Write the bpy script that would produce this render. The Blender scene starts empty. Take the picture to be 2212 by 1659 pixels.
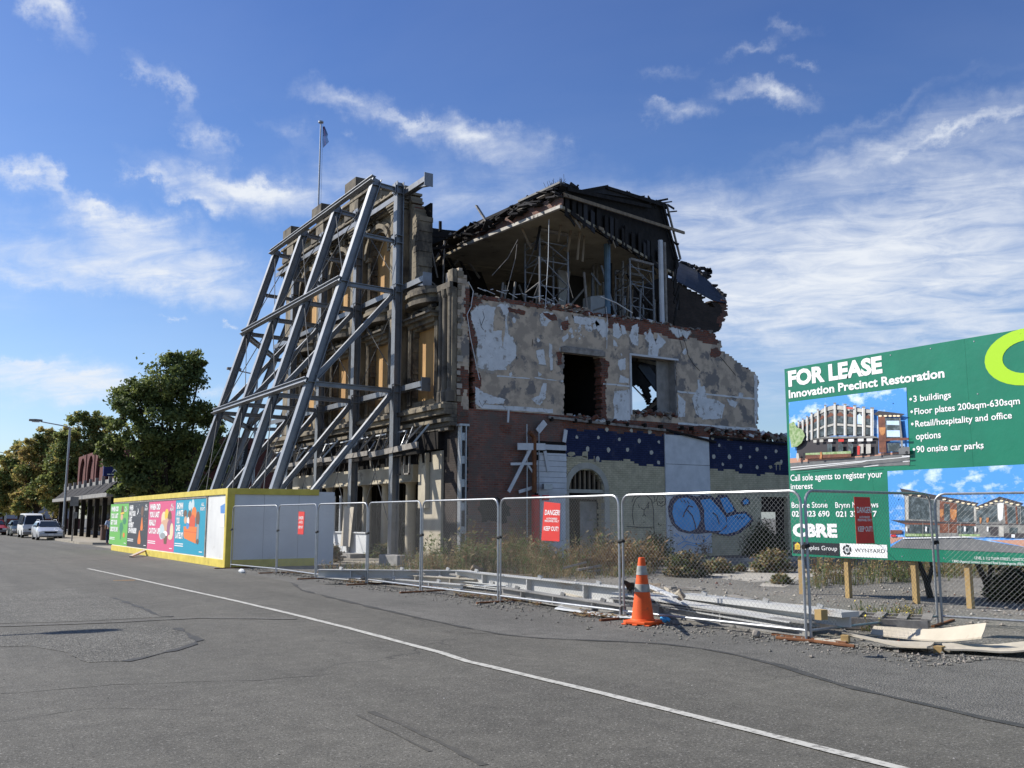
import bpy, bmesh, math, random
from mathutils import Vector, Matrix, noise as mnoise
random.seed(7)
R = math.radians
sc = bpy.context.scene
COL = sc.collection

# ---------------------------------------------------------------- camera
# street frame: +Y runs down the street, +X towards the ruined building, z up; metres
FPX, CX, CY = 2020.0, 1106.0, 829.5
AZ, PITCH, EYE = R(32.7), math.atan(288.5 / 2020.0), 1.65
cd = bpy.data.cameras.new('camera'); cam = bpy.data.objects.new('camera', cd); COL.objects.link(cam)
cam.location = (0, 0, EYE); cam.rotation_euler = (R(90) + PITCH, 0, -AZ)
cd.sensor_width = 36; cd.lens = FPX / 2212 * 36; cd.clip_end = 3000; cd.clip_start = .1
sc.camera = cam

# ---------------------------------------------------------------- light
SUN_AZ, SUN_EL = R(42), R(39)       # azimuth measured from +Y towards -X
sd = bpy.data.lights.new('sun', 'SUN'); sd.energy = 5.0; sd.angle = R(.5); sd.color = (1, .95, .87)
so = bpy.data.objects.new('sun', sd); COL.objects.link(so)
tosun = Vector((-math.sin(SUN_AZ) * math.cos(SUN_EL), math.cos(SUN_AZ) * math.cos(SUN_EL), math.sin(SUN_EL)))
so.rotation_euler = tosun.to_track_quat('Z', 'Y').to_euler(); so.location = (-30, 40, 40)
sc.view_settings.view_transform = 'Standard'; sc.view_settings.look = 'None'
sc.view_settings.exposure = 0.5; sc.view_settings.gamma = 1.0
sc.view_settings.use_curve_mapping = False
SKY_STRENGTH = .15

# measuring helpers: a pixel of the survey photo (2212 wide) meets a known plane of the site
FW = Vector((math.sin(AZ) * math.cos(PITCH), math.cos(AZ) * math.cos(PITCH), math.sin(PITCH)))
RT = Vector((math.cos(AZ), -math.sin(AZ), 0)); UP = RT.cross(FW)
EYEP = Vector((0, 0, EYE))
def ray(u, v): return FW + RT * ((u - CX) / FPX) + UP * ((CY - v) / FPX)
def G(u, v, z=0.0):
    d = ray(u, v); return EYEP + d * ((z - EYE) / d.z)
def PX(u, v, x):
    d = ray(u, v); return EYEP + d * (x / d.x)
def PY(u, v, y):
    d = ray(u, v); return EYEP + d * (y / d.y)
def PN(u, v, p, n):
    d = ray(u, v); n = Vector(n); return EYEP + d * ((Vector(p) - EYEP).dot(n) / d.dot(n))
def crop(x0, y0, k): return lambda x, y: (x0 + k * x, y0 + k * y)
c3 = crop(881.0, 338.9, .337); c4 = crop(914.9, 779.4, .36765); c6 = crop(1626.5, 677.7, .4494)
cw = crop(1016.6, 881.0, .30638); cp = crop(203.3, 1057.2, .1287); cl = crop(1626.5, 1152.1, .2647)
c5 = crop(1287.7, 1152.1, .2451); cm = crop(474.4, 1118.2, .3677)

# ---------------------------------------------------------------- nodes
def nd(nt, t, **k):
    n = nt.nodes.new(t)
    for a, b in k.items():
        if a.startswith('i_'): n.inputs[a[2:].replace('_', ' ')].default_value = b
        else: setattr(n, a, b)
    return n
def lk(nt, a, b): nt.links.new(a, b)
def c4t(c): return (c[0], c[1], c[2], 1)

# ---------------------------------------------------------------- world: sky with wind-drawn cloud
w = bpy.data.worlds.new('World'); sc.world = w; w.use_nodes = True
nt = w.node_tree; nt.nodes.clear()
out = nd(nt, 'ShaderNodeOutputWorld'); bg = nd(nt, 'ShaderNodeBackground')
sky = nd(nt, 'ShaderNodeTexSky'); sky.sky_type = 'NISHITA'; sky.sun_disc = False
sky.sun_elevation = SUN_EL; sky.sun_rotation = -SUN_AZ; sky.air_density = 1.0; sky.dust_density = 1.0; sky.ozone_density = 2.5
hs = nd(nt, 'ShaderNodeHueSaturation'); hs.inputs['Saturation'].default_value = 1.12; hs.inputs['Value'].default_value = 1.0
lk(nt, sky.outputs[0], hs.inputs['Color'])
tc = nd(nt, 'ShaderNodeTexCoord'); sx = nd(nt, 'ShaderNodeSeparateXYZ'); lk(nt, tc.outputs['Generated'], sx.inputs[0])
def mth(op, a, b=None, c=None, clamp=False, t=None):
    t = t or nt
    n = t.nodes.new('ShaderNodeMath'); n.operation = op; n.use_clamp = clamp
    for i, x in enumerate((a, b, c)):
        if x is None: continue
        if isinstance(x, (int, float)): n.inputs[i].default_value = x
        else: t.links.new(x, n.inputs[i])
    return n.outputs[0]
X_, Y_, Z_ = sx.outputs
ca, sa = math.cos(AZ), math.sin(AZ)
ax = mth('ADD', mth('MULTIPLY', X_, ca), mth('MULTIPLY', Y_, -sa)); ay = mth('ADD', mth('MULTIPLY', X_, sa), mth('MULTIPLY', Y_, ca))
az_ = mth('MULTIPLY', mth('ARCTAN2', ax, ay), 180 / math.pi); el_ = mth('MULTIPLY', mth('ARCSINE', Z_), 180 / math.pi)
cv = nd(nt, 'ShaderNodeCombineXYZ'); lk(nt, az_, cv.inputs[0]); lk(nt, el_, cv.inputs[1])
def azel(u, v):
    d = ray(u, v).normalized()
    return math.degrees(math.atan2(d.x * ca - d.y * sa, d.x * sa + d.y * ca)), math.degrees(math.asin(d.z))
# warp the lookup so that no patch keeps a smooth edge
wn = nd(nt, 'ShaderNodeTexNoise', i_Scale=.28, i_Detail=7.0, i_Roughness=.65); lk(nt, cv.outputs[0], wn.inputs['Vector'])
wv = nd(nt, 'ShaderNodeVectorMath', operation='SUBTRACT'); lk(nt, wn.outputs['Color'], wv.inputs[0]); wv.inputs[1].default_value = (.5, .5, .5)
ws = nd(nt, 'ShaderNodeVectorMath', operation='MULTIPLY'); lk(nt, wv.outputs[0], ws.inputs[0]); ws.inputs[1].default_value = (9, 4.2, 0)
wa = nd(nt, 'ShaderNodeVectorMath', operation='ADD'); lk(nt, cv.outputs[0], wa.inputs[0]); lk(nt, ws.outputs[0], wa.inputs[1])
CLOUDS = [(750,225,110,30,10,.9),(1020,295,160,34,5,1.0),(460,305,52,28,25,.75),(375,190,90,22,32,.65),(115,25,75,42,38,.95),
 (350,590,260,48,4,1.15),(320,505,190,42,6,1.0),(130,425,140,30,25,.5),(470,385,190,32,6,.7),(560,440,220,40,5,.85),(740,385,130,50,0,.6),
 (1650,215,115,22,8,.9),(1465,235,70,24,14,.75),(1640,105,60,13,-5,.45),(1450,150,70,13,0,.45),
 (1780,520,400,150,-6,.66),(2080,420,270,90,-12,.66),(1650,670,350,150,0,.68),(2110,660,320,140,-5,.78),(1500,480,200,90,0,.4),(1350,420,240,60,6,.45),(1000,430,190,90,0,.6),
 (100,800,190,20,2,.75),(60,775,120,14,-3,.6),(160,840,200,26,2,.9),(455,830,55,12,0,.7),(345,678,22,6,5,.7),(510,693,22,6,5,.7),
 (1150,345,100,30,0,.4),(640,290,50,30,20,.4),(1720,70,50,12,10,.35),(80,600,120,16,5,.5),(1960,300,260,40,-14,.6),(260,880,240,20,0,.5),(1250,850,900,60,0,.35),(2700,500,420,200,-5,.6),(-500,500,500,120,0,.7),(-600,150,300,100,20,.5),(2600,100,400,60,-10,.5),(1700,55,40,10,10,.4),(1735,135,50,10,10,.45),(1440,210,30,10,20,.4),(1560,180,40,9,0,.35),(300,385,60,14,15,.6),(420,440,60,20,10,.6),(540,415,60,14,5,.5),(60,370,110,16,20,.55),(200,455,60,10,10,.6),(900,270,60,10,8,.4),(1900,250,220,16,-14,.45),(2060,290,160,12,-12,.5),(570,250,40,12,20,.3),(770,300,30,12,10,.35)]
acc = None
FILL_CLOUDS = [(180, 40, 75, 32, 0, .7), (-180, 40, 75, 32, 0, .7), (110, 38, 55, 28, 10, .55)]  # unseen cloud banks added behind the camera to fill the shaded wall
for (u, v, rx, ry, rot, s) in CLOUDS + FILL_CLOUDS:
    deg = (u, v, rx, ry, rot, s) in FILL_CLOUDS
    a0, e0 = (u, v) if deg else azel(u, v)
    mp = nd(nt, 'ShaderNodeMapping', vector_type='TEXTURE'); lk(nt, wa.outputs[0], mp.inputs['Vector'])
    mp.inputs['Location'].default_value = (a0, e0, 0); mp.inputs['Rotation'].default_value = (0, 0, R(-rot))
    k = 1.0 if deg else 1.4 / FPX * 57.3
    mp.inputs['Scale'].default_value = (rx * k, ry * k, 1)
    gt = nd(nt, 'ShaderNodeTexGradient', gradient_type='SPHERICAL'); lk(nt, mp.outputs[0], gt.inputs[0])
    acc = mth('MULTIPLY_ADD', gt.outputs['Fac'], s, acc if acc is not None else 0.0)
den = mth('ADD', mth('MAXIMUM', Z_, 0.0), .16)
px_ = mth('DIVIDE', ax, den); py_ = mth('DIVIDE', ay, den)
cn = nd(nt, 'ShaderNodeCombineXYZ'); lk(nt, mth('MULTIPLY', px_, 1.0), cn.inputs[0]); lk(nt, mth('MULTIPLY_ADD', px_, .3, mth('MULTIPLY', py_, 1.75)), cn.inputs[1])
n1 = nd(nt, 'ShaderNodeTexNoise', i_Scale=5.5, i_Detail=12.0, i_Roughness=.64, i_Distortion=.6); lk(nt, cn.outputs[0], n1.inputs['Vector'])
n2 = nd(nt, 'ShaderNodeTexNoise', i_Scale=1.3, i_Detail=5.0, i_Roughness=.55, i_Distortion=.3); lk(nt, cn.outputs[0], n2.inputs['Vector'])
nz = mth('ADD', mth('MULTIPLY', n1.outputs[0], .65), mth('MULTIPLY', n2.outputs[0], .35))
cov = mth('MULTIPLY', acc, mth('MULTIPLY_ADD', nz, 2.7, -.52))
mr = nd(nt, 'ShaderNodeMapRange', interpolation_type='SMOOTHSTEP'); lk(nt, cov, mr.inputs['Value'])
mr.inputs['From Min'].default_value = .0; mr.inputs['From Max'].default_value = 1.3; mr.inputs['To Max'].default_value = .92
# thin overall veil
hz = mth('MULTIPLY', mth('MULTIPLY_ADD', Z_, -3.0, .9, clamp=True), .16)
veil = mth('ADD', mr.outputs[0], mth('ADD', hz, mth('MULTIPLY_ADD', n2.outputs[0], .11, -.01)), clamp=True)
mixc = nd(nt, 'ShaderNodeMixRGB'); lk(nt, veil, mixc.inputs['Fac']); tint = nd(nt, 'ShaderNodeMixRGB', blend_type='MULTIPLY'); tint.inputs[0].default_value = 1; 
tr_ = nd(nt, 'ShaderNodeMapRange'); lk(nt, Z_, tr_.inputs['Value']); tr_.inputs['From Min'].default_value = .02; tr_.inputs['From Max'].default_value = .5
tm = nd(nt, 'ShaderNodeMixRGB'); lk(nt, tr_.outputs[0], tm.inputs[0]); tm.inputs[1].default_value = (.53, .62, .73, 1); tm.inputs[2].default_value = (.265, .385, .60, 1); lk(nt, tm.outputs[0], tint.inputs[2])
lk(nt, hs.outputs[0], tint.inputs[1]); lk(nt, tint.outputs[0], mixc.inputs[1])
mixc.inputs[2].default_value = (4.0, 4.2, 4.5, 1)
lk(nt, mixc.outputs[0], bg.inputs['Color']); bg.inputs['Strength'].default_value = SKY_STRENGTH
lk(nt, bg.outputs[0], out.inputs[0])

# ---------------------------------------------------------------- materials
MATS = {}
def mat(name, c, c2=None, scale=3.0, rough=.8, metal=0.0, bump=0.0, bscale=None, detail=6.0, lo=.35, hi=.65, c3_=None, s3=1.0, lo3=.55, hi3=.62, stretch=None, spec=.3, transl=0.0):
    """mottled procedural paint / stone / dirt: base colour c drifting to c2, with stains of c3_"""
    m = bpy.data.materials.new(name); m.use_nodes = True; t = m.node_tree; t.nodes.clear()
    o = nd(t, 'ShaderNodeOutputMaterial'); b = nd(t, 'ShaderNodeBsdfPrincipled')
    b.inputs['Roughness'].default_value = rough; b.inputs['Metallic'].default_value = metal; b.inputs['Specular IOR Level'].default_value = spec
    lk(t, b.outputs[0], o.inputs[0])
    tcn = nd(t, 'ShaderNodeTexCoord'); vec = tcn.outputs['Object']
    if stretch:
        mp = nd(t, 'ShaderNodeMapping'); mp.inputs['Scale'].default_value = stretch; lk(t, vec, mp.inputs[0]); vec = mp.outputs[0]
    col = None
    if c2:
        n = nd(t, 'ShaderNodeTexNoise', i_Scale=scale, i_Detail=detail, i_Roughness=.62); lk(t, vec, n.inputs['Vector'])
        r = nd(t, 'ShaderNodeMapRange'); lk(t, n.outputs[0], r.inputs['Value']); r.inputs['From Min'].default_value = lo; r.inputs['From Max'].default_value = hi
        mx = nd(t, 'ShaderNodeMixRGB'); lk(t, r.outputs[0], mx.inputs[0]); mx.inputs[1].default_value = c4t(c); mx.inputs[2].default_value = c4t(c2); col = mx.outputs[0]
    if c3_:
        n = nd(t, 'ShaderNodeTexNoise', i_Scale=s3, i_Detail=7.0, i_Roughness=.65); lk(t, vec, n.inputs['Vector'])
        r = nd(t, 'ShaderNodeMapRange'); lk(t, n.outputs[0], r.inputs['Value']); r.inputs['From Min'].default_value = lo3; r.inputs['From Max'].default_value = hi3
        mx = nd(t, 'ShaderNodeMixRGB'); lk(t, r.outputs[0], mx.inputs[0]); mx.inputs[2].default_value = c4t(c3_)
        if col: lk(t, col, mx.inputs[1])
        else: mx.inputs[1].default_value = c4t(c)
        col = mx.outputs[0]
    if col: lk(t, col, b.inputs['Base Color'])
    else: b.inputs['Base Color'].default_value = c4t(c)
    if bump:
        n = nd(t, 'ShaderNodeTexNoise', i_Scale=bscale or scale * 4, i_Detail=5.0, i_Roughness=.6); lk(t, tcn.outputs['Object'], n.inputs['Vector'])
        bm_ = nd(t, 'ShaderNodeBump', i_Strength=bump, i_Distance=.02); lk(t, n.outputs[0], bm_.inputs['Height']); lk(t, bm_.outputs[0], b.inputs['Normal'])
    if transl:
        tr = nd(t, 'ShaderNodeBsdfTranslucent'); ms = nd(t, 'ShaderNodeMixShader'); ms.inputs[0].default_value = transl
        if col: lk(t, col, tr.inputs[0])
        else: tr.inputs[0].default_value = c4t(c)
        lk(t, b.outputs[0], ms.inputs[1]); lk(t, tr.outputs[0], ms.inputs[2]); lk(t, ms.outputs[0], o.inputs[0])
    MATS[name] = m; return m

def brick(name, a, b_, mortar, stain=None, s_lo=.5, s_hi=.62, s_scale=.9, msize=.012, bumpd=.008, rough=.85):
    m = bpy.data.materials.new(name); m.use_nodes = True; t = m.node_tree; t.nodes.clear()
    o = nd(t, 'ShaderNodeOutputMaterial'); b = nd(t, 'ShaderNodeBsdfPrincipled'); b.inputs['Roughness'].default_value = rough; b.inputs['Specular IOR Level'].default_value = .2
    lk(t, b.outputs[0], o.inputs[0])
    tcn = nd(t, 'ShaderNodeTexCoord'); s = nd(t, 'ShaderNodeSeparateXYZ'); lk(t, tcn.outputs['Object'], s.inputs[0])
    cb = nd(t, 'ShaderNodeCombineXYZ'); lk(t, mth('ADD', s.outputs[0], s.outputs[1], t=t), cb.inputs[0]); lk(t, s.outputs[2], cb.inputs[1])
    bt = nd(t, 'ShaderNodeTexBrick', i_Scale=1.0, i_Bias=-.1); lk(t, cb.outputs[0], bt.inputs['Vector'])
    bt.inputs['Brick Width'].default_value = .235; bt.inputs['Row Height'].default_value = .086; bt.inputs['Mortar Size'].default_value = msize; bt.inputs['Mortar Smooth'].default_value = .3
    bt.inputs['Color1'].default_value = c4t(a); bt.inputs['Color2'].default_value = c4t(b_); bt.inputs['Mortar'].default_value = c4t(mortar)
    col = bt.outputs['Color']
    nn = nd(t, 'ShaderNodeTexNoise', i_Scale=2.2, i_Detail=8.0, i_Roughness=.7); lk(t, tcn.outputs['Object'], nn.inputs['Vector'])
    hv = nd(t, 'ShaderNodeHueSaturation'); lk(t, col, hv.inputs['Color']); lk(t, mth('MULTIPLY_ADD', nn.outputs[0], 1.3, .35, t=t), hv.inputs['Value']); col = hv.outputs[0]
    if stain:
        n = nd(t, 'ShaderNodeTexNoise', i_Scale=s_scale, i_Detail=8.0, i_Roughness=.68); lk(t, tcn.outputs['Object'], n.inputs['Vector'])
        r = nd(t, 'ShaderNodeMapRange'); lk(t, n.outputs[0], r.inputs['Value']); r.inputs['From Min'].default_value = s_lo; r.inputs['From Max'].default_value = s_hi
        mx = nd(t, 'ShaderNodeMixRGB'); lk(t, r.outputs[0], mx.inputs[0]); lk(t, col, mx.inputs[1]); mx.inputs[2].default_value = c4t(stain); col = mx.outputs[0]
    lk(t, col, b.inputs['Base Color'])
    bp = nd(t, 'ShaderNodeBump', i_Strength=.8, i_Distance=bumpd, invert=True); lk(t, bt.outputs['Fac'], bp.inputs['Height']); lk(t, bp.outputs[0], b.inputs['Normal'])
    MATS[name] = m; return m

def asphalt(name, base, light, speck, agg=90.0, blot=.5, bump=.22, crack=True, sdens=.64):
    m = bpy.data.materials.new(name); m.use_nodes = True; t = m.node_tree; t.nodes.clear()
    o = nd(t, 'ShaderNodeOutputMaterial'); b = nd(t, 'ShaderNodeBsdfPrincipled'); b.inputs['Roughness'].default_value = .82; b.inputs['Specular IOR Level'].default_value = .25
    lk(t, b.outputs[0], o.inputs[0])
    tcn = nd(t, 'ShaderNodeTexCoord'); P = tcn.outputs['Object']
    n = nd(t, 'ShaderNodeTexNoise', i_Scale=blot, i_Detail=9.0, i_Roughness=.68); lk(t, P, n.inputs['Vector'])
    r = nd(t, 'ShaderNodeMapRange'); lk(t, n.outputs[0], r.inputs['Value']); r.inputs['From Min'].default_value = .3; r.inputs['From Max'].default_value = .7
    mx = nd(t, 'ShaderNodeMixRGB'); lk(t, r.outputs[0], mx.inputs[0]); mx.inputs[1].default_value = c4t(base); mx.inputs[2].default_value = c4t(light)
    # tyre-track streaks along the street
    mp = nd(t, 'ShaderNodeMapping'); mp.inputs['Scale'].default_value = (1.1, .05, 1); lk(t, P, mp.inputs[0])
    n3 = nd(t, 'ShaderNodeTexNoise', i_Scale=1.0, i_Detail=5.0, i_Roughness=.6); lk(t, mp.outputs[0], n3.inputs['Vector'])
    mx3 = nd(t, 'ShaderNodeMixRGB', blend_type='MULTIPLY'); mx3.inputs[0].default_value = .45; lk(t, mx.outputs[0], mx3.inputs[1])
    cr3 = nd(t, 'ShaderNodeMapRange'); lk(t, n3.outputs[0], cr3.inputs['Value']); cr3.inputs['From Min'].default_value = .3; cr3.inputs['From Max'].default_value = .7; cr3.inputs['To Min'].default_value = .6; cr3.inputs['To Max'].default_value = 1.25
    lk(t, cr3.outputs[0], mx3.inputs[2])
    v = nd(t, 'ShaderNodeTexVoronoi', i_Scale=agg); lk(t, P, v.inputs['Vector'])
    n4 = nd(t, 'ShaderNodeTexNoise', i_Scale=agg * .55, i_Detail=3.0, i_Roughness=.7); lk(t, P, n4.inputs['Vector'])
    sp = nd(t, 'ShaderNodeMapRange'); lk(t, n4.outputs[0], sp.inputs['Value']); sp.inputs['From Min'].default_value = sdens; sp.inputs['From Max'].default_value = sdens + .08; sp.inputs['To Max'].default_value = .9
    mx2 = nd(t, 'ShaderNodeMixRGB'); lk(t, sp.outputs[0], mx2.inputs[0]); lk(t, mx3.outputs[0], mx2.inputs[1]); mx2.inputs[2].default_value = c4t(speck)
    dk = nd(t, 'ShaderNodeMapRange'); lk(t, n4.outputs[0], dk.inputs['Value']); dk.inputs['From Min'].default_value = .43; dk.inputs['From Max'].default_value = .36; dk.inputs['To Max'].default_value = .65
    mx4 = nd(t, 'ShaderNodeMixRGB'); lk(t, dk.outputs[0], mx4.inputs[0]); lk(t, mx2.outputs[0], mx4.inputs[1]); mx4.inputs[2].default_value = c4t([x * .35 for x in base])
    gr = nd(t, 'ShaderNodeTexNoise', i_Scale=agg * .8, i_Detail=4.0, i_Roughness=.75); lk(t, P, gr.inputs['Vector'])
    md_ = nd(t, 'ShaderNodeTexNoise', i_Scale=4.5, i_Detail=6.0, i_Roughness=.7); lk(t, P, md_.inputs['Vector'])
    gv = mth('ADD', mth('MULTIPLY_ADD', gr.outputs[0], 1.1, .45, t=t), mth('MULTIPLY_ADD', md_.outputs[0], .9, -.45, t=t), t=t)
    hv = nd(t, 'ShaderNodeHueSaturation'); lk(t, mx4.outputs[0], hv.inputs['Color']); lk(t, gv, hv.inputs['Value'])
    col = hv.outputs[0]
    if crack:
        mpw = nd(t, 'ShaderNodeTexNoise', i_Scale=.9, i_Detail=4.0); lk(t, P, mpw.inputs['Vector'])
        vm = nd(t, 'ShaderNodeVectorMath', operation='MULTIPLY_ADD'); lk(t, mpw.outputs['Color'], vm.inputs[0]); vm.inputs[1].default_value = (1.6, 1.6, 0); lk(t, P, vm.inputs[2])
        vc = nd(t, 'ShaderNodeTexVoronoi', feature='DISTANCE_TO_EDGE', i_Scale=.23); lk(t, vm.outputs[0], vc.inputs['Vector'])
        cr = nd(t, 'ShaderNodeMapRange'); lk(t, vc.outputs['Distance'], cr.inputs['Value']); cr.inputs['From Min'].default_value = .0; cr.inputs['From Max'].default_value = .004; cr.inputs['To Min'].default_value = .55; cr.inputs['To Max'].default_value = 0
        msk = nd(t, 'ShaderNodeTexNoise', i_Scale=.22, i_Detail=2.0); lk(t, P, msk.inputs['Vector'])
        mk = nd(t, 'ShaderNodeMapRange'); lk(t, msk.outputs[0], mk.inputs['Value']); mk.inputs['From Min'].default_value = .5; mk.inputs['From Max'].default_value = .58
        mx5 = nd(t, 'ShaderNodeMixRGB'); lk(t, mth('MULTIPLY', cr.outputs[0], mk.outputs[0], t=t), mx5.inputs[0]); lk(t, col, mx5.inputs[1]); mx5.inputs[2].default_value = (.012, .012, .013, 1); col = mx5.outputs[0]
    lk(t, col, b.inputs['Base Color'])
    bp = nd(t, 'ShaderNodeBump', i_Strength=bump, i_Distance=.012); lk(t, v.outputs['Distance'], bp.inputs['Height']); lk(t, bp.outputs[0], b.inputs['Normal'])
    MATS[name] = m; return m

asphalt('road_seal', (.084, .080, .069), (.120, .114, .097), (.23, .22, .20), agg=75, sdens=.585)
asphalt('shoulder', (.10, .097, .088), (.15, .144, .13), (.26, .25, .225), agg=60, bump=.8, crack=False, sdens=.58)
asphalt('chipseal', (.085, .082, .072), (.14, .134, .118), (.25, .24, .21), agg=42, bump=1.0, crack=False, sdens=.56)
asphalt('lot', (.12, .115, .10), (.20, .185, .155), (.33, .31, .27), agg=38, blot=.35, bump=1.0, crack=False, sdens=.55)
mat('bitumen', (.040, .040, .038), (.07, .068, .062), 6, .7)
mat('tyre_mark', (.058, .056, .050), (.085, .081, .07), 7, .8)
mat('line_paint', (.44, .43, .39), (.15, .145, .13), 14, .8, lo=.5, hi=.68, detail=10)
mat('line_orange', (.62, .30, .05), (.35, .2, .06), 9, .7, lo=.5, hi=.7)
mat('concrete', (.42, .39, .33), (.30, .28, .24), 1.3, .9, bump=.3, c3_=(.2, .19, .17), s3=.6)
mat('footpath', (.33, .29, .23), (.24, .22, .18), 1.0, .9)
mat('concrete_grey', (.30, .29, .27), (.20, .195, .185), 3, .9, bump=.3)
mat('steel_grey', (.24, .25, .262), (.165, .174, .186), 2.5, .46, .55, lo=.3, hi=.75, c3_=(.15, .12, .10), s3=2.6, lo3=.58, hi3=.75, spec=.4)
mat('cable_dark', (.11, .115, .12), (.075, .078, .082), 5, .7, spec=.2)
mat('galv', (.40, .41, .42), (.30, .31, .32), 14, .38, .55)
mat('galv_wire', (.20, .205, .205), None, rough=.5, metal=.2)
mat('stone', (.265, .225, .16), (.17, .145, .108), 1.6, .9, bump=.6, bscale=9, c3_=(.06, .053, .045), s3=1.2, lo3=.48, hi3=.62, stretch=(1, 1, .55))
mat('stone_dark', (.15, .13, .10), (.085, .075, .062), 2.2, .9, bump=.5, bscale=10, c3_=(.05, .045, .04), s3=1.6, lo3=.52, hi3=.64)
mat('plywood', (.50, .30, .115), (.38, .215, .085), 2.0, .75, stretch=(1, 1, .25), detail=8, c3_=(.24, .13, .06), s3=1.6, lo3=.6, hi3=.72)
mat('ply_red', (.26, .10, .055), (.19, .08, .05), 2.0, .8)
mat('scaf', (.26, .265, .27), (.18, .18, .185), 8, .5, .3)
mat('plaster', (.52, .425, .32), (.36, .30, .235), 1.6, .92, bump=.35, bscale=22, lo=.46, hi=.55, c3_=(.20, .185, .17), s3=1.1, lo3=.535, hi3=.575, detail=12)
mat('white_flake', (.70, .72, .72), (.55, .57, .57), 2.5, .75, c3_=(.33, .31, .28), s3=3.5, lo3=.55, hi3=.63, detail=10, bump=.3, bscale=14)
mat('white_paint', (.62, .64, .65), (.5, .52, .53), 2.0, .6, c3_=(.28, .27, .25), s3=1.4, lo3=.66, hi3=.75)
mat('white_hoard', (.68, .68, .66), (.58, .58, .57), .8, .6, c3_=(.45, .44, .41), s3=2.2, lo3=.62, hi3=.72)
mat('yellow', (.66, .53, .10), (.52, .41, .07), 2.5, .6, c3_=(.3, .24, .08), s3=5, lo3=.66, hi3=.72)
mat('timber', (.26, .20, .13), (.15, .115, .08), 5, .85, stretch=(1, 1, .3))
mat('timber_grey', (.30, .28, .25), (.17, .155, .14), 5, .85)
mat('timber_dark', (.028, .025, .023), (.016, .015, .014), 3, .9, spec=.08)
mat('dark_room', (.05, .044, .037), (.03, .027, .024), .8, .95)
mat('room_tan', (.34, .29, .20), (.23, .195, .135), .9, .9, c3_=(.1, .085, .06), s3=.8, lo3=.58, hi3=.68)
mat('roof_iron', (.085, .095, .115), (.06, .066, .08), 1.5, .55, .2)
mat('roof_dark', (.045, .043, .045), (.026, .026, .028), 2.0, .85, spec=.1)
mat('post_timber', (.42, .29, .12), (.30, .20, .085), 4, .8, stretch=(1, 1, .2))
brick('brick_red', (.24, .10, .07), (.14, .065, .05), (.17, .145, .125), (.13, .105, .09), .42, .62, 1.6)
brick('brick_raw', (.22, .075, .045), (.13, .055, .04), (.13, .11, .095), (.10, .085, .07), .52, .66, 1.6, bumpd=.02)
brick('brick_cream', (.52, .46, .31), (.47, .42, .28), (.37, .33, .22), (.33, .29, .21), .56, .7)
brick('brick_navy', (.024, .034, .09), (.019, .028, .075), (.012, .016, .042), (.06, .06, .085), .56, .7, 2.2)
brick('brick_dark', (.05, .038, .032), (.035, .028, .025), (.04, .036, .033))
brick('brick_shop', (.15, .055, .05), (.12, .045, .04), (.10, .06, .055))
mat('star_white', (.55, .53, .45), (.42, .4, .34), 8, .8)
mat('gra_blue', (.08, .42, .80), (.05, .32, .68), 2, .7, c3_=(.14, .34, .60), s3=7, lo3=.6, hi3=.72)
mat('undercoat', (.40, .37, .315), (.33, .30, .255), 3, .9)
mat('arch_cream', (.44, .42, .35), (.36, .34, .28), 3, .8)
mat('gra_navy', (.022, .024, .07), None, rough=.6)
mat('gra_black', (.02, .022, .02), None, rough=.7)
mat('sign_green', (.006, .185, .105), (.005, .15, .086), .8, .33, spec=.5, bump=.5, bscale=1.6)
mat('beam_paint', (.50, .50, .48), (.40, .40, .385), 2.5, .7, c3_=(.30, .19, .10), s3=2.2, lo3=.6, hi3=.72, stretch=(1, .35, 1))
mat('sign_white', (.80, .80, .79), None, rough=.5)
mat('sign_lime', (.36, .62, .02), None, rough=.45)
mat('sign_black', (.02, .022, .026), None, rough=.45)
mat('danger_red', (.62, .045, .035), (.55, .04, .035), 3, .5)
mat('cone_orange', (.78, .115, .02), (.62, .085, .018), 5, .6, c3_=(.26, .075, .04), s3=8, lo3=.60, hi3=.74, detail=9)
mat('cone_grey', (.36, .36, .335), (.25, .25, .23), 9, .6, c3_=(.14, .13, .12), s3=14, lo3=.58, hi3=.7)
mat('weed_brown', (.24, .155, .075), (.15, .095, .048), 2, .9, transl=.25)
mat('weed_tan', (.34, .27, .14), (.24, .18, .09), 2, .9, transl=.25)
mat('weed_green', (.14, .17, .055), (.09, .12, .04), 2, .9, transl=.3)
mat('weed_dark', (.035, .048, .018), (.025, .035, .014), 2, .9, transl=.2)
mat('flower_yellow', (.65, .5, .06), None)
mat('leaf_dark', (.10, .135, .045), (.075, .105, .035), 1.5, .65, transl=.3)
mat('leaf_mid', (.155, .195, .06), (.11, .145, .045), 1.5, .65, transl=.3)
mat('leaf_light', (.26, .29, .09), (.2, .23, .07), 1.5, .65, transl=.5)
mat('leaf_autumn', (.42, .34, .11), (.32, .27, .085), 1.2, .7, transl=.5)
mat('leaf_rust', (.42, .29, .11), (.32, .235, .09), 1.2, .7, transl=.5)
mat('bark', (.06, .048, .036), (.035, .03, .024), 5, .9)
mat('glass_dark', (.02, .024, .028), None, rough=.12, spec=.6)
mat('rubber', (.02, .02, .02), None, rough=.8)
mat('car_silver', (.52, .54, .57), None, rough=.25, metal=.35, spec=.6)
mat('car_white', (.74, .74, .71), None, rough=.3, spec=.5)
mat('car_red', (.30, .03, .03), None, rough=.3, spec=.5)
mat('car_dark', (.03, .045, .045), None, rough=.25, spec=.6)
mat('chrome', (.7, .7, .7), None, rough=.15, metal=1.0)
mat('lamp_glass', (.75, .75, .72), None, rough=.2)
mat('rust', (.20, .085, .035), (.12, .05, .025), 5, .85)
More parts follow.
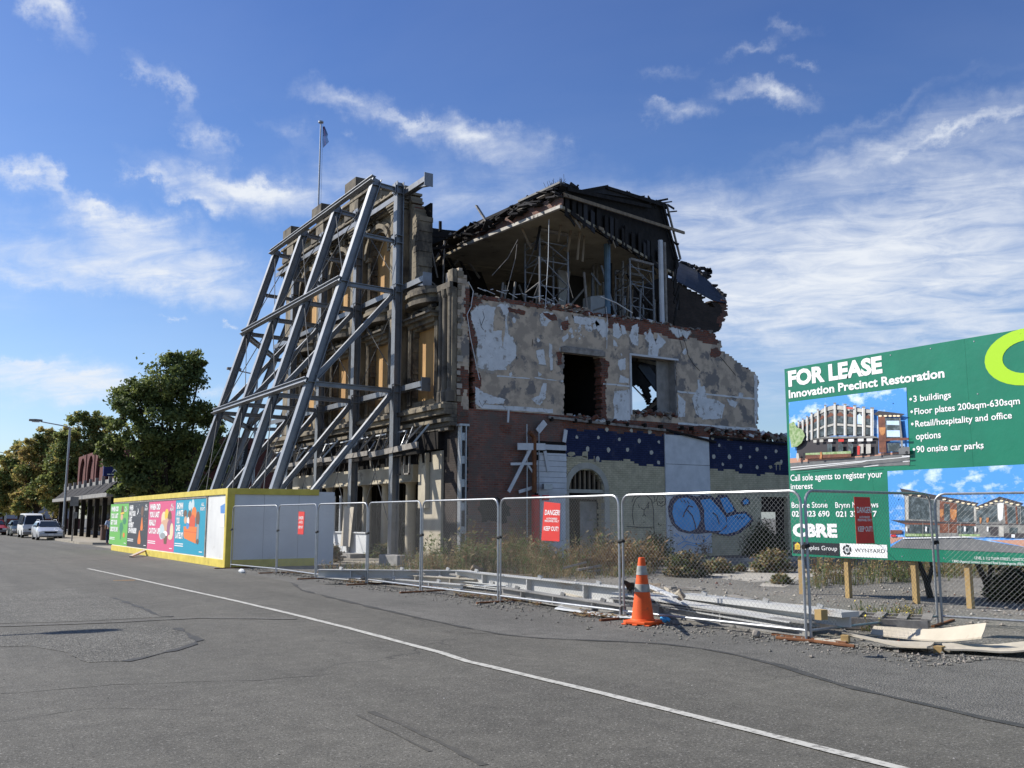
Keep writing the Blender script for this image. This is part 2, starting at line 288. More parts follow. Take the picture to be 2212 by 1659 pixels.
mat('pebble', (.20, .19, .165), (.12, .115, .10), 30, .95)
mat('rubble_grey', (.30, .27, .23), (.18, .16, .14), 4, .95)
mat('sheet_tan', (.50, .45, .36), (.40, .355, .28), 1.5, .8, c3_=(.26, .22, .17), s3=3, lo3=.62, hi3=.7)
mat('blue_wrap', (.13, .22, .30), (.09, .15, .21), 3, .6)
mat('skin', (.45, .27, .19), None, rough=.6)
mat('shirt_blue', (.22, .30, .46), (.5, .55, .62), 6, .8)
mat('jeans', (.04, .05, .09), None, rough=.9)
mat('hair', (.03, .02, .015), None)
mat('pale_wall', (.45, .45, .47), (.38, .38, .4), .4, .8)
mat('bin_brown', (.10, .055, .04), None, rough=.6)
mat('flag_blue', (.02, .03, .12), None, rough=.8)
mat('flag_red', (.4, .03, .05), None, rough=.8)
def flat(name, c, rough=.5): return mat(name, c, None, rough=rough)
# ---------------------------------------------------------------- mesh building
def V(*a): return Vector(a)
class MB:
    def __init__(s, *mats): s.v = []; s.f = []; s.m = []; s.mats = list(mats)
    def mi(s, name):
        if name is None: return 0
        if name not in s.mats: s.mats.append(name)
        return s.mats.index(name)
    def add(s, vs, fs, m=None):
        o = len(s.v); k = s.mi(m); s.v.extend(tuple(p) for p in vs)
        for f in fs: s.f.append([i + o for i in f]); s.m.append(k)
    def hexa(s, p, m=None): s.add(p, [(3, 2, 1, 0), (4, 5, 6, 7), (0, 1, 5, 4), (1, 2, 6, 5), (2, 3, 7, 6), (3, 0, 4, 7)], m)
    def bx(s, x0, x1, y0, y1, z0, z1, m=None):
        s.hexa([(x0, y0, z0), (x1, y0, z0), (x1, y1, z0), (x0, y1, z0), (x0, y0, z1), (x1, y0, z1), (x1, y1, z1), (x0, y1, z1)], m)
    def rbox(s, c, size, rot=(0, 0, 0), m=None):
        from mathutils import Euler
        E_ = Euler(rot).to_matrix(); c = Vector(c); h = [x / 2 for x in size]; P = []
        for z in (-1, 1):
            for x, y in ((-1, -1), (1, -1), (1, 1), (-1, 1)): P.append(c + E_ @ Vector((x * h[0], y * h[1], z * h[2])))
        s.hexa(P, m)
    def frame(s, p0, p1, up):
        p0, p1 = Vector(p0), Vector(p1); d = (p1 - p0).normalized(); u = Vector(up)
        if abs(d.dot(u.normalized())) > .98: u = Vector((1, 0, 0)) if abs(d.x) < .9 else Vector((0, 1, 0))
        u = (u - d * u.dot(d)).normalized(); r = d.cross(u); return p0, p1, u, r
    def beam(s, p0, p1, w, h, up=(0, 0, 1), m=None):     # h along up, w across
        p0, p1, u, r = s.frame(p0, p1, up); P = []
        for p in (p0, p1):
            for a, b in ((-1, -1), (1, -1), (1, 1), (-1, 1)): P.append(p + r * (a * w / 2) + u * (b * h / 2))
        s.hexa(P, m)
    def ibeam(s, p0, p1, dep, wid, up=(0, 0, 1), m=None, tf=.028, tw=.02):  # flanges stand off along up
        p0, p1, u, r = s.frame(p0, p1, up)
        s.beam(p0 + u * (dep / 2 - tf / 2), p1 + u * (dep / 2 - tf / 2), wid, tf, u, m)
        s.beam(p0 - u * (dep / 2 - tf / 2), p1 - u * (dep / 2 - tf / 2), wid, tf, u, m)
        s.beam(p0, p1, tw, dep - 2 * tf, u, m)
    def tube(s, pts, r, n=6, m=None, cap=True):
        pts = [Vector(p) for p in pts]; rings = []
        rr = r if isinstance(r, (list, tuple)) else [r] * len(pts)
        d0 = (pts[1] - pts[0]).normalized(); a = Vector((0, 0, 1)) if abs(d0.z) < .9 else Vector((1, 0, 0))
        u = (a - d0 * a.dot(d0)).normalized()
        V_ = []
        for i, p in enumerate(pts):
            d = ((pts[i + 1] if i + 1 < len(pts) else p) - (pts[i - 1] if i else p)).normalized()
            u = (u - d * u.dot(d)).normalized(); q = d.cross(u)
            for k in range(n):
                t = 2 * math.pi * k / n; V_.append(p + u * (math.cos(t) * rr[i]) + q * (math.sin(t) * rr[i]))
        F = []
        for i in range(len(pts) - 1):
            for k in range(n): F.append((i * n + k, i * n + (k + 1) % n, (i + 1) * n + (k + 1) % n, (i + 1) * n + k))
        if cap: F.append(tuple(range(n - 1, -1, -1))); F.append(tuple((len(pts) - 1) * n + k for k in range(n)))
        s.add(V_, F, m)
    def prism(s, poly, ext, m=None):
        n = len(poly); e = Vector(ext); A = [Vector(p) for p in poly]
        s.add(A + [p + e for p in A], [tuple(range(n - 1, -1, -1)), tuple(range(n, 2 * n))] + [(i, (i + 1) % n, n + (i + 1) % n, n + i) for i in range(n)], m)
    def poly(s, pts, m=None): s.add(pts, [tuple(range(len(pts)))], m)
    def lathe(s, prof, c, n=20, m=None, cap=True):
        c = Vector(c); V_ = []; F = []
        for r, z in prof:
            for k in range(n): t = 2 * math.pi * k / n; V_.append(c + Vector((r * math.cos(t), r * math.sin(t), z)))
        for i in range(len(prof) - 1):
            for k in range(n): F.append((i * n + k, i * n + (k + 1) % n, (i + 1) * n + (k + 1) % n, (i + 1) * n + k))
        if cap: F.append(tuple(range(n - 1, -1, -1))); F.append(tuple((len(prof) - 1) * n + k for k in range(n)))
        s.add(V_, F, m)
    def build(s, name, parent=None, smooth=False, bevel=0.0, fix=True):
        o_ = worg(parent); me = bpy.data.meshes.new(name)
        me.from_pydata([(p[0] - o_.x, p[1] - o_.y, p[2] - o_.z) for p in s.v], [], s.f)
        for m in s.mats: me.materials.append(MATS[m])
        me.polygons.foreach_set('material_index', s.m)
        if fix:
            b = bmesh.new(); b.from_mesh(me); bmesh.ops.recalc_face_normals(b, faces=b.faces); b.to_mesh(me); b.free()
        if smooth:
            me.polygons.foreach_set('use_smooth', [True] * len(me.polygons))
            try: me.set_sharp_from_angle(angle=R(40))
            except Exception: pass
        o = bpy.data.objects.new(name, me); COL.objects.link(o)
        if parent: o.parent = parent
        if bevel:
            md = o.modifiers.new('bevel', 'BEVEL'); md.width = bevel; md.segments = 2; md.limit_method = 'ANGLE'
        return o
def worg(p):
    v = Vector((0, 0, 0))
    while p: v = v + p.location; p = p.parent
    return v
def tag(o, label=None, cat=None, group=None, kind=None):
    if label: o['label'] = label
    if cat: o['category'] = cat
    if group: o['group'] = group
    if kind: o['kind'] = kind
    return o
def thing(name, label, cat, loc=(0, 0, 0), group=None):
    o = bpy.data.objects.new(name, None); COL.objects.link(o); o.location = loc; o.empty_display_size = .3
    return tag(o, label, cat, group)
def struct(o): return tag(o, kind='structure')
KIDS = {}
def copy_tree(o, parent=None, kids=None):
    c = o.copy(); COL.objects.link(c)
    if parent: c.parent = parent
    for ch in [x for x in bpy.data.objects if x.parent == o and x != c]: copy_tree(ch, c)
    return c

def text_mesh(s_):
    cu = bpy.data.curves.new('t', 'FONT'); cu.body = s_; cu.resolution_u = 3
    return cu
def put_text(mb, s_, o, ex, ey, wid, hgt, m, off=.012, extr=(0, 0, 0)):
    """letters of s_ stretched to a box: o lower-left corner, ex / ey unit axes on the surface"""
    cu = bpy.data.curves.new('t', 'FONT'); cu.body = s_; cu.resolution_u = 3; cu.offset = off
    ob = bpy.data.objects.new('t', cu); COL.objects.link(ob)
    me = bpy.data.meshes.new_from_object(ob.evaluated_get(bpy.context.evaluated_depsgraph_get()))
    xs = [v.co.x for v in me.vertices]; ys = [v.co.y for v in me.vertices] + [0.0]
    if xs:
        x0, x1, y0, y1 = min(xs), max(xs), 0.0, max(ys)
        o = Vector(o); ex = Vector(ex); ey = Vector(ey)
        P = [o + ex * ((v.co.x - x0) / (x1 - x0) * wid) + ey * ((v.co.y - y0) / max(1e-6, y1 - y0) * hgt) for v in me.vertices]
        mb.add(P, [tuple(p.vertices) for p in me.polygons], m)
    bpy.data.objects.remove(ob); bpy.data.curves.remove(cu); bpy.data.meshes.remove(me)

def rag(poly, amp, seg, seed=0, fn=None):
    """break a traced outline into a ragged one (2-D points)"""
    rnd = random.Random(seed); out_ = []
    n = len(poly)
    for i in range(n):
        a = Vector(poly[i]); b = Vector(poly[(i + 1) % n]); L = (b - a).length; k = max(1, int(L / seg))
        for j in range(k):
            p = a.lerp(b, j / k); 
            out_.append((p.x + rnd.uniform(-amp, amp), p.y + rnd.uniform(-amp, amp)))
    return out_
def inside(x, y, poly):
    c = False; j = len(poly) - 1
    for i in range(len(poly)):
        xi, yi = poly[i]; xj, yj = poly[j]
        if (yi > y) != (yj > y) and x < (xj - xi) * (y - yi) / (yj - yi + 1e-12) + xi: c = not c
        j = i
    return c
def cellwall(mb, axis, c0, c1, u0, u1, z0, z1, du, dz, cls, jit=.0):
    """wall of courses: axis 'y' -> runs along x between y=c0..c1 ; axis 'x' -> runs along y. cls(u,z) -> material or None"""
    nz = int(round((z1 - z0) / dz)); nu = int(round((u1 - u0) / du))
    for k in range(nz):
        za, zb = z0 + k * dz, z0 + (k + 1) * dz; off = random.uniform(0, du); run = None
        def emit(a, b, m):
            j = random.uniform(-jit, jit) if jit else 0
            if axis == 'y': mb.bx(a, b, c0 - j * .3, c1, za, zb, m)
            else: mb.bx(c0 - j * .3, c1, a, b, za, zb, m)
        for i in range(-1, nu + 1):
            a = max(u0, u0 + i * du + off); b = min(u1, u0 + (i + 1) * du + off)
            m = cls((a + b) / 2, (za + zb) / 2) if b - a > 1e-4 else None
            if run and run[2] == m and m is not None: run = (run[0], b, m)
            else:
                if run and run[2] is not None: emit(*run)
                run = (a, b, m) if b - a > 1e-4 else None
        if run and run[2] is not None: emit(*run)
# ================================================================ GROUND
def sheet(name, pts, z, m):
    mb = MB(m); mb.poly([(p[0], p[1], z) for p in pts]); return struct(mb.build(name))
def strip(mb, pts, wid, z, m=None, jit=0.0):
    L = []; Rr = []
    for i, p in enumerate(pts):
        a = Vector(pts[max(0, i - 1)][:2]); b = Vector(pts[min(len(pts) - 1, i + 1)][:2]); d = (b - a).normalized(); n = Vector((-d.y, d.x)); ww = wid / 2 * (1 + random.uniform(-jit, jit))
        L.append((p[0] + n.x * ww, p[1] + n.y * ww, z)); Rr.append((p[0] - n.x * ww, p[1] - n.y * ww, z))
    for i in range(len(pts) - 1): mb.add([L[i], Rr[i], Rr[i + 1], L[i + 1]], [(0, 1, 2, 3)], m)
def dens(pts, seg, amp=0.0):
    o = []
    for a, b in zip(pts, pts[1:]):
        k = max(1, int((Vector(b[:2]) - Vector(a[:2])).length / seg))
        for j in range(k): o.append((a[0] + (b[0] - a[0]) * j / k + random.uniform(-amp, amp), a[1] + (b[1] - a[1]) * j / k + random.uniform(-amp, amp)))
    o.append(tuple(pts[-1][:2])); return o
sheet('ground', [(-900, -300), (900, -300), (900, 1500), (-900, 1500)], 0, 'shoulder')
SEAM = [(7.4, -8), (7.5, 2), (7.62, 4.33), (7.75, 5.4), (8.0, 6.46), (8.4, 7.5), (8.56, 8.26), (8.62, 9.0), (8.5, 9.6), (8.0, 10.3), (7.5, 10.9), (7.24, 11.6), (7.22, 13), (7.34, 15.09), (7.5, 18), (7.76, 21.04), (8.3, 23), (8.6, 25), (8.5, 40), (8.3, 75), (8.0, 240)]
SEAM = dens(SEAM, .35, .025)[:-1] + [(8.0, 240)]
sheet('road', [(-14, -8)] + SEAM + [(-14, 240)], .004, 'road_seal')
mb = MB('bitumen'); strip(mb, [p for p in SEAM if 1 < p[1] < 23.5], .085, .010, jit=.8)
g = lambda u, v: tuple(G(u, v)[:2])
patchA = [g(-60, 1300), g(80, 1275), g(160, 1272), g(245, 1292), g(300, 1312), g(350, 1333), (3.9, 16.6), g(200, 1342), g(-60, 1350)]
patchB = [g(-60, 1372), g(200, 1352), g(330, 1350), g(380, 1358), g(432, 1384), g(395, 1402), g(330, 1417), g(270, 1430), g(190, 1432), g(130, 1408), g(60, 1396), g(-60, 1400)]
sheet('road_patch', [p for p in dens(patchA + patchA[:1], .3, .03)[:-1]], .008, 'chipseal')
sheet('road_patch_near', [p for p in dens(patchB + patchB[:1], .2, .03)[:-1]], .008, 'chipseal')
strip(mb, dens(patchA[3:7], .3, .02), .09, .011, jit=.8); strip(mb, dens(patchB[3:8], .2, .02), .08, .011, jit=.8)
struct(mb.build('road_joint'))
mb = MB('concrete_grey'); strip(mb, dens([g(-60, 1356), g(200, 1347), g(430, 1336), g(640, 1338)], .3, .02), .17, .012, jit=.3)
mb.mats[0] = 'shoulder'; struct(mb.build('trench_strip'))
mb = MB('line_paint')
strip(mb, dens([(5.62, -6), (5.65, 2), (5.66, 5.5), (5.65, 7.2), (5.59, 9.4), (5.57, 9.6), (5.65, 10.4), (5.66, 11.08), (5.71, 13.5), (5.71, 15.68), (5.65, 19), (5.52, 22.48), (5.33, 28), (5.11, 33.41)], .4, .004), .11, .013, jit=.1)
strip(mb, dens([g(255, 1178), g(275, 1181)], .4), .1, .013)
struct(mb.build('road_marking'))
mb = MB('tyre_mark'); strip(mb, dens([g(800, 1538), g(880, 1572), g(960, 1610), g(1045, 1655)], .15, .01), .05, .0075, jit=.5); strip(mb, dens([g(770, 1545), g(850, 1585), g(930, 1625)], .15, .01), .03, .0075, jit=.6)
strip(mb, dens([g(0, 1500), g(250, 1480), g(560, 1470), g(700, 1460)], .2, .03), .012, .0075, jit=.7); strip(mb, dens([g(950, 1365), g(1110, 1372), g(1170, 1369)], .12, .02), .02, .013, jit=.7); strip(mb, dens([g(0, 1560), g(200, 1530), g(420, 1535)], .15, .03), .008, .0075, jit=.8); struct(mb.build('road_crack'))
mb = MB('line_orange'); strip(mb, dens([g(245, 1255), g(292, 1254)], .3, .01), .09, .013, jit=.3); struct(mb.build('road_marking_orange'))
LOT = dens([(11.2, 5.0), (10.5, 8.6), (10.25, 12), (10.15, 16), (10.0, 20), (9.75, 25), (9.6, 31), (9.6, 33)], .25, .07)
sheet('gravel_lot', LOT + [(45, 33), (45, 5)], .005, 'lot')
sheet('footpath_inner', [(9.3, 31.6), (16.9, 31.6), (16.9, 60), (9.3, 60)], .007, 'footpath')
sheet('concrete_slab', [g(*c5(x, y)) for x, y in [(930, 385), (1000, 362), (1180, 350), (1560, 352), (1760, 335), (1850, 318), (2200, 318), (2200, 345), (1800, 400), (1740, 440), (1660, 480), (1430, 470), (1480, 432), (1370, 430), (1150, 405)]], .010, 'concrete')
sheet('concrete_slab_far', [g(*c5(x, y)) for x, y in [(520, 275), (1380, 300), (1720, 300), (1720, 330), (1180, 345), (900, 320), (520, 295)]], .009, 'concrete')
sheet('asphalt_apron', [(18, 26.3), (40, 24.6), (40, 30), (18, 30)], .012, 'bitumen')
mb = MB('concrete'); mb.beam((19.5, 26.3, .06), (40, 24.4, .06), .15, .14); struct(mb.build('kerb'))
mb = MB('footpath'); mb.prism([(9.3, 65, 0), (9.8, 63, 0), (11, 62, 0), (40, 62, 0), (40, 72, 0), (16, 72, 0), (16, 150, 0), (9.3, 150, 0)], (0, 0, .13)); struct(mb.build('footpath'))

# ================================================================ RUINED BUILDING
BLD = thing('ruined_building', 'half demolished three storey masonry building with boarded arched front and open peeling plaster side', 'building', (16.8, 30, 0))
up_poly = [(p.x, p.z) for p in (PY(u, v, 30) for u, v in [(1025, 905), (1025, 860), (1022, 800), (1020, 760), (1012, 720), (1014, 690), (1018, 652), (1030, 640), (1080, 643), (1130, 651), (1175, 660), (1215, 668), (1235, 676), (1300, 684), (1370, 689), (1440, 700), (1500, 712), (1546, 720), (1550, 735), (1560, 748), (1556, 756), (1575, 766), (1592, 780), (1607, 792), (1622, 799), (1637, 812), (1636, 935)])]
def navy_line(x):
    b = 4.02 - (x - 21.8) * .035 + .07 * math.sin(x * 2.1) + .05 * math.sin(x * 5.3 + 1)
    return b
def side_cls(x, z):
    if z > 5.66:
        if not inside(x + random.uniform(-.06, .06), z + random.uniform(-.04, .04), up_poly): return None
        if 21.72 < x < 23.62 + random.uniform(-.07, .05) and z < 8.22: return None
        if 25.2 < x < 27.75 and 5.9 < z < 8.42: return None
        top = 9.86 - (.0 if x < 24 else .42 + .08 * math.sin(x * 3))
        if z > top: return 'brick_raw'
        if x < 17.75 + .12 * math.sin(z * 4) : return 'brick_raw'
        if x > 31.6 and z > 9.2 - (x - 31) * .55 + .12 * math.sin(x * 7): return 'brick_raw'
        if 23.5 < x < 23.85 and z < 8.2: return 'brick_raw'
        return 'plaster'
    if x < 17.28: return None
    if 21.9 < x < 23.68 and (z < 2.7 or (x - 22.79) ** 2 + (z - 2.68) ** 2 < .89 ** 2): return None
    if 32.75 < x < 34.5 and z < 2.6: return None
    if x > 32.85 and z > 5.12: return None
    if z > 5.16 + .05 * math.sin(x * 3): 
        return 'brick_raw' if x > 21.6 or z > 5.55 else 'brick_red'
    if x < 21.8: return 'brick_red'
    return 'brick_navy' if z > navy_line(x) else 'brick_cream'
mb = MB('brick_red'); cellwall(mb, 'y', 30.0, 30.42, 17.2, 38.5, 0, 10.23, .09, .086, side_cls)
SIDE = mb.build('side_wall', BLD, fix=False)

# paint left on the upper plaster, traced
FL = [[(400,1000),(440,960),(500,950),(560,965),(600,940),(640,945),(650,975),(630,1040),(640,1130),(690,1200),(695,1260),(690,1290),(660,1320),(630,1345),(590,1345),(550,1370),(470,1360),(440,1340),(450,1300),(440,1250),(450,1180),(430,1100),(410,1050)],
 [(845,1010),(870,990),(930,1000),(925,1050),(900,1065),(885,1090),(860,1085),(850,1050)], [(820,1240),(870,1235),(885,1330),(840,1328)], [(905,1195),(925,1200),(928,1360),(915,1372),(905,1280)],
 [(1060,1020),(1170,1030),(1175,1080),(1100,1075),(1065,1060)], [(1200,1035),(1255,1040),(1285,1110),(1270,1160),(1225,1130),(1235,1080)], [(1315,1070),(1350,1070),(1370,1140),(1345,1165),(1315,1150)], [(1365,1075),(1385,1085),(1403,1130),(1375,1140)],
 [(1475,1065),(1475,1215),(1440,1200),(1418,1150),(1440,1085)], [(1555,1105),(1572,1150),(1590,1200),(1600,1130),(1655,1190),(1610,1230),(1600,1280),(1540,1270),(1545,1190),(1518,1165)],
 [(1675,1095),(1730,1100),(1810,1120),(1785,1170),(1760,1140),(1735,1160),(1700,1130)], [(1350,1300),(1395,1290),(1395,1360),(1360,1370),(1345,1330)], [(1360,1400),(1415,1420),(1415,1450),(1350,1445)],
 [(1325,1510),(1420,1490),(1420,1690),(1330,1690),(1315,1560)], [(1315,1170),(1330,1175),(1345,1215),(1318,1215)], [(600,1350),(632,1346),(630,1368),(605,1368)]]
FL4 = [[(1575,220),(1620,150),(1650,150),(1665,220),(1720,230),(1770,260),(1750,340),(1640,345),(1600,310)], [(1495,195),(1540,240),(1535,330),(1495,330)], [(1780,225),(1850,240),(1830,275),(1800,260)], [(1850,185),(1880,190),(1870,225),(1850,220)],
 [(303,150),(350,185),(420,212),(480,225),(470,252),(303,255)], [(700,130),(722,135),(715,220),(680,265),(630,225),(680,205)], [(1117,180),(1215,170),(1215,345),(1115,340),(1130,250)], [(325,0),(500,0),(480,30),(460,55),(360,45),(325,20)], [(1610,110),(1625,110),(1628,160),(1612,160)]]
BANDS4 = [[(303,250),(420,262),(600,272),(760,285),(762,308),(600,296),(420,284),(303,276)], [(430,86),(620,100),(622,106),(430,93)], [(650,96),(820,118),(820,124),(650,104)], [(1055,130),(1215,145),(1215,154),(1055,140)], [(1490,175),(1640,190),(1960,220),(1960,230),(1640,200),(1490,186)], [(1494,360),(1700,378),(1960,396),(1960,408),(1800,405),(1700,388),(1494,372)],[(1940,80),(1962,90),(1962,400),(1946,395)]]
mb = MB('white_flake', 'plaster', 'timber_dark', 'undercoat', 'brick_raw', 'brick_red', 'brick_dark')
rnd = random.Random(3)
def flake(pts, k, m='white_flake', amp=.022, seg=.06, off=.008):
    q = [(p.x, p.z) for p in (PY(*k(x, y), 30) for x, y in pts)]; q = rag(q, amp, seg, seed=len(mb.v)); off += len(mb.v) * 2e-6
    q = [p for p in q if side_cls(p[0], p[1]) in ('plaster', 'brick_raw', 'brick_red')]
    if len(q) > 2:
        if m == 'white_flake' and off < .01:
            cx_ = sum(p[0] for p in q) / len(q); cz_ = sum(p[1] for p in q) / len(q); ur = random.Random(len(mb.v))
            q2 = [(x + (x - cx_) * .05 + ur.uniform(-.05, .05), z + (z - cz_) * .05 + ur.uniform(-.06, .04)) for x, z in q]
            q2 = [p for p in q2 if side_cls(p[0], p[1]) in ('plaster', 'brick_raw', 'brick_red')]
            if len(q2) > 2: mb.poly([(x, 30 - off + .0035, z) for x, z in q2], 'undercoat')
        mb.poly([(x, 30 - off, z) for x, z in q], m)
for p in FL: flake(p, c3)
for p in FL4: flake(p, c4)
for p, m_ in (([(450,380),(520,370),(510,440),(460,430)], 'brick_raw'), ([(320,820),(420,800),(520,860),(480,960),(340,940)], 'brick_dark')): flake(p, c4, m_, amp=.09, seg=.12, off=.0125)
for p in BANDS4: flake(p, c4, amp=.02, seg=.25)
for _ in range(46):     # crazed remnants over the doorway and elsewhere
    if rnd.random() < .7: x, y = rnd.uniform(985, 1285), rnd.uniform(1030, 1185)
    else: x, y = rnd.uniform(480, 1800), rnd.uniform(1000, 1500)
    r = rnd.uniform(6, 20); flake([(x + r * rnd.uniform(.5, 1.1) * math.cos(a), y + r * rnd.uniform(.6, 1.6) * math.sin(a)) for a in (0, 1, 2, 3, 4, 5)], c3, amp=.02, seg=.08)
for p in ([(560,965),(590,958),(612,1000),(600,1050),(610,1110),(545,1118),(550,1040)], [(600,1010),(625,1015),(620,1120),(607,1215),(600,1150)], [(868,1030),(885,1032),(882,1052),(868,1050)]): flake(p, c3, 'plaster', off=.010)
for pts_ in ([(985,1060),(1020,1045),(1045,1080),(1010,1110),(985,1100)], [(640,965),(700,975),(760,985),(740,1010),(690,1000),(650,990)], [(1940,1230),(1985,1220),(2010,1260),(1980,1290),(1940,1280)], [(955,1250),(985,1255),(990,1330),(965,1340)], [(860,1000),(950,1010),(960,1060),(900,1035)], [(1265,1300),(1290,1320),(1280,1420),(1262,1420)]): flake(pts_, c3, 'brick_raw', amp=.05, seg=.1, off=.011)
for a in ([(1755,1130),(1780,1200),(1795,1270),(1830,1330),(1870,1370)], [(480,990),(490,1030),(470,1080)], [(460,1040),(470,1090),(485,1110)], [(455,1560),(475,1600),(505,1560)], [(800,1170),(795,1215)], [(1730,1100),(1745,1180),(1760,1240)], [(2000,1280),(2060,1350),(2100,1400)]):
    P = [PY(*c3(x, y), 30) + V(0, -.008, 0) for x, y in a]; mb.tube(P, .011, 4, 'timber_dark')
mb.build('paint_flakes', SIDE, fix=False)

# painted night scene on the lower wall
mb = MB('star_white', 'brick_cream')
STARS = [(960,153),(1133,160),(1262,170),(900,210),(1047,222),(1188,232),(1327,240),(824,290),(972,296),(1106,294),(1274,316),(898,360),(1325,385),(747,206),(1706,210),(1752,265),(1815,215),(1713,343),(1824,346),(1935,222),(1905,282),(1968,345),(2018,292),(2090,235),(2080,352),(2152,306),(1777,398),(1905,410),(2020,420),(2190,380)]
for i, (x, y) in enumerate(STARS):
    c = PY(*cw(x, y), 30); r = rnd.uniform(.075, .115); mb.poly([(c.x + r * rnd.uniform(.7, 1.1) * math.cos(t * .785), 29.992, c.z + r * rnd.uniform(.7, 1.15) * math.sin(t * .785)) for t in range(8)], 'star_white')
def wallpoly(mb, pts, k, m, off): mb.poly([PY(*k(x, y), 30) + V(0, -off, 0) for x, y in pts], m)
for p in ([(740,340),(820,340),(820,370),(740,370)], [(786,330),(790,310),(825,306),(827,372),(786,372)], [(836,362),(870,362),(870,385),(836,385)], [(868,340),(873,340),(873,392),(868,392)], [(880,360),(905,356),(905,392),(880,392)],
          [(680,322),(700,310),(730,312),(738,330),(715,340),(690,338)], [(703,335),(711,335),(711,372),(703,372)], [(936,380),(941,380),(941,400),(936,400)], [(1048,370),(1052,370),(1052,402),(1048,402)], [(1060,370),(1064,370),(1064,402),(1060,402)],
          [(2140,395),(2160,380),(2180,380),(2195,395),(2195,400),(2140,400)], [(2152,400),(2157,400),(2157,440),(2152,440)], [(2178,400),(2183,400),(2183,440),(2178,440)], [(2100,410),(2120,405),(2128,420),(2112,432)]):
    wallpoly(mb, p, cw, 'brick_cream', .006)
mb.build('painted_skyline', SIDE, fix=False)

# tall white panel and the graffiti across it
mb = MB('white_paint', 'timber_dark'); a = PY(*cw(1372, 172), 30); b = PY(*cw(1682, 1035), 30)
mb.bx(27.0, 29.55, 29.955, 29.998, .12, 5.16)
for z in (3.9, 2.55, 1.3): mb.bx(27.0, 29.55, 29.951, 29.954, z, z + .016, 'timber_dark')
mb.bx(26.96, 27.0, 29.94, 29.998, .12, 5.2); mb.build('wall_panel', SIDE, bevel=.004)
mb = MB('gra_blue', 'gra_navy', 'gra_black')
def gp(pts, m, off): wallpoly(mb, pts, cw, m, off)
NAVY = [(1390,760),(1385,700),(1400,650),(1430,620),(1480,610),(1560,618),(1590,630),(1620,612),(1690,620),(1720,640),(1745,612),(1800,615),(1850,690),(1870,735),(1930,728),(1975,760),(1990,790),(1960,830),(1900,880),(1830,905),(1770,900),(1700,880),(1600,888),(1520,885),(1460,868),(1410,815)]
gp(NAVY, 'gra_navy', .055)
for p in ([(1415,740),(1425,680),(1460,640),(1520,632),(1570,660),(1605,720),(1615,790),(1590,850),(1540,872),(1480,855),(1435,815)], [(1612,650),(1680,640),(1740,700),(1790,770),(1800,820),(1760,865),(1700,870),(1650,862),(1640,800),(1640,720)], [(1752,640),(1800,630),(1840,690),(1850,725),(1800,745),(1775,700)], [(1800,770),(1870,750),(1930,745),(1970,785),(1930,830),(1870,870),(1800,890),(1740,885),(1800,840)]): gp(p, 'gra_blue', .060)
gp([(1900,660),(1935,630),(1965,650),(1960,680),(1915,692)], 'gra_navy', .055); gp([(1912,660),(1938,640),(1955,655),(1950,675),(1920,682)], 'gra_blue', .060)
def stroke(pts, k, r, m, off=.064): mb.tube([PY(*k(x, y), 30) + V(0, -off, 0) for x, y in pts], r, 5, m)
stroke([(1560,700),(1530,690),(1500,740),(1490,770)], cw, .03, 'gra_navy'); stroke([(1520,720),(1555,760),(1575,820),(1580,860)], cw, .03, 'gra_navy'); stroke([(1700,740),(1730,760),(1745,820)], cw, .03, 'gra_navy')
for x in (1470, 1495, 1520): stroke([(x, 640 + (x - 1470) * .3), (x + 14, 665 + (x - 1470) * .2)], cw, .022, 'gra_navy')
stroke([(1855,775),(1870,762),(1880,785),(1895,765),(1905,785),(1925,768)], cw, .016, 'gra_navy')
for p in ([(1425,895),(1450,910)], [(1440,885),(1465,905)], [(1480,900),(1500,930),(1520,905)], [(1530,920),(1560,890),(1570,930)], [(1580,935),(1600,895),(1610,930)], [(1620,900),(1640,935),(1690,890)], [(1455,965),(1500,938),(1560,955),(1620,960),(1655,935)], [(1480,990),(1520,960),(1590,975)]): stroke(p, cw, .018, 'gra_blue')
# line drawing of a blob figure and a round smiling face
for p in ([(1150,825),(1140,760),(1145,690),(1165,640),(1200,618),(1240,618),(1275,650),(1288,720),(1290,830),(1295,905)], [(1135,665),(1150,630),(1175,615)], [(1180,680),(1190,705)], [(1240,690),(1255,665),(1250,710),(1240,690)], [(1200,705),(1220,720),(1240,700)], [(1222,720),(1222,750),(1210,765)], [(1222,750),(1235,765)], [(1265,620),(1290,615),(1300,660),(1285,670)], [(1100,835),(1200,845),(1290,842)],
          [(1310,650),(1320,620),(1350,615),(1372,640),(1370,680),(1345,695),(1318,685),(1310,650)], [(1325,660),(1340,675),(1358,658)], [(1330,640),(1332,646)], [(1350,638),(1352,644)]): stroke(p, cw, .017, 'gra_black', .012)
mb.build('graffiti', SIDE, fix=False)

# arched doorway on the side
DR = mb = MB('arch_cream', 'timber', 'timber_dark')
mb.bx(21.68, 21.9, 29.95, 30.2, 0, 2.72); mb.bx(23.68, 23.92, 29.95, 30.2, 0, 2.72)
for i in range(18):
    t0, t1 = math.pi * i / 18, math.pi * (i + 1) / 18; c = (22.79, 2.7)
    q = [(c[0] + r * math.cos(t), c[1] + r * math.sin(t)) for r, t in ((.89, t0), (1.13, t0), (1.13, t1), (.89, t1))]
    mb.prism([(x, 29.95, z) for x, z in q], (0, .2, 0))
mb.bx(21.9, 23.68, 30.02, 30.2, 2.62, 2.76); mb.bx(21.9, 23.68, 30.05, 30.2, 2.38, 2.5, 'timber')
for i in range(7):
    x = 22.08 + i * .24; h = math.sqrt(max(.01, .86 ** 2 - (x - 22.79) ** 2)); mb.bx(x - .035, x + .035, 30.1, 30.2, 2.76, 2.7 + h, 'timber')
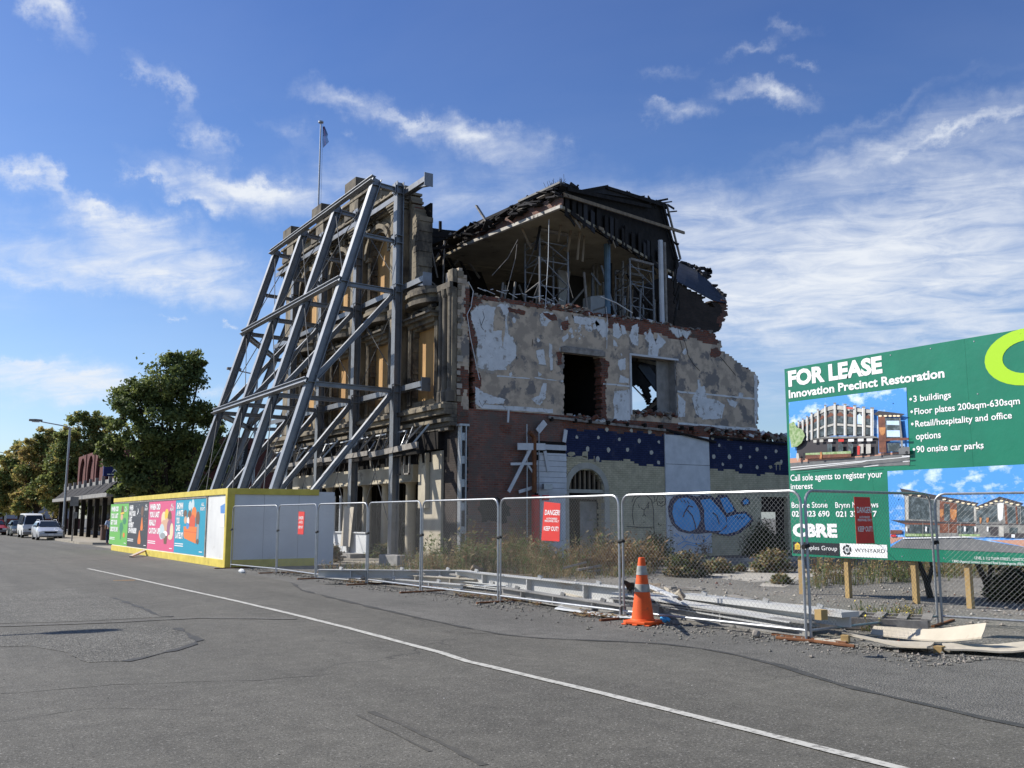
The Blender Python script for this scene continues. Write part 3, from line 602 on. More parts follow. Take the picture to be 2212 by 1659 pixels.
mb.bx(21.9, 23.68, 30.3, 30.34, 2.5, 3.6, 'timber_dark')
mb.bx(22.85, 23.68, 30.5, 30.54, 0, 2.3, 'concrete_grey'); mb.build('doorway', SIDE)
mb = MB('timber_grey', 'timber'); mb.bx(21.55, 23.75, 29.86, 30.05, 8.2, 8.42); mb.bx(21.7, 23.65, 29.9, 30.0, 8.42, 8.47); mb.build('door_lintel', SIDE, bevel=.01)
mb = MB('white_paint', 'concrete_grey')
mb.bx(25.12, 27.85, 29.93, 30.02, 8.42, 8.5); mb.bx(25.12, 25.2, 29.94, 30.0, 5.9, 8.42); mb.bx(27.0, 27.75, 30.42, 30.46, 5.95, 8.42, 'concrete_grey'); mb.bx(27.7, 27.75, 30.0, 30.42, 5.95, 8.42, 'concrete_grey')
mb.build('window_frame', SIDE)

# rubble on the ledges and along the broken wall head
mb = MB('brick_raw', 'rubble_grey', 'white_flake')
def rubble(x0, x1, y0, y1, z0, z1, n, s0=.06, s1=.2):
    for _ in range(n):
        x, y, = rnd.uniform(x0, x1), rnd.uniform(y0, y1); k = (x - x0) / (x1 - x0 + 1e-6); z = rnd.uniform(z0, z1)
        mb.rbox((x, y, z), (rnd.uniform(s0, s1) * 1.3, rnd.uniform(s0, s1), rnd.uniform(s0, s1) * .6), (rnd.uniform(-.6, .6), rnd.uniform(-.6, .6), rnd.uniform(0, 3)), rnd.choice(['brick_raw', 'brick_raw', 'rubble_grey', 'rubble_grey', 'white_flake'] if rnd.random() < .4 else ['brick_raw', 'rubble_grey']))
rubble(17.6, 27.5, 29.98, 30.4, 9.9, 10.08, 210); rubble(20.5, 23, 30, 30.4, 10.0, 10.22, 60); rubble(27.5, 30.2, 30, 30.4, 9.85, 10.0, 40)
rubble(21.8, 24.9, 29.85, 30.4, 5.5, 5.72, 70); rubble(25.2, 27.7, 29.9, 30.6, 5.85, 6.15, 90); rubble(32.9, 36.5, 29.95, 30.5, 5.1, 5.5, 60, .1, .35); rubble(27.8, 32.8, 29.9, 30.0, 5.3, 5.55, 40)
rubble(30.2, 32.7, 30.1, 30.4, 8.2, 8.4, 6)
mb.build('rubble', SIDE, fix=False)['kind'] = 'stuff'
# ledger beam and broken joists below the first floor
mb = MB('timber_grey', 'timber_dark', 'timber')
mb.beam((20.9, 29.9, 5.55), (27.2, 29.92, 5.33), .06, .10); mb.beam((27.0, 29.9, 5.35), (29.9, 29.88, 4.95), .07, .09, m='timber_dark'); mb.beam((29.6, 29.9, 5.2), (34.5, 29.9, 5.05), .05, .09, m='timber_dark')
for i in range(12): x = 21.0 + i * .95 + rnd.uniform(-.2, .2); mb.bx(x, x + .09, 29.75 + rnd.uniform(-.05, .1), 30.0, 5.4, 5.55, 'timber_dark')
mb.build('ledger_beam', BLD)

# corner pier: end grain of the front wall, plaster and brick quoins
def pier_cls(x, z):
    if z > 10.75 + .2 * math.sin(x * 9): return None
    if 5.0 < z < 5.65: return 'brick_raw'
    n = mnoise.noise(Vector((x * 2.2, z * .8, 3.3)))
    if z > 5.6 and (n > .18 or (9.0 < z < 10.2 and x > 17.12)): return 'brick_raw'
    return 'plaster' if z > 5 else 'brick_dark'
mb = MB('plaster', 'brick_raw', 'stone'); cellwall(mb, 'y', 30.0, 31.0, 16.86, 17.34, 0, 11, .16, .125, pier_cls, jit=.06)
for k in range(20):
    z = 5.9 + k * .25; mb.bx(16.82, 16.82 + rnd.uniform(.1, .24), 29.955, 30.0, z, z + rnd.uniform(.16, .24), rnd.choice(['plaster', 'stone', 'undercoat']))
mb.build('corner_pier', BLD, fix=False)

# ---------------------------------------------------------------- street front
BAY = [32.62, 36.8, 41.05, 45.3]; PIL = [30.45, 34.72, 38.92, 43.18, 47.45]
def front_cls(y, z):
    if z > 9.75:
        lim = 33.15 if z < 13.8 else 33.45 + (z - 13.8) * .55
        if y < lim + random.uniform(-.1, .1): return None
    if z > 15.25 and y < 37.0: return None
    if z > 16.25: return None
    for c in BAY:
        if abs(y - c) < .98:
            if 6.15 < z < 9.15: return None
            if 10.75 < z and (z < 13.1 or (y - c) ** 2 + (z - 13.1) ** 2 < .98 ** 2): return None
    return 'stone'
mb = MB('stone'); cellwall(mb, 'x', 16.8, 17.35, 30.9, 49.3, 5.0, 16.4, .14, .1, front_cls)
FRONT = mb.build('front_wall', BLD, fix=False)
for i, c in enumerate(BAY):
    mb = MB('plywood', 'ply_red'); x = 17.06
    mb.bx(x, x + .03, c - .98, c + .98, 6.15, 9.15)
    mb.bx(x - .02, x, c - .98, c - .4 + .1 * i, 8.2, 9.15, 'ply_red')
    mb.build('plywood_board', FRONT)
    if i or True:
        mb = MB('plywood', 'timber')
        if i == 0: continue
        poly = [(x, c - .98, 10.75), (x, c + .98, 10.75)] + [(x, c + .98 * math.cos(t), 13.1 + .98 * math.sin(t)) for t in [math.pi * k / 14 for k in range(15)]]
        mb.prism(poly, (.03, 0, 0)); mb.build('plywood_board', FRONT)
for i, c in enumerate(PIL):
    top = 10.9 if i == 0 else 15.3
    mb = MB('stone', 'stone_dark')
    lo_ = 5.9
    if i == 0:
        for yy, rr in ((30.2, .15), (30.62, .15), (30.98, .12)): mb.lathe([(rr * 1.3, 5.9), (rr * 1.3, 6.3), (rr, 6.4), (rr * .92, 9.9), (rr * 1.2, 10.0), (rr * 1.4, 10.25)], (16.68, yy, 0), 10, 'stone_dark')
        mb.bx(16.62, 16.84, 30.02, 30.4, 5.9, 10.95, 'stone'); mb.bx(16.5, 16.84, 30.02, 31.1, 10.2, 10.45, 'stone_dark'); mb.build('pilaster', FRONT, bevel=.02); continue
    y0, y1 = c - .42, c + .42
    mb.bx(16.42, 16.8, y0, y1, lo_, top - .9); mb.bx(16.5, 16.8, y0 - .16, y0, lo_, top - .9); mb.bx(16.5, 16.8, y1, y1 + .16, lo_, top - .9)
    mb.bx(16.34, 16.8, y0 - .1, y1 + .1, lo_, lo_ + .5)
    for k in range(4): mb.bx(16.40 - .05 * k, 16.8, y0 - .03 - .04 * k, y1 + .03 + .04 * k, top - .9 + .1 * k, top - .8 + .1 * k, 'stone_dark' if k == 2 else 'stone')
    mb.bx(16.4, 16.8, y0, y1, top - .5, top)
    if i: 
        for zc in (9.9,): mb.bx(16.36, 16.8, y0 - .06, y1 + .06, zc, zc + .35, 'stone_dark')
    mb.build('pilaster', FRONT, bevel=.02)
for c in [PIL[2] + .35, PIL[3] + .4, PIL[4] + .5]:
    mb = MB('stone_dark', 'stone'); mb.bx(16.45, 17.3, c - .5, c + .5, 15.3, 16.7, 'stone'); mb.bx(16.25, 17.5, c - .65, c + .65, 16.62, 17.2)
    mb.bx(16.35, 17.4, c - .58, c + .58, 16.5, 16.62, 'stone')
    mb.bx(16.2, 16.8, c - .5, c + .5, 15.3, 15.62); mb.prism([(16.25, c - .5, 15.3), (16.8, c - .5, 15.3), (16.8, c - .5, 14.7)], (0, 1, 0))
    mb.build('parapet_pedestal', FRONT, bevel=.02)
# mouldings, window surrounds and cornices, all of dirty stone
mb = MB('stone', 'stone_dark')
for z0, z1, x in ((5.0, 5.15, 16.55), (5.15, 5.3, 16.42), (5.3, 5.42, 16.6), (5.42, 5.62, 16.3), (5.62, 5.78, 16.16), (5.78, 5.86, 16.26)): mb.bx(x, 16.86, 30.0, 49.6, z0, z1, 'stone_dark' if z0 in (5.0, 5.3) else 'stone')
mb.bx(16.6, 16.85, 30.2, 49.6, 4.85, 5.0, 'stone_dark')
mb.build('cornice', FRONT, bevel=.015)
mb = MB('stone', 'stone_dark'); 
y = 34.2
for z0, z1, x in ((14.75, 14.9, 16.62), (15.05, 15.18, 16.35), (15.18, 15.27, 16.25)): mb.bx(x, 16.84, 34.6, 49.4, z0, z1)
while y < 49.2: mb.bx(16.42, 16.8, y, y + .16, 14.9, 15.05, 'stone'); y += .3
for k in range(14): yy = 34.0 + k * .32; h = rnd.uniform(.1, .3); mb.bx(16.5, 17.1, yy, yy + .24, 15.25, 15.25 + h, 'stone_dark' if k % 2 else 'stone')
for z0, z1, x in ((16.1, 16.25, 16.55), (16.25, 16.38, 16.42)): mb.bx(x, 17.36, 37.2, 49.4, z0, z1)
mb.build('dentil_cornice', FRONT, bevel=.01)
for i, c in enumerate(BAY):
    mb = MB('stone', 'stone_dark')
    # carved panel and hood over the first-floor window
    mb.bx(16.62, 16.8, c - 1.15, c + 1.15, 9.2, 9.36); mb.bx(16.42, 16.8, c - 1.3, c + 1.3, 9.36, 9.48); mb.bx(16.3, 16.8, c - 1.36, c + 1.36, 9.48, 9.56, 'stone_dark')
    for k in range(9): mb.rbox((16.72, c + rnd.uniform(-.9, .9), rnd.uniform(9.62, 9.86)), (.2, rnd.uniform(.15, .3), rnd.uniform(.1, .22)), (rnd.uniform(-.4, .4), rnd.uniform(-.3, .3), 0), rnd.choice(['stone', 'stone_dark']))
    # bowed sill of the window above, three courses
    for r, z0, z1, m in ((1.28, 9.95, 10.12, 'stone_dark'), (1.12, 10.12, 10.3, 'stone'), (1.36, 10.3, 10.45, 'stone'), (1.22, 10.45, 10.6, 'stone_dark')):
        P = [(16.8 - .62 * (r / 1.3) * math.sin(t), c + r * math.cos(t), z0) for t in [math.pi * k / 12 for k in range(13)]]
        mb.prism(P, (0, 0, z1 - z0), m)
    for s_ in (-1, 1):
        for dy in (1.06, 1.2): mb.tube([(16.74, c + s_ * dy, 6.1), (16.74, c + s_ * dy, 9.2)], .055, 6, 'stone'); 
        if i: 
            for dy in (1.06, 1.2): mb.tube([(16.74, c + s_ * dy, 10.7), (16.74, c + s_ * dy, 13.05)], .055, 6, 'stone')
            mb.bx(16.6, 16.8, c + s_ * 1.13 - .16, c + s_ * 1.13 + .16, 13.02, 13.2)
    if i:
        for (r0, r1, x) in ((.98, 1.14, 16.66), (1.14, 1.34, 16.52), (1.34, 1.46, 16.68)):
            for k in range(14):
                t0, t1 = math.pi * k / 14, math.pi * (k + 1) / 14
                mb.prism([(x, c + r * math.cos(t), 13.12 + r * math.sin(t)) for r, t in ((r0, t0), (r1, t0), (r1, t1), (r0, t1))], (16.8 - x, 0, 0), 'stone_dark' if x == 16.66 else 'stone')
        for k in range(7): mb.rbox((16.66, c + rnd.uniform(-1.3, 1.3), rnd.uniform(14.45, 14.7)), (.2, rnd.uniform(.1, .25), rnd.uniform(.15, .3)), (rnd.uniform(-.4, .4), 0, 0), 'stone')
    mb.build('window_surround', FRONT)
# torn end of the front at second floor: quoin blocks, ragged brick
mb = MB('stone', 'brick_raw')
for k in range(19):
    z = 9.9 + k * .21; mb.bx(16.72 + rnd.uniform(0, .03), 17.36, 33.05 + rnd.uniform(0, .1), 33.6, z, z + .205, 'stone')
for k in range(9): z = 14.4 + k * .1; mb.bx(16.9, 17.3, 33.75 + k * .1 + rnd.uniform(-.08, .08), 34.6, z, z + .1, 'brick_raw')
mb.build('broken_wall_end', FRONT)

# ---------------------------------------------------------------- shop front, ground floor
SF = mb = MB('star_white', 'timber_dark'); MATS['cream_paint'] = mat('cream_paint', (.47, .42, .32), (.37, .33, .25), 1.4, .7, c3_=(.2, .17, .13), s3=1.6, lo3=.62, hi3=.72)
mb = MB('cream_paint'); mb.bx(16.62, 16.95, 33.1, 49.3, 3.12, 3.72); mb.bx(16.55, 17.0, 33.1, 49.3, 3.04, 3.12); mb.build('shop_fascia', BLD, bevel=.01)
for y in (34.3, 36.6, 38.6, 40.8, 42.9, 45.2, 47.4): 
    mb = MB('cream_paint'); mb.lathe([(.27, 0), (.27, .15), (.215, .18), (.20, 2.95), (.27, 3.04)], (17.15, y, 0), 14); mb.build('shop_column', BLD, smooth=True)
mb = MB('cream_paint'); mb.bx(16.75, 17.35, 31.0, 32.45, 0, 4.15); mb.bx(16.55, 16.75, 31.9, 32.5, 2.0, 4.1); mb.build('shop_column', BLD, bevel=.02)
mb = MB('galv', 'timber_dark', 'timber_grey', 'white_paint')   # wrecked verandah framing
mb.beam((15.9, 31.3, 4.35), (15.9, 35.6, 4.2), .08, .22, m='timber_grey'); mb.beam((15.95, 35.9, 4.3), (15.95, 41.0, 4.25), .08, .2, m='timber_grey'); mb.beam((16.0, 41, 4.3), (16.0, 48.6, 4.2), .08, .2, m='timber_grey')
mb.beam((16.05, 31.2, 4.1), (16.05, 48.6, 4.08), .2, .16, m='timber_dark'); mb.bx(16.6, 16.9, 31, 49.3, 4.2, 4.9, 'timber_dark'); mb.bx(16.85, 16.95, 30.6, 49.3, 3.7, 5.0, 'timber_dark')
y = 31.4
while y < 48.6:
    k = rnd.random()
    if k < .45: mb.beam((15.92, y + rnd.uniform(.2, .9), 4.4), (16.5, y, 5.25), .05, .07, m=rnd.choice(['galv', 'timber_grey']))
    else: mb.beam((15.98, y + rnd.uniform(-.1, .1), 4.35), (16.3, y, 5.1 + rnd.uniform(-.3, .2)), .04, .05, m=rnd.choice(['timber_dark', 'timber_grey', 'galv']))
    if rnd.random() < .6: mb.beam((16.5, y, 3.72), (16.5, y + rnd.uniform(-.1, .1), 4.15), .06, .06, m=rnd.choice(['timber_grey', 'timber_dark']))
    y += rnd.uniform(.35, .75)
for y in (32.6, 33.4): mb.bx(16.2, 16.26, y, y + .5, 3.3, 3.36, 'timber_grey'); mb.bx(16.2, 16.26, y, y + .06, 3.3, 4.1, 'timber_grey'); mb.bx(16.2, 16.26, y + .44, y + .5, 3.3, 4.1, 'timber_grey'); mb.bx(16.2, 16.26, y, y + .5, 4.05, 4.1, 'timber_grey')
for k in range(9):
    y = 33 + k * 1.8; mb.beam((16.25, y, 5.02), (16.25, y + rnd.uniform(.6, 1.4), 5.02 + rnd.uniform(-.03, .03)), .05, .05, m='white_paint')
mb.build('verandah_frame', BLD)
mb = MB('galv', 'timber_dark')   # perforated strut at the corner
for x in (16.86, 17.06): mb.bx(x, x + .05, 29.72, 29.95, 0, 5.05)
for k in range(6): z = .2 + k * .85; mb.bx(16.91, 17.06, 29.75, 29.9, z, z + .28)
mb.bx(16.8, 17.2, 29.68, 30.0, 4.98, 5.06); mb.build('corner_strut', BLD)
mb = MB('white_paint', 'timber_grey', 'concrete_grey'); mb.bx(16.0, 16.12, 36.0, 40.5, 0, 1.0, 'white_paint'); mb.bx(15.94, 16.16, 36.0, 40.5, 1.0, 1.05, 'white_paint'); mb.bx(15.3, 16.6, 36, 41, 0, .18, 'concrete_grey'); mb.bx(14.9, 16.2, 36.4, 41, 0, .09, 'concrete_grey')
for y in (38.9, 39.6, 40.4): mb.bx(16.0, 16.08, y, y + .07, 1.05, 2.6, 'white_paint')
mb.build('stall_riser', BLD)
mb = MB('white_paint', 'timber_dark'); mb.bx(32.7, 34.5, 30.2, 30.28, 1.9, 2.62, 'timber_dark'); mb.bx(32.4, 35.2, 33.0, 33.1, 0, 1.95, 'white_paint'); mb.bx(34.1, 34.5, 30.25, 30.4, 0, 1.9, 'timber_dark'); mb.build('side_doorway', BLD)
# dark shells of the rooms
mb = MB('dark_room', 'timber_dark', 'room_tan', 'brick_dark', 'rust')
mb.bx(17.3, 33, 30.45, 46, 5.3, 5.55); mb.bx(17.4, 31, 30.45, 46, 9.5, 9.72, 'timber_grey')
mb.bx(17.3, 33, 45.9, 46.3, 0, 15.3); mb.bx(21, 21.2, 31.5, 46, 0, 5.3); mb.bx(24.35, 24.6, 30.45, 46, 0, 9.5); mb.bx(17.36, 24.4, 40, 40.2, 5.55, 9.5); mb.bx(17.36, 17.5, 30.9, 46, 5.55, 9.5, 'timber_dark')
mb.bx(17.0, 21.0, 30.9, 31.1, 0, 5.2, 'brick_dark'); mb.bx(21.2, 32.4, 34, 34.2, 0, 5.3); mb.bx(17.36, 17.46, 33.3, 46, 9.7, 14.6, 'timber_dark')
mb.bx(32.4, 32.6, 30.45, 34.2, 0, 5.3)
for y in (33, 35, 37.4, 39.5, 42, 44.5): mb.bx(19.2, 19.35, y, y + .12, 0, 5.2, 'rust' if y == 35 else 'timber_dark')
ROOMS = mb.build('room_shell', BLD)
# fallen floor hanging behind the side window
hole = [(p.x, p.z) for p in (PY(*c3(x, y), 36) for x, y in [(1400,1475),(1470,1462),(1500,1470),(1520,1530),(1545,1590),(1560,1545),(1548,1470),(1570,1455),(1600,1500),(1625,1520),(1600,1545),(1520,1625),(1480,1650),(1400,1660)])]
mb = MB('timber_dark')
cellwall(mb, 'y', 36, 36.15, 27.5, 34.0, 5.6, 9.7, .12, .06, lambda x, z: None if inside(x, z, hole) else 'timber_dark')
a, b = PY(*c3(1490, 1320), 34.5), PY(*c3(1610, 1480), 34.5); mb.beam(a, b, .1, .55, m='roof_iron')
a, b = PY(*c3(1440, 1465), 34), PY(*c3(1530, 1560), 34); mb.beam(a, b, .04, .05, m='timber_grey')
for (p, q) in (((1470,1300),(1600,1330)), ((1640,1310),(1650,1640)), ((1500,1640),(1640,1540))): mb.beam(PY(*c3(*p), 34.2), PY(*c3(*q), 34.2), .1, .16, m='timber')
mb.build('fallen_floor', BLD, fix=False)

# ---------------------------------------------------------------- second floor and roof
ZC = 13.75
A0, N0, E0 = G(1000, 535, ZC), G(1215, 450, ZC), G(1450, 590, ZC)
mb = MB('room_tan', 'timber'); mb.prism([A0, N0, E0, V(33, 46, ZC), V(20.3, 46, ZC)], (0, 0, .12))
for t in (.25, .5, .75): mb.beam(A0.lerp(V(20.3, 46, ZC), t) + V(0, 0, -.02), E0.lerp(V(33, 46, ZC), t) + V(0, 0, -.02), .1, .04, m='room_tan')
mb.build('ceiling', BLD)
FD = (N0 - A0).normalized()
mat('fascia_white', (.55, .52, .46), (.38, .35, .3), 3, .8, c3_=(.1, .09, .08), s3=2.5, lo3=.55, hi3=.65)
mb = MB('fascia_white', 'brick_red', 'timber_dark', 'concrete_grey')
mb.beam(A0 + V(-.06, 0, .06), N0 + V(-.06, 0, .06), .14, .13, m='fascia_white'); mb.beam(A0 + V(0, 0, .36), N0 + V(0, 0, .36), .1, .4, m='brick_red'); mb.build('fascia', BLD)
n_cut = V(E0.y - N0.y, -(E0.x - N0.x), 0)
def PC(u, v, back=0.0): return PN(u, v, N0 - n_cut.normalized() * back, n_cut)
cut = [PC(u, v) for u, v in [(1215, 450), (1219, 400), (1262, 412), (1311, 401), (1345, 415), (1400, 437), (1441, 440), (1447, 470), (1456, 505), (1463, 540), (1470, 562), (1466, 600), (1450, 592)]]
nb = -n_cut.normalized()
mb = MB('timber_dark', 'roof_dark', 'timber'); mb.prism([p + nb * .12 for p in cut], nb * .1)
for i in range(19):
    t = (i + rnd.uniform(.1, .7)) / 19.6; lo_ = N0.lerp(E0, t); hgt = 1.2 - .5 * t * .6 + rnd.uniform(-.5, .15); d_ = (E0 - N0).normalized()
    mb.hexa([lo_ + d_ * dx + nb * dn + V(0, 0, z) for z in (rnd.uniform(-.3, .02), hgt) for dx, dn in ((0, -.02), (.42, .02), (.42, .06), (0, .02))], rnd.choice(['timber_dark', 'timber_dark', 'roof_dark']))
def rafter(p, q, wd=.1, hg=.14, m='timber_dark', back=-.05): mb.beam(PC(*p, back=back), PC(*q, back=back), wd, hg, m=m)
rafter((1219, 421), (1478, 503), .08, .14, 'timber', -.12); rafter((1225, 408), (1405, 447), .1, .16, 'timber_dark', -.06); rafter((1310, 405), (1440, 446), .1, .14); rafter((1258, 412), (1312, 402), .1, .1)
rafter((1440, 442), (1470, 560), .08, .12, 'timber_grey', 0); rafter((1432, 445), (1462, 560), .08, .2); rafter((1402, 438), (1442, 430), .06, .1); rafter((1415, 450), (1418, 432), .05, .06)
for k in range(8):
    v0 = 560 + k * 16; mb.beam(PC(1462 + rnd.uniform(-4, 6), v0 - 6), PC(1458 + rnd.uniform(-8, 10), v0 + 30), .05, .16, m=rnd.choice(['timber_dark', 'roof_dark']))
for k in range(30):
    t = rnd.random(); p = N0.lerp(E0, t) + V(0, 0, rnd.uniform(-.05, .1)) + nb * rnd.uniform(-.1, .1); a_ = rnd.uniform(.2, .7)
    mb.beam(p, p + (E0 - N0).normalized() * rnd.uniform(-.9, .9) + V(0, 0, rnd.uniform(-.45, .1)), .03, rnd.uniform(.06, .25), m=rnd.choice(['timber_dark', 'roof_dark', 'timber_dark', 'timber']))
for k in range(26):
    a_ = rnd.choice([(1219, 400, 1262, 412), (1311, 401, 1400, 437), (1400, 437, 1441, 440), (1441, 440, 1463, 540)]); t = rnd.random(); u_, v_ = a_[0] + (a_[2] - a_[0]) * t, a_[1] + (a_[3] - a_[1]) * t
    p = PC(u_, v_); mb.beam(p, p + V(rnd.uniform(-.7, .7), rnd.uniform(-.2, .2), rnd.uniform(-.15, .22)), .05, rnd.uniform(.04, .14), m=rnd.choice(['timber_dark', 'roof_dark']))
mb.build('torn_roof_edge', BLD)
ridgeL, ridgeR = cut[1], cut[3]; RA = PX(1000, 500, A0.x)
mb = MB('roof_iron', 'roof_dark', 'concrete_grey', 'timber_dark', 'rubble_grey')
mb.poly([RA, ridgeL, V(26, 46, 15.2), V(20.3, 46, 15.0)], 'roof_dark'); mb.poly([ridgeL, cut[2], cut[3], cut[6], V(33, 46, 15.2), V(26, 46, 15.2)], 'roof_dark')
mb.beam(RA, ridgeL, .35, .12, m='roof_dark')
mb.beam(RA.lerp(ridgeL, .62) + V(-.1, 0, .07), ridgeL + V(-.1, 0, .07), .3, .08, m='concrete_grey')
for k in range(70):
    t = rnd.random(); p = RA.lerp(ridgeL, t) + V(rnd.uniform(-.35, .05), 0, rnd.uniform(-.55, -.05)); mb.rbox(p, (rnd.uniform(.1, .4), rnd.uniform(.3, 1.1), rnd.uniform(.03, .08)), (rnd.uniform(-.5, .5), rnd.uniform(-.4, .4), rnd.uniform(-.4, .4)), rnd.choice(['roof_dark', 'timber_dark', 'roof_dark', 'rubble_grey']))
for k in range(26):   # twigs of weeds on the ridge
    p = ridgeL.lerp(RA, rnd.uniform(0, .16)) + V(0, 0, .1); mb.tube([p, p + V(rnd.uniform(-.15, .15), rnd.uniform(-.1, .1), rnd.uniform(.1, .4))], .008, 3, 'timber_dark')
mb.build('roof', BLD, fix=False)
# near-black low roof timbers between front and ceiling
mb = MB('timber_dark', 'timber_grey', 'roof_dark')
q = [PY(u, v, 39) for u, v in [(905, 488), (960, 496), (1005, 500), (1060, 640), (905, 640)]]; mb.prism(q, (0, .1, 0), 'timber_dark')
for k in range(16):
    u0 = rnd.uniform(905, 1000); v0 = rnd.uniform(492, 560); mb.beam(PY(u0, v0, 37.5), PY(u0 + rnd.uniform(-60, 60), v0 + rnd.uniform(20, 90), 38.2), .07, .1, m=rnd.choice(['timber_dark', 'timber_dark', 'roof_dark', 'timber_grey']))
for a in (((905, 508), (1010, 512)), ((905, 540), (1000, 530)), ((920, 470), (928, 495)), ((951, 478), (951, 500)), ((905, 492), (928, 484))): mb.beam(PY(*a[0], 37), PY(*a[1], 37), .09, .12, m='timber_dark')
for u in (922, 960): mb.beam(PY(u, 520, 37), PY(u - 4, 640, 37), .06, .06, m='timber_grey')
mb.beam(PY(930, 530, 36.8), PY(945, 600, 36.8), .06, .06, m='timber_grey'); mb.beam(PY(905, 590, 36), PY(940, 615, 36), .04, .05, m='timber_grey')
mb.beam(PX(1029, 444, 20.3), PX(1059, 491, 20.3), .12, .06, m='timber_grey')
mb.build('dark_rafters', BLD)
# room walls still standing under the ceiling
mb = MB('room_tan', 'white_paint', 'rust', 'timber', 'dark_room')
q = [PY(u, v, 37.5) for u, v in [(1246, 520), (1300, 505), (1300, 640), (1246, 640)]]; mb.prism(q, (0, .1, 0), 'room_tan')
q = [PY(u, v, 36.5) for u, v in [(1205, 520), (1245, 508), (1232, 590), (1222, 660), (1208, 660)]]; mb.prism(q, (0, .1, 0), 'white_paint')
P1, P2 = PY(1308, 494, 31.9), PY(1203, 522, 38); mb.beam(P1, P2, .15, .62, m='white_paint')
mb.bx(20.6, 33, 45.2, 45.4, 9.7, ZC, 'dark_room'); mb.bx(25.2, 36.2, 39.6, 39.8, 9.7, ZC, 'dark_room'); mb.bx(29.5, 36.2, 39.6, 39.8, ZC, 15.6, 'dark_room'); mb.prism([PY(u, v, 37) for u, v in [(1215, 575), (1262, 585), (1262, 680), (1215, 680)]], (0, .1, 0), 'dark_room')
mb.beam(PY(1214, 582, 36.9), PY(1258, 560, 36.9), .1, .12, m='rust'); mb.beam(PY(1259, 555, 36.9), PY(1268, 680, 36.9), .08, .1, m='rust')
mb.prism([PY(u, v, 34) for u, v in [(1276, 640), (1312, 637), (1312, 690), (1276, 690)]], (0, .6, 0), 'white_paint')
mb.build('partition_wall', BLD)
mb = MB('brick_dark', 'brick_raw', 'roof_iron')
pw = [(p.x, p.z) for p in (PY(u, v, 36) for u, v in [(1436, 590), (1457, 605), (1540, 652), (1562, 645), (1571, 652), (1570, 668), (1566, 690), (1556, 706), (1546, 716), (1540, 740), (1430, 740)])]
sk = [(p.x, p.z) for p in (PY(u, v, 36) for u, v in [c3(1882, 907), c3(1927, 895), c3(1968, 958), c3(1945, 971)])]
def pcl(x, z):
    if inside(x, z, sk): return None
    if z > 10.4 and inside(x + random.uniform(-.1, .1), z, pw): return 'brick_raw' if x > 36.6 + .2 * math.sin(z * 5) else 'brick_dark'  # wall's shade put into the dark brick; redder ragged edge stands for lit bricks
    if z <= 10.4 and 34 < x < 36: return 'brick_dark'
    return None
cellwall(mb, 'y', 36, 36.4, 30.5, 38.2, 0, 14.2, .2, .086, pcl); mb.build('party_wall', BLD, fix=False)
mb = MB('roof_iron', 'roof_dark')
T = [PY(1452, 560, 40), PY(1480, 573, 39.5), PY(1505, 584, 39), PY(1535, 612, 38), PY(1568, 645, 36.6)]; Bt = [PY(1452, 604, 36.0), PY(1480, 618, 35.9), PY(1510, 634, 35.9), PY(1540, 650, 35.9), PY(1569, 656, 35.9)]
for i in range(4): mb.poly([T[i], T[i + 1], Bt[i + 1], Bt[i]])
for i in range(60):
    f = i / 60; k = min(3, int(f * 4)); t = f * 4 - k; mb.tube([T[k].lerp(T[k + 1], t) + V(0, -.02, .02), Bt[k].lerp(Bt[k + 1], t) + V(0, -.02, .02)], .022, 4)
for k in range(16):
    t = rnd.random() * 3.99; i = int(t); p = T[i].lerp(T[i + 1], t - i); mb.rbox(p + V(0, 0, .08), (rnd.uniform(.1, .5), .2, rnd.uniform(.05, .22)), (rnd.uniform(-.5, .5), rnd.uniform(-.5, .5), 0), 'roof_dark')
for k in range(10): p = PY(1505 + rnd.uniform(0, 32), 578 + rnd.uniform(0, 22), 39); mb.rbox(p, (rnd.uniform(.2, .5), .2, rnd.uniform(.08, .25)), (0, rnd.uniform(-.8, .8), 0), 'roof_dark')
mb.build('lean_to_roof', BLD, fix=False)
mb = MB('timber_grey', 'timber_dark', 'blue_wrap', 'timber', 'scaf')   # splintered props and fallen laths in the open room
for k in range(34):
    u0 = rnd.uniform(1265, 1425); v0 = rnd.uniform(600, 680); yy = rnd.uniform(32, 37); p = PY(u0, v0, yy); 
    if rnd.random() < .6: mb.beam((p.x, yy, 9.73), (p.x + rnd.uniform(-.25, .25), yy + rnd.uniform(-.1, .1), rnd.uniform(11.5, 13.7)), rnd.uniform(.05, .11), rnd.uniform(.05, .1), m=rnd.choice(['timber_grey', 'timber_dark', 'scaf', 'timber']))
    else: mb.beam((p.x, yy, rnd.uniform(9.8, 12.5)), (p.x + rnd.uniform(-1.6, 1.6), yy + rnd.uniform(-.5, .5), rnd.uniform(10.2, 13.4)), .06, .08, m=rnd.choice(['timber_grey', 'timber_dark', 'scaf']))
for k in range(9):
    u0 = rnd.uniform(1040, 1200); yy = rnd.uniform(33, 38); p = PY(u0, 600, yy); mb.beam((p.x, yy, rnd.uniform(9.8, 11)), (p.x + rnd.uniform(-1.5, 1.5), yy, rnd.uniform(10.5, 13.2)), .06, .08, m=rnd.choice(['timber_grey', 'timber_dark']))
for k in range(12):
    p = N0.lerp(E0, rnd.random()) + nb * rnd.uniform(.1, 3) ; mb.beam(p, p + V(rnd.uniform(-.5, .5), rnd.uniform(-.3, .3), -rnd.uniform(.3, 1.3)), .04, .1, m=rnd.choice(['timber_dark', 'timber']))
mb.beam(PX(1120, 462, 21.5), PY(1292, 478, 32.5), .16, .16, m='timber_grey'); mb.beam(PX(1148, 441, 21.3), PY(1282, 466, 30.9), .16, .16, m='timber_grey')
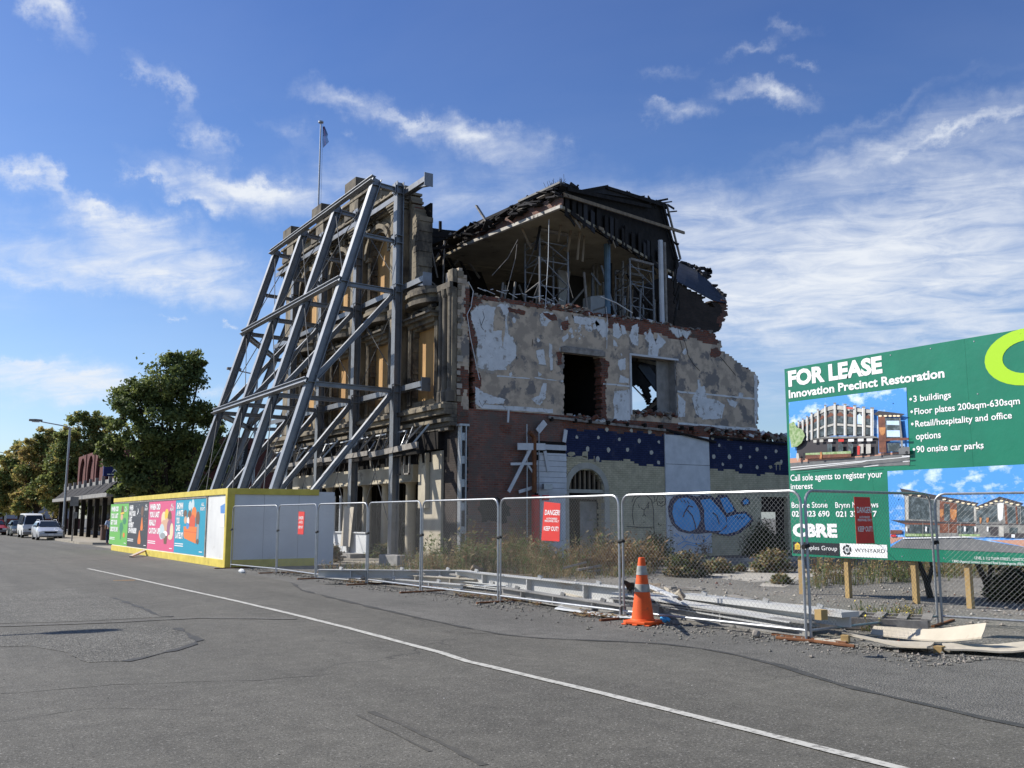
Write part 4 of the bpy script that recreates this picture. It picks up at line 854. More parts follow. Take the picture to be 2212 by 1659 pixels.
mb.build('fallen_lath', BLD, fix=False)['kind'] = 'stuff'
# pipes, props and cables of the building itself
def vp(u, v0, v1, y, r, m, z0=9.72):
    mb = MB(m); p = PY(u, v1, y); t = PY(u, v0, y); mb.tube([(p.x, y, z0), (p.x, y, t.z)], r, 8, m); mb.build('support_post', BLD)
vp(1430, 520, 680, 30.6, .11, 'white_paint'); vp(1439, 525, 690, 30.9, .07, 'timber_grey'); 
p = PY(1311, 500, 31.8); mb = MB('blue_wrap'); mb.tube([(p.x, 31.8, 9.72), (p.x - .02, 31.8, 11.2), (p.x, 31.8, ZC)], [.1, .13, .15], 8, 'blue_wrap'); mb.build('support_post', BLD)
for u in (1283, 1291, 1284 + 55): vp(u, 540, 690, 35, .06, 'timber_grey')
mb = MB('white_paint', 'timber_grey', 'galv')
for pts, r in (([c3(388, 800), c3(420, 860), c3(405, 960), c3(380, 1010), c3(400, 1150), c3(440, 1340), c3(460, 1430)], .018), ([c3(905, 400), c3(900, 650), c3(885, 900), c3(880, 980)], .014), ([c3(700, 560), c3(690, 650), c3(650, 800), c3(630, 885)], .012), ([c3(1060, 905), c3(1035, 820), c3(1020, 740)], .012), ([c3(1270, 960), c3(1280, 1050), c3(1275, 1230)], .014), ([c3(705, 530), c3(640, 650), c3(540, 760)], .01)):
    mb.tube([PY(u, v, 29.93) for u, v in pts], r, 5, 'white_paint' if r > .013 else 'timber_grey')
mb.tube([PY(*c3(1235, 895), 29.8), PY(*c3(1335, 935), 29.85), PY(*c3(1440, 1000), 29.95)], .028, 5, 'white_paint')
for k in range(14): p = PY(*c3(450 + k * 40, 840 + k * 6 + rnd.uniform(-10, 8)), 29.98); mb.tube([p, p + V(rnd.uniform(.1, .5), 0, rnd.uniform(-.15, .12))], .015, 4, 'white_paint')
mb.build('loose_cable', BLD)

# scaffold towers standing on the second floor
def tower(poles, label, z1, rungs, name='scaffold_tower'):
    t = thing(name, label, 'scaffold', (poles[0][0], poles[0][1], 9.72), 'scaffold towers on the open second floor')
    for x, y in poles: mb = MB('scaf'); mb.tube([(x, y, 9.73), (x, y, z1)], .042, 8); mb.build('standard_tube', t)
    mb = MB('scaf')
    for z in rungs:
        for a, b in ((0, 1), (2, 3)): mb.tube([(*poles[a], z), (*poles[b], z)], .03, 6)
        for a, b in ((0, 2), (1, 3)): mb.tube([(*poles[a], z - .15), (*poles[b], z - .15)], .025, 6)
    mb.build('rung', t); mb = MB('scaf')
    for z, zz in zip(rungs, rungs[1:]):
        for a, b in ((0, 2), (3, 1)): mb.tube([(*poles[a], z), (*poles[b], zz)], .022, 6)
        for a, b in ((0, 1), (3, 2)): mb.tube([(*poles[a], z), (*poles[b], zz)], .022, 6)
    mb.build('cross_brace', t); mb = MB('timber_grey')
    mb.beam((*poles[0], z1), (*poles[2], z1), .16, .1); mb.beam((*poles[1], z1), (*poles[3], z1), .16, .1); mb.build('head_beam', t)
P_ = lambda u, v, y: (PY(u, v, y).x, y)
tower([P_(*c3(752, 640), 33.4), P_(*c3(845, 640), 31.4), P_(*c3(932, 660), 33.4), P_(*c3(1026, 660), 31.4)], 'tall galvanised scaffold tower under the pale ceiling, nearer the street front', 13.66, [10.2, 11.4, 12.5, 13.3])
tower([P_(*c3(1330, 800), 33.6), P_(*c3(1425, 800), 31.6), P_(*c3(1505, 800), 33.6), P_(*c3(1572, 800), 31.8)], 'shorter crowded scaffold tower in front of the dark wall beside the white pipe', 13.2, [10.1, 11.2, 12.2, 13.0])

# ================================================================ STEEL BRACING FRAME
FRM = thing('bracing_frame', 'grey steel bracing frame of raking beams propping the boarded street front', 'bracing frame', (13, 39.8, 0))
FY = [33.7, 37.77, 41.9, 45.9]
def one(name, fn, bev=False):
    mb = MB('steel_grey'); fn(mb); return mb.build(name, FRM)
rk = lambda z: 10.5 + (15.1 - 10.5) * z / 15.25
for y in FY:
    def post(mb, y=y):
        mb.ibeam((16.1, y, 0), (16.1, y, 15.35), .31, .33, (1, 0, 0)); mb.bx(15.7, 16.5, y - .35, y + .35, 0, .05)
        for z in (6.75, 10.85, 15.0, 12.9): 
            for dz in (-.16, .16): mb.bx(15.92, 16.28, y - .16, y + .16, z + dz, z + dz + .02)
    one('post', post)
    def rak(mb, y=y):
        mb.ibeam((10.5, y, 0), (15.1, y, 15.3), .33, .33, (-1, 0, .3)); mb.bx(10.0, 11.0, y - .4, y + .4, 0, .06)
        for z in (6.75, 10.85, 15.0):
            x = rk(z)
            for s in (-1, 1): mb.beam((x - .18, y + s * .08, z), (x + .2, y + s * .08, z), .12, .02)
    one('raker', rak)
    for z in (15.05, 12.85, 10.75, 6.7):
        one('tie_beam', lambda mb, y=y, z=z: (mb.ibeam((rk(z) + .2, y, z), (15.9, y, z - .04), .19 if z != 12.85 else .16, .16), mb.bx(15.86, 15.89, y - .15, y + .15, z - .2, z + .2)))
    one('knee_brace', lambda mb, y=y: mb.ibeam((15.9, y, 10.55), (rk(6.9) + .2, y, 6.95), .2, .2, (-1, 0, 1)))
    one('knee_brace', lambda mb, y=y: mb.ibeam((15.9, y, 6.5), (10.75, y, .1), .21, .22, (-1, 0, 1)))
for z in (15.22, 10.85, 6.78):
    x = rk(z) - .26
    one('rail_beam', lambda mb, z=z, x=x: mb.ibeam((x, 33.45, z), (x, 46.2, z), .22, .2, (.29, 0, .957)))
for z, y0 in ((14.95, 31.7), (10.9, 31.7), (6.75, 31.7)):
    def wal(mb, z=z, y0=y0):
        mb.ibeam((16.42, y0 + .05, z), (16.42, 49.6, z), .3, .22, (-1, 0, 0)); mb.bx(16.24, 16.62, y0, y0 + .03, z - .3, z + .24)
        mb.prism([(16.34, y0 + .03, z - .141), (16.34, y0 + .75, z - .141), (16.34, y0 + .03, z - .3)], (.16, 0, 0))
    one('waler', wal)
def rod(a, b, r=.022):
    def f(mb):
        mb.tube([a, b], r, 6); d = (Vector(b) - Vector(a)).normalized(); L = (Vector(b) - Vector(a)).length
        mb.tube([Vector(a) + d * L * .9, Vector(a) + d * (L * .9 + .3)], r * 2, 6)
    mb = MB('cable_dark'); f(mb); mb.build('tie_rod', FRM)
for a, b in zip(FY, FY[1:]):
    for z0, z1 in ((15.0, 10.95), (10.7, 6.9), (6.6, 1.2)):
        rod((rk(z0) - .05, a, z0), (rk(z1) - .05, b, z1), .02); rod((rk(z0) - .05, b, z0), (rk(z1) - .05, a, z1), .02)
for a, b in zip(FY, FY[1:]):
    for z0, z1 in ((6.5, .5), (14.7, 11.0), (10.6, 7.0)):
        rod((16.2, a, z0), (16.2, b, z1), .016); rod((16.2, b, z0), (16.2, a, z1), .016)
for B_, T_ in (((14.3, 54.7, 0), (18.7, 52, 15.2)), ((16.6, 56.2, 0), (20.9, 53.5, 15.2))):
    B_, T_ = Vector(B_), Vector(T_); W_ = T_ + V(.85, -.5, 0)
    one('raker', lambda mb, B_=B_, T_=T_: mb.ibeam(B_, T_, .33, .33, (-.9, .5, .3)))
    one('post', lambda mb, W_=W_: mb.ibeam((W_.x, W_.y, 0), (W_.x, W_.y, 15.3), .31, .33, (.9, -.5, 0)))
    for z in (15.05, 10.75, 6.7): one('tie_beam', lambda mb, z=z, B_=B_, T_=T_, W_=W_: mb.ibeam(B_.lerp(T_, z / 15.2), (W_.x, W_.y, z), .19, .16))
    one('knee_brace', lambda mb, B_=B_, T_=T_, W_=W_: mb.ibeam((W_.x, W_.y, 10.5), B_.lerp(T_, 6.9 / 15.2), .26, .24, (-1, 0, 1)))
for z in (10.85, 6.78): one('rail_beam', lambda mb, z=z: mb.ibeam(V(14.3, 54.7, 0).lerp(V(18.7, 52, 15.2), z / 15.2), V(rk(z) - .2, 46.2, z), .24, .2))
# ================================================================ HOARDING
HX, HY0, HY1 = 9.0, 31.5, 51.9
zt = 2.62
HRD = thing('hoarding', 'long white plywood hoarding with yellow edge boards around the foot of the steel frame', 'hoarding', (HX, HY0, 0))
mb = MB('white_hoard', 'timber_grey'); mb.bx(HX, HX + .05, HY0, HY1, .02, zt - .1); mb.bx(HX + .05, 12.75, HY0, HY0 + .05, .02, zt - .08)
for k in range(1, 9): y = HY0 + k * 2.4; mb.bx(HX - .002, HX, y, y + .008, .25, zt - .2, 'timber_grey')
for k in range(1, 3): x = HX + k * 1.22; mb.bx(x, x + .008, HY0 - .003, HY0, .25, zt - .2, 'timber_grey')
for k in range(9): y = HY0 + 1 + k * 2.4; mb.beam((HX + .15, y, zt - .3), (HX + 1.3, y, .05), .09, .05, m='timber_grey')
mb.build('panel_sheet', HRD)
mb = MB('yellow'); 
mb.bx(HX - .05, HX, HY0 - .05, HY1, zt - .2, zt); mb.bx(HX, 12.15, HY0 - .05, HY0, zt - .2, zt); mb.bx(HX - .04, HX, HY0 + .16, HY1, .0, .26); mb.bx(HX + .2, 12.05, HY0 - .04, HY0, .0, .26)
mb.bx(HX - .05, HX + .2, HY0 - .055, HY0, 0, zt - .2); mb.bx(HX - .055, HX, HY0, HY0 + .16, 0, zt - .2); mb.build('edge_board', HRD, bevel=.006)
mb = MB('timber_grey'); yF = PX(*cp(1900, 300), HX).y
mb.bx(HX - .03, HX, yF - .06, yF + .06, .27, zt - .2); mb.bx(HX - .03, HX, yF, HY1, zt - .27, zt - .2); mb.build('poster_frame', HRD)
mb = MB('sheet_tan'); q = G(*cp(700, 1145)), G(*cp(860, 1110)); mb.beam((q[0].x - .2, q[0].y, .05), (HX - .05, q[1].y, .22), .14, .06, m='sheet_tan'); mb.build('prop_board', HRD)

flat('poster_green', (.14, .42, .09)); flat('poster_dark', (.045, .05, .062)); flat('poster_pink', (.62, .10, .21)); flat('poster_teal', (.02, .29, .42)); flat('print_white', (.78, .78, .76)); flat('print_orange', (.72, .20, .05)); flat('print_red', (.62, .1, .05))
flat('print_green', (.05, .22, .12)); flat('print_skin', (.62, .38, .25)); flat('print_cream', (.70, .60, .40)); flat('print_brown', (.16, .09, .06)); flat('print_blue', (.1, .25, .55)); flat('print_purple', (.3, .12, .2)); flat('print_grey', (.3, .33, .34)); flat('print_yellow', (.75, .5, .06)); flat('print_pale', (.5, .6, .62))
PB = [PX(*cp(x, y), HX).y for x, y in ((268, 600), (568, 600), (908, 600), (1358, 600), (1868, 600))]
PZ0, PZ1 = .30, zt - .29
def poster(i, m, label, lines, art, boxes, logo):
    x = HX - .006; y1, y0 = PB[i], PB[i + 1]
    t = thing('poster', label, 'poster', (x, (y0 + y1) / 2, PZ0), 'posters pasted along the hoarding')
    mb = MB(m); mb.bx(x - .002, x, y0 + .005, y1 - .005, PZ0, PZ1); mb.build('sheet', t)
    Wd = y1 - y0; H_ = PZ1 - PZ0
    def at(u, v, k): return V(x - .004 - .0012 * k, y1 - u * Wd, PZ0 + (1 - v) * H_)   # u right, v down, 0..1
    mb = MB('print_white')
    for s_, (u0, v0, u1, v1) in zip(lines, boxes): put_text(mb, s_, at(u0, v1, 4), (0, -1, 0), (0, 0, 1), (u1 - u0) * Wd, (v1 - v0) * H_, 'print_white', .05)
    put_text(mb, 'ALL', at(*logo, 4), (0, -1, 0), (0, 0, 1), .09 * Wd, .06 * H_, 'print_white', .02)
    put_text(mb, 'RIGHT?', at(logo[0] - .02, logo[1] + .08, 4), (0, -1, 0), (0, 0, 1), .14 * Wd, .06 * H_, 'print_white', .02)
    for v in (.82, .86): mb.poly([at(.03, v, 4), at(.33, v, 4), at(.33, v + .018, 4), at(.03, v + .018, 4)], 'print_white')
    mb.poly([at(.85, .93, 4), at(.95, .93, 4), at(.95, .945, 4), at(.85, .945, 4)], 'print_white')
    mb.build('lettering', t, fix=False)
    mb = MB('print_white')
    for k, (mm, pts) in enumerate(art): mb.poly([at(u, v, .3 + .2 * k) for u, v in pts], mm)
    mb.build('picture', t, fix=False)
def ell(cx, cy, rx, ry, n=12, rot=0): return [(cx + rx * math.cos(t) * math.cos(rot) - ry * math.sin(t) * math.sin(rot), cy + rx * math.cos(t) * math.sin(rot) + ry * math.sin(t) * math.cos(rot)) for t in [2 * math.pi * k / n for k in range(n)]]
rows = lambda vs, us: [(.05, v, u, v + .115) for v, u in zip(vs, us)]
poster(0, 'poster_green', 'green poster on the hoarding with a lanky figure in a tall dark hat', ['WHEN DID', 'YOU LAST', 'GET YOUR', 'GROOVE ON?'],
       [('print_green', [(.58,.48),(.70,.44),(.78,.58),(.70,.72),(.68,.86),(.63,.86),(.62,.70),(.55,.62)]), ('print_skin', ell(.66,.32,.07,.08)), ('print_brown', [(.60,.26),(.64,.05),(.72,.06),(.76,.26)]), ('print_yellow', [(.58,.22),(.78,.20),(.78,.24),(.58,.26)]), ('print_orange', ell(.82,.75,.05,.06)), ('print_green', ell(.82, .42, .09, .08))], rows((.06, .23, .39, .56), (.46, .46, .43, .48)), (.82, .12))
poster(1, 'poster_dark', 'dark grey poster on the hoarding with orange paddles, moon and stars', ['WHEN', 'WAS YOUR', 'LAST', 'MOMENT', 'OF WONDER?'],
       [('print_brown', ell(.70,.20,.06,.12)), ('print_orange', [(.69,.33),(.72,.33),(.77,.56),(.75,.62),(.66,.62),(.65,.56)]), ('print_orange', [(.60,.62),(.63,.62),(.70,.86),(.68,.92),(.56,.92),(.54,.86)]), ('print_white', [(.47,.12),(.51,.15),(.52,.21),(.48,.26),(.44,.27),(.48,.22),(.49,.17)])] + [('print_white', ell(u, v, .008, .006, 6)) for u, v in [(.4,.08),(.55,.05),(.6,.24),(.82,.3),(.85,.42),(.83,.52),(.42,.3),(.56,.3),(.8,.6),(.9,.36)]], rows((.05, .18, .31, .44, .57), (.25, .38, .22, .31, .47)), (.84, .10))
poster(2, 'poster_pink', 'pink poster on the hoarding with a crowd of people huddled together', ['WHEN DID', 'YOU LAST', 'REALLY', 'CATCH UP?'],
       [('print_cream', ell(.60,.36,.09,.15)), ('print_yellow', ell(.70,.28,.07,.12)), ('print_brown', ell(.81,.34,.07,.14)), ('print_skin', ell(.62,.52,.12,.14)), ('print_pale', ell(.55,.62,.10,.16)), ('print_skin', ell(.72,.46,.08,.12)), ('print_purple', ell(.83,.52,.10,.16)), ('print_cream', ell(.9,.6,.06,.16)), ('print_white', ell(.68,.66,.08,.06)), ('print_brown', [(.62,.70),(.76,.70),(.74,.86),(.65,.86)]), ('print_grey', ell(.60, .70, .1, .06)), ('print_cream', ell(.86, .72, .08, .05))], rows((.05, .21, .38, .55), (.46, .44, .32, .50)), (.84, .12))
poster(3, 'poster_teal', 'teal poster on the hoarding with people around an orange sofa', ['SHOWN', 'A MATE', 'YOU', 'CARE', 'LATELY?'],
       [('print_pale', ell(.50,.12,.05,.09)), ('print_pale', ell(.59,.10,.05,.10)), ('print_brown', ell(.35,.26,.06,.07)), ('print_skin', ell(.37,.38,.05,.07)), ('print_orange', ell(.64,.26,.08,.12)), ('print_brown', ell(.50,.34,.07,.14)), ('print_red', ell(.60,.42,.10,.14)), ('print_brown', ell(.77,.36,.06,.14)), ('print_orange', [(.32,.50),(.75,.50),(.74,.80),(.36,.72),(.33,.68)]), ('print_red', [(.33,.585),(.75,.60),(.75,.61),(.33,.595)]), ('print_grey', [(.75,.45),(.82,.46),(.82,.74),(.76,.74)]), ('print_white', ell(.46,.40,.04,.08)), ('print_blue', ell(.45,.49,.05,.06)), ('print_brown', ell(.79, .76, .04, .05))], rows((.05, .19, .33, .47, .61), (.27, .28, .17, .20, .31)), (.86, .13))
t = thing('notice', 'small blue and white notices taped to the blank white hoarding panel', 'notice', (HX, 32.6, 1.3))
mb = MB('print_pale', 'print_blue', 'print_white', 'print_brown')
def hp(u, v, k=0): return PX(*cp(u, v), HX - .006 - .002 * k)
mb.poly([hp(2120, 280), hp(2200, 235), hp(2205, 400), hp(2122, 400)], 'print_blue'); mb.poly([hp(2125, 405), hp(2180, 405), hp(2180, 632), hp(2125, 632)], 'print_white'); mb.poly([hp(2182, 420), hp(2225, 420), hp(2225, 620), hp(2182, 620)], 'print_blue'); mb.poly([hp(2190, 460, 1), hp(2220, 460, 1), hp(2220, 610, 1), hp(2190, 610, 1)], 'poster_dark'); mb.build('paper', t, fix=False)

# ================================================================ TEMPORARY FENCE
FZ = 2.02
posts = [(9.08, 31.25), (9.49, 27.87), (9.51, 24.7), (9.77, 21.9), (9.81, 19.05), (9.94, 15.95), (10.05, 12.3), (10.44, 8.8), (13.69, 8.99), (14.75, 5.85), (13.2, 3.0)]
desc = ['fence panel butting against the yellow hoarding corner', 'fence panel with the small red sign in front of the white hoarding end', 'fence panel just right of the white hoarding end, before the upright plywood board', 'fence panel before the boarded shop front and nearest steel post', 'fence panel in front of the cream corner column', 'fence panel carrying the bright red danger sign', 'fence panel behind the orange traffic cone', 'fence panel turned away under the green billboard', 'fence panel at the far right under the billboard pictures', 'fence panel beyond the right edge']
def fence_panel(a, b, label, z0=.13, step=.075):
    a, b = Vector((*a, 0)), Vector((*b, 0)); d = (b - a).normalized(); L = (b - a).length; a = a + d * .045; b = b - d * .045; L -= .09
    t = thing('fence_panel', label, 'fence panel', a, 'temporary chain link fence panels along the site edge'); r = .0195
    mb = MB('galv'); rc = .16; P = [a]
    for k in range(5): th = math.pi / 2 * k / 4; P.append(a + d * (rc - rc * math.cos(th)) + V(0, 0, FZ - rc + rc * math.sin(th)))
    for k in range(5): th = math.pi / 2 * k / 4; P.append(b - d * (rc - rc * math.sin(th)) + V(0, 0, FZ - rc + rc * math.cos(th)))
    P.append(b); mb.tube(P, r, 8)
    mb.tube([a + V(0, 0, z0), b + V(0, 0, z0)], r, 8); mb.build('frame', t, smooth=True)
    mb = MB('galv_wire'); n = V(-d.y, d.x, 0); H_ = FZ - z0; s = step; c = -H_
    def seg(x0, z0_, x1, z1_, o):
        p, q = a + d * x0 + V(0, 0, z0 + z0_) + n * o, a + d * x1 + V(0, 0, z0 + z1_) + n * o; w_ = .0014
        mb.tube([p, q], w_, 3, cap=False)
    while c < L:
        x0 = max(0, c); z_ = x0 - c; x1 = min(L, c + H_)
        if x1 > x0: seg(x0, z_, x1, x1 - c, .003); seg(x0, H_ - z_, x1, H_ - (x1 - c), -.003)
        c += s
    k = 0   # lacing wire round top and bottom rails
    while k * .1 < L - .2:
        for z in (FZ, z0): c0 = a + d * (.12 + k * .1) + V(0, 0, z); mb.tube([c0 + n * .026 + V(0, 0, -.024), c0 + d * .03 + V(0, 0, .026), c0 + d * .05 - n * .026 + V(0, 0, -.024)], .003, 3, cap=False)
        k += 1
    mb.build('chain_mesh', t, fix=False)
    mb = MB('rust'); mb.beam(a + n * -.55 + V(0, 0, .02), a + n * .65 + V(0, 0, .02), .05, .03); mb.build('foot_bar', t)
    mb = MB('rubber'); 
    for z in (1.25,): mb.tube([a - d * .09 + V(0, 0, z), a + d * .02 + V(0, 0, z + .02)], .034, 8)
    mb.build('clamp', t); return t, a, d, n, L
PANELS = []
for i, (p, q) in enumerate(zip(posts, posts[1:])):
    if i == 9: continue
    PANELS.append(fence_panel(p, q, desc[i]))
mb = MB('galv')
def danger(i, uv, label, tilt=0.0, m='danger_red', name='danger_sign'):
    t_, a, d, n, L = PANELS[i]; off = -n if n.dot(V(0, 0, 0) - a) < 0 else n      # towards the road
    base = a + off * .012
    nn = off
    pts = [PN(u, v, base, nn) for u, v in uv]   # tl tr br bl
    t = thing(name, label, 'warning sign', pts[3], 'danger signs wired to the fence')
    mb = MB(m); mb.prism(pts, nn * .006); mb.build('board', t)
    o = pts[3] + nn * .009; ex = (pts[2] - pts[3]); ey = (pts[0] - pts[3]); wx, hy = ex.length, ey.length; ex.normalize(); ey.normalize()
    mb = MB('sign_white')
    for s_, u0, v0, u1, v1 in (('DANGER!', .1, .66, .92, .79), ('AUTHORISED', .2, .545, .8, .59), ('PERSONNEL ONLY', .12, .48, .9, .53), ('KEEP OUT!', .1, .26, .9, .37)):
        put_text(mb, s_, o + ex * (u0 * wx) + ey * (v0 * hy), ex, ey, (u1 - u0) * wx, (v1 - v0) * hy, 'sign_white', .015)
    mb.build('lettering', t, fix=False); return t
danger(5, [c4(710, 827), c4(805, 838), c4(800, 1062), c4(693, 1055)], 'bright red danger keep out sign beside the brown weeds')
danger(1, [(645.5, 1105), (658.5, 1105.5), (655.5, 1154.5), (643.5, 1154)], 'small red danger sign before the white hoarding end')
danger(7, [c6(485, 880), c6(560, 882), c6(584, 1104), c6(498, 1106)], 'tilted dark red danger sign hanging in front of the billboard')

# ================================================================ LEASE BILLBOARD
SX = 16.4
SGN = thing('billboard', 'large green for lease billboard on square timber posts', 'billboard', (SX, 14.2, 0))
yL = 14.19; yR = 5.6; zB, zT = .82, 4.96
mb = MB('sign_green', 'timber'); 
for k in range(4):
    ya = yL - k * 2.15; yb = ya - 2.147; mb.bx(SX, SX + .018, yb, ya, zB, zT)
for z in (1.0, 2.9, 4.7): mb.bx(SX + .02, SX + .065, yR, yL, z, z + .09, 'timber')
mb.build('panel', SGN)
mb = MB('galv')
for k_ in range(10):
    for z_ in (.9, 2.0, 2.88, 3.9, 4.88): mb.rbox((SX - .002, yL - .08 - k_ * .88, z_), (.008, .022, .022))
mb.build('fixing_screw', SGN)
for i, y in enumerate((14.05, 12.85, 11.3, 10.2, 8.7, 7.2, 5.9)): mb = MB('post_timber'); mb.bx(SX + .07, SX + .17, y - .05, y + .05, 0, zT - .2 if i % 2 else 4.6); mb.build('post', SGN)
mb = MB('sign_white', 'sign_lime', 'sign_black')
def sg(u, v, k=0): return PX(u, v, SX - .004 - .002 * k)
def stext(s_, bl, tr, m='sign_white', off=.012, k=1, tgt=None):
    p = sg(*bl, k); q = sg(*tr, k); put_text(tgt or mb, s_, p, (0, -1, 0), (0, 0, 1), p.y - q.y, q.z - p.z, m, off)
ka = crop(1951.7, 826.8, .11765); kb = crop(1687.5, 752.2, .17157); kc = crop(1687.5, 1009.8, .12256); kd = crop(2087.3, 1152.1, .0572)
def tl(k_, s_, xl, base, cap, xr, off=.012, m='sign_white', k=1, tgt=None):
    p = sg(*k_(xl, base), k); t_ = sg(*k_(xl, base - cap), k); r_ = sg(*k_(xr, base), k); put_text(tgt or mb, s_, p, (0, -1, 0), (0, 0, 1), p.y - r_.y, t_.z - p.z, m, off)
tl(kb, 'FOR LEASE', 92, 475, 190, 1285, .05); tl(kb, 'Innovation Precinct Restoration', 97, 628, 98, 2075, .03)
for a_ in (('3 buildings', 185, 352, 115, 880), ('Floor plates 200sqm-630sqm', 205, 585, 116, 2155), ('Retail/hospitality and office', 220, 810, 114, 2005), ('options', 230, 1045, 116, 690), ('90 onsite car parks', 240, 1280, 118, 1480)): tl(ka, *a_, .014)
for x, y in ((758, 411), (763, 471), (766, 530), (774, 652)): 
    p = sg(*c6(x, y), 1); mb.poly([p + V(0, .028 * math.cos(t), .028 * math.sin(t)) for t in [k * .7854 for k in range(8)]], 'sign_white')
for a_ in (('Call sole agents to register your', 165, 238, 110, 1790), ('interest', 170, 385, 95, 560), ('Bonnie Stone', 185, 712, 97, 820), ('Brynn Matthews', 955, 710, 97, 1715)): tl(kc, *a_, .012)
for a_ in (('021 823 690', 190, 865, 100, 855), ('021 377 517', 965, 868, 100, 1690)): tl(kc, *a_, .025)
tl(kc, 'CBRE', 205, 1205, 220, 990, .06)
tl(kd, 'LEVEL 3, 112 TUAM STREET, CHRISTCHURCH', 320, 975, 100, 2600, .0); tl(kd, 'CBRE (Agency) Limited, Licensed Real Estate Agents (REAA 2008)', -530, 1090, 90, 2560, 0)
c = sg(*c6(1318, 205), 1); ro, ri = .82, .47     # lime ring cut by the picture edge
for k in range(30):
    t0, t1 = 2 * math.pi * k / 30, 2 * math.pi * (k + 1) / 30
    mb.poly([c + V(0, r * math.cos(t) * .95, r * math.sin(t) * .62) for r, t in ((ri, t0), (ro, t0), (ro, t1), (ri, t1))], 'sign_lime')
mb.build('lettering', SGN, fix=False)
mb = MB('sign_black', 'sign_white', 'print_yellow', 'print_blue', 'print_grey')
def sq(k, m, *pts): mb.poly([sg(*c6(x, y), k) for x, y in pts], m)
mb.poly([sg(*kc(x, y), 1) for x, y in ((200, 1308), (1025, 1340), (1022, 1560), (205, 1510))], 'sign_black'); mb.poly([sg(*kc(x, y), 1) for x, y in ((1030, 1335), (1865, 1365), (1875, 1600), (1045, 1565))], 'sign_white')
tl(kc, 'Peoples Group', 365, 1445, 75, 985, 0, 'sign_white', 2, mb); tl(kc, 'WYNYARD', 1295, 1490, 65, 1830, .0, 'sign_black', 2, mb)
mb.poly([sg(*kc(x, y), 2) for x, y in ((240, 1445), (240, 1360), (285, 1320), (330, 1360), (330, 1445))], 'print_yellow')
for k in range(3): mb.poly([sg(*kc(x, y), 3) for x, y in ((258 + k * 24, 1435), (258 + k * 24, 1365), (264 + k * 24, 1365), (264 + k * 24, 1435))], 'sign_black')
c = sg(*kc(1160, 1452), 2)
def ring(c, ri, ro, m, n=20, a0=0, a1=2 * math.pi):
    for k in range(n):
        t0, t1 = a0 + (a1 - a0) * k / n, a0 + (a1 - a0) * (k + 1) / n
        mb.poly([c + V(0, r * math.cos(t), r * math.sin(t)) for r, t in ((ri, t0), (ro, t0), (ro, t1), (ri, t1))], m)
for k in range(5): ring(c, .075, .108, 'sign_black', 5, k * 1.2566, k * 1.2566 + 1.0)
ring(c, .062, .078, 'sign_black'); ring(c, .022, .045, 'print_grey'); ring(c, 0.0, .02, 'sign_black', 8)
mb.build('sponsor_logo', SGN, fix=False)
# the two printed architect's views
mat('pic_sky', (.08, .30, .72), (.66, .76, .86), 1.9, .45, lo=.5, hi=.68, detail=8, stretch=(1, 1, 1.7)); mat('pic_cloud', (.62, .72, .82), (.42, .6, .84), 4, .45); mat('pic_stone', (.55, .53, .48), (.40, .385, .35), 9, .45); mat('pic_shade', (.27, .265, .25), (.15, .15, .145), 8, .45); mat('pic_glass', (.045, .06, .065), (.16, .20, .22), 9, .4, lo=.45, hi=.7); mat('pic_road', (.13, .135, .14), (.18, .18, .18), 6, .45); flat('pic_pave', (.50, .27, .19)); flat('pic_roof', (.05, .045, .05)); mat('pic_brick', (.22, .085, .05), (.12, .05, .035), 11, .45); mat('pic_copper', (.6, .28, .11), (.32, .13, .05), 8, .45); mat('pic_leaf', (.14, .26, .07), (.42, .5, .3), 14, .45, detail=10); flat('pic_light', (.9, .75, .5)); flat('pic_white', (.75, .76, .76))
def picture(base, clouds, layers):
    mb_ = MB('pic_sky'); 
    for i, (m, pts) in enumerate(base + clouds + layers): mb_.poly([sg(*p, 1 + .25 * i) for p in pts], m)
    mb_.build('printed_picture', SGN, fix=False)
k1 = crop(2480 * .67769, 1200 * .67769, 520 / 2212 * .67769); k2 = crop(2780 * .67769, 1480 * .67769, 484 / 2170 * .67769)
def q(k, m, *pts): return (m, [k(x, y) for x, y in pts])
def el(k, m, cx, cy, rx, ry, rot=0.0): return (m, [k(x, y) for x, y in ell(cx, cy, rx, ry, 14, rot)])
L1 = []
cols = [(275, 608, 855), (335, 580, 860), (395, 545, 868), (455, 500, 860), (540, 455, 845), (640, 395, 820), (770, 365, 800), (908, 380, 802), (1040, 398, 805), (1160, 418, 806), (1275, 430, 812)]
L1.append(q(k1, 'pic_shade', *[(x, t + 20) for x, t, b in cols], *[(x, b) for x, t, b in cols[::-1]]))
L1.append(q(k1, 'pic_roof', (255, 890), (440, 850), (640, 820), (1290, 812), (1360, 830), (1360, 1060), (990, 1085), (255, 1110)))
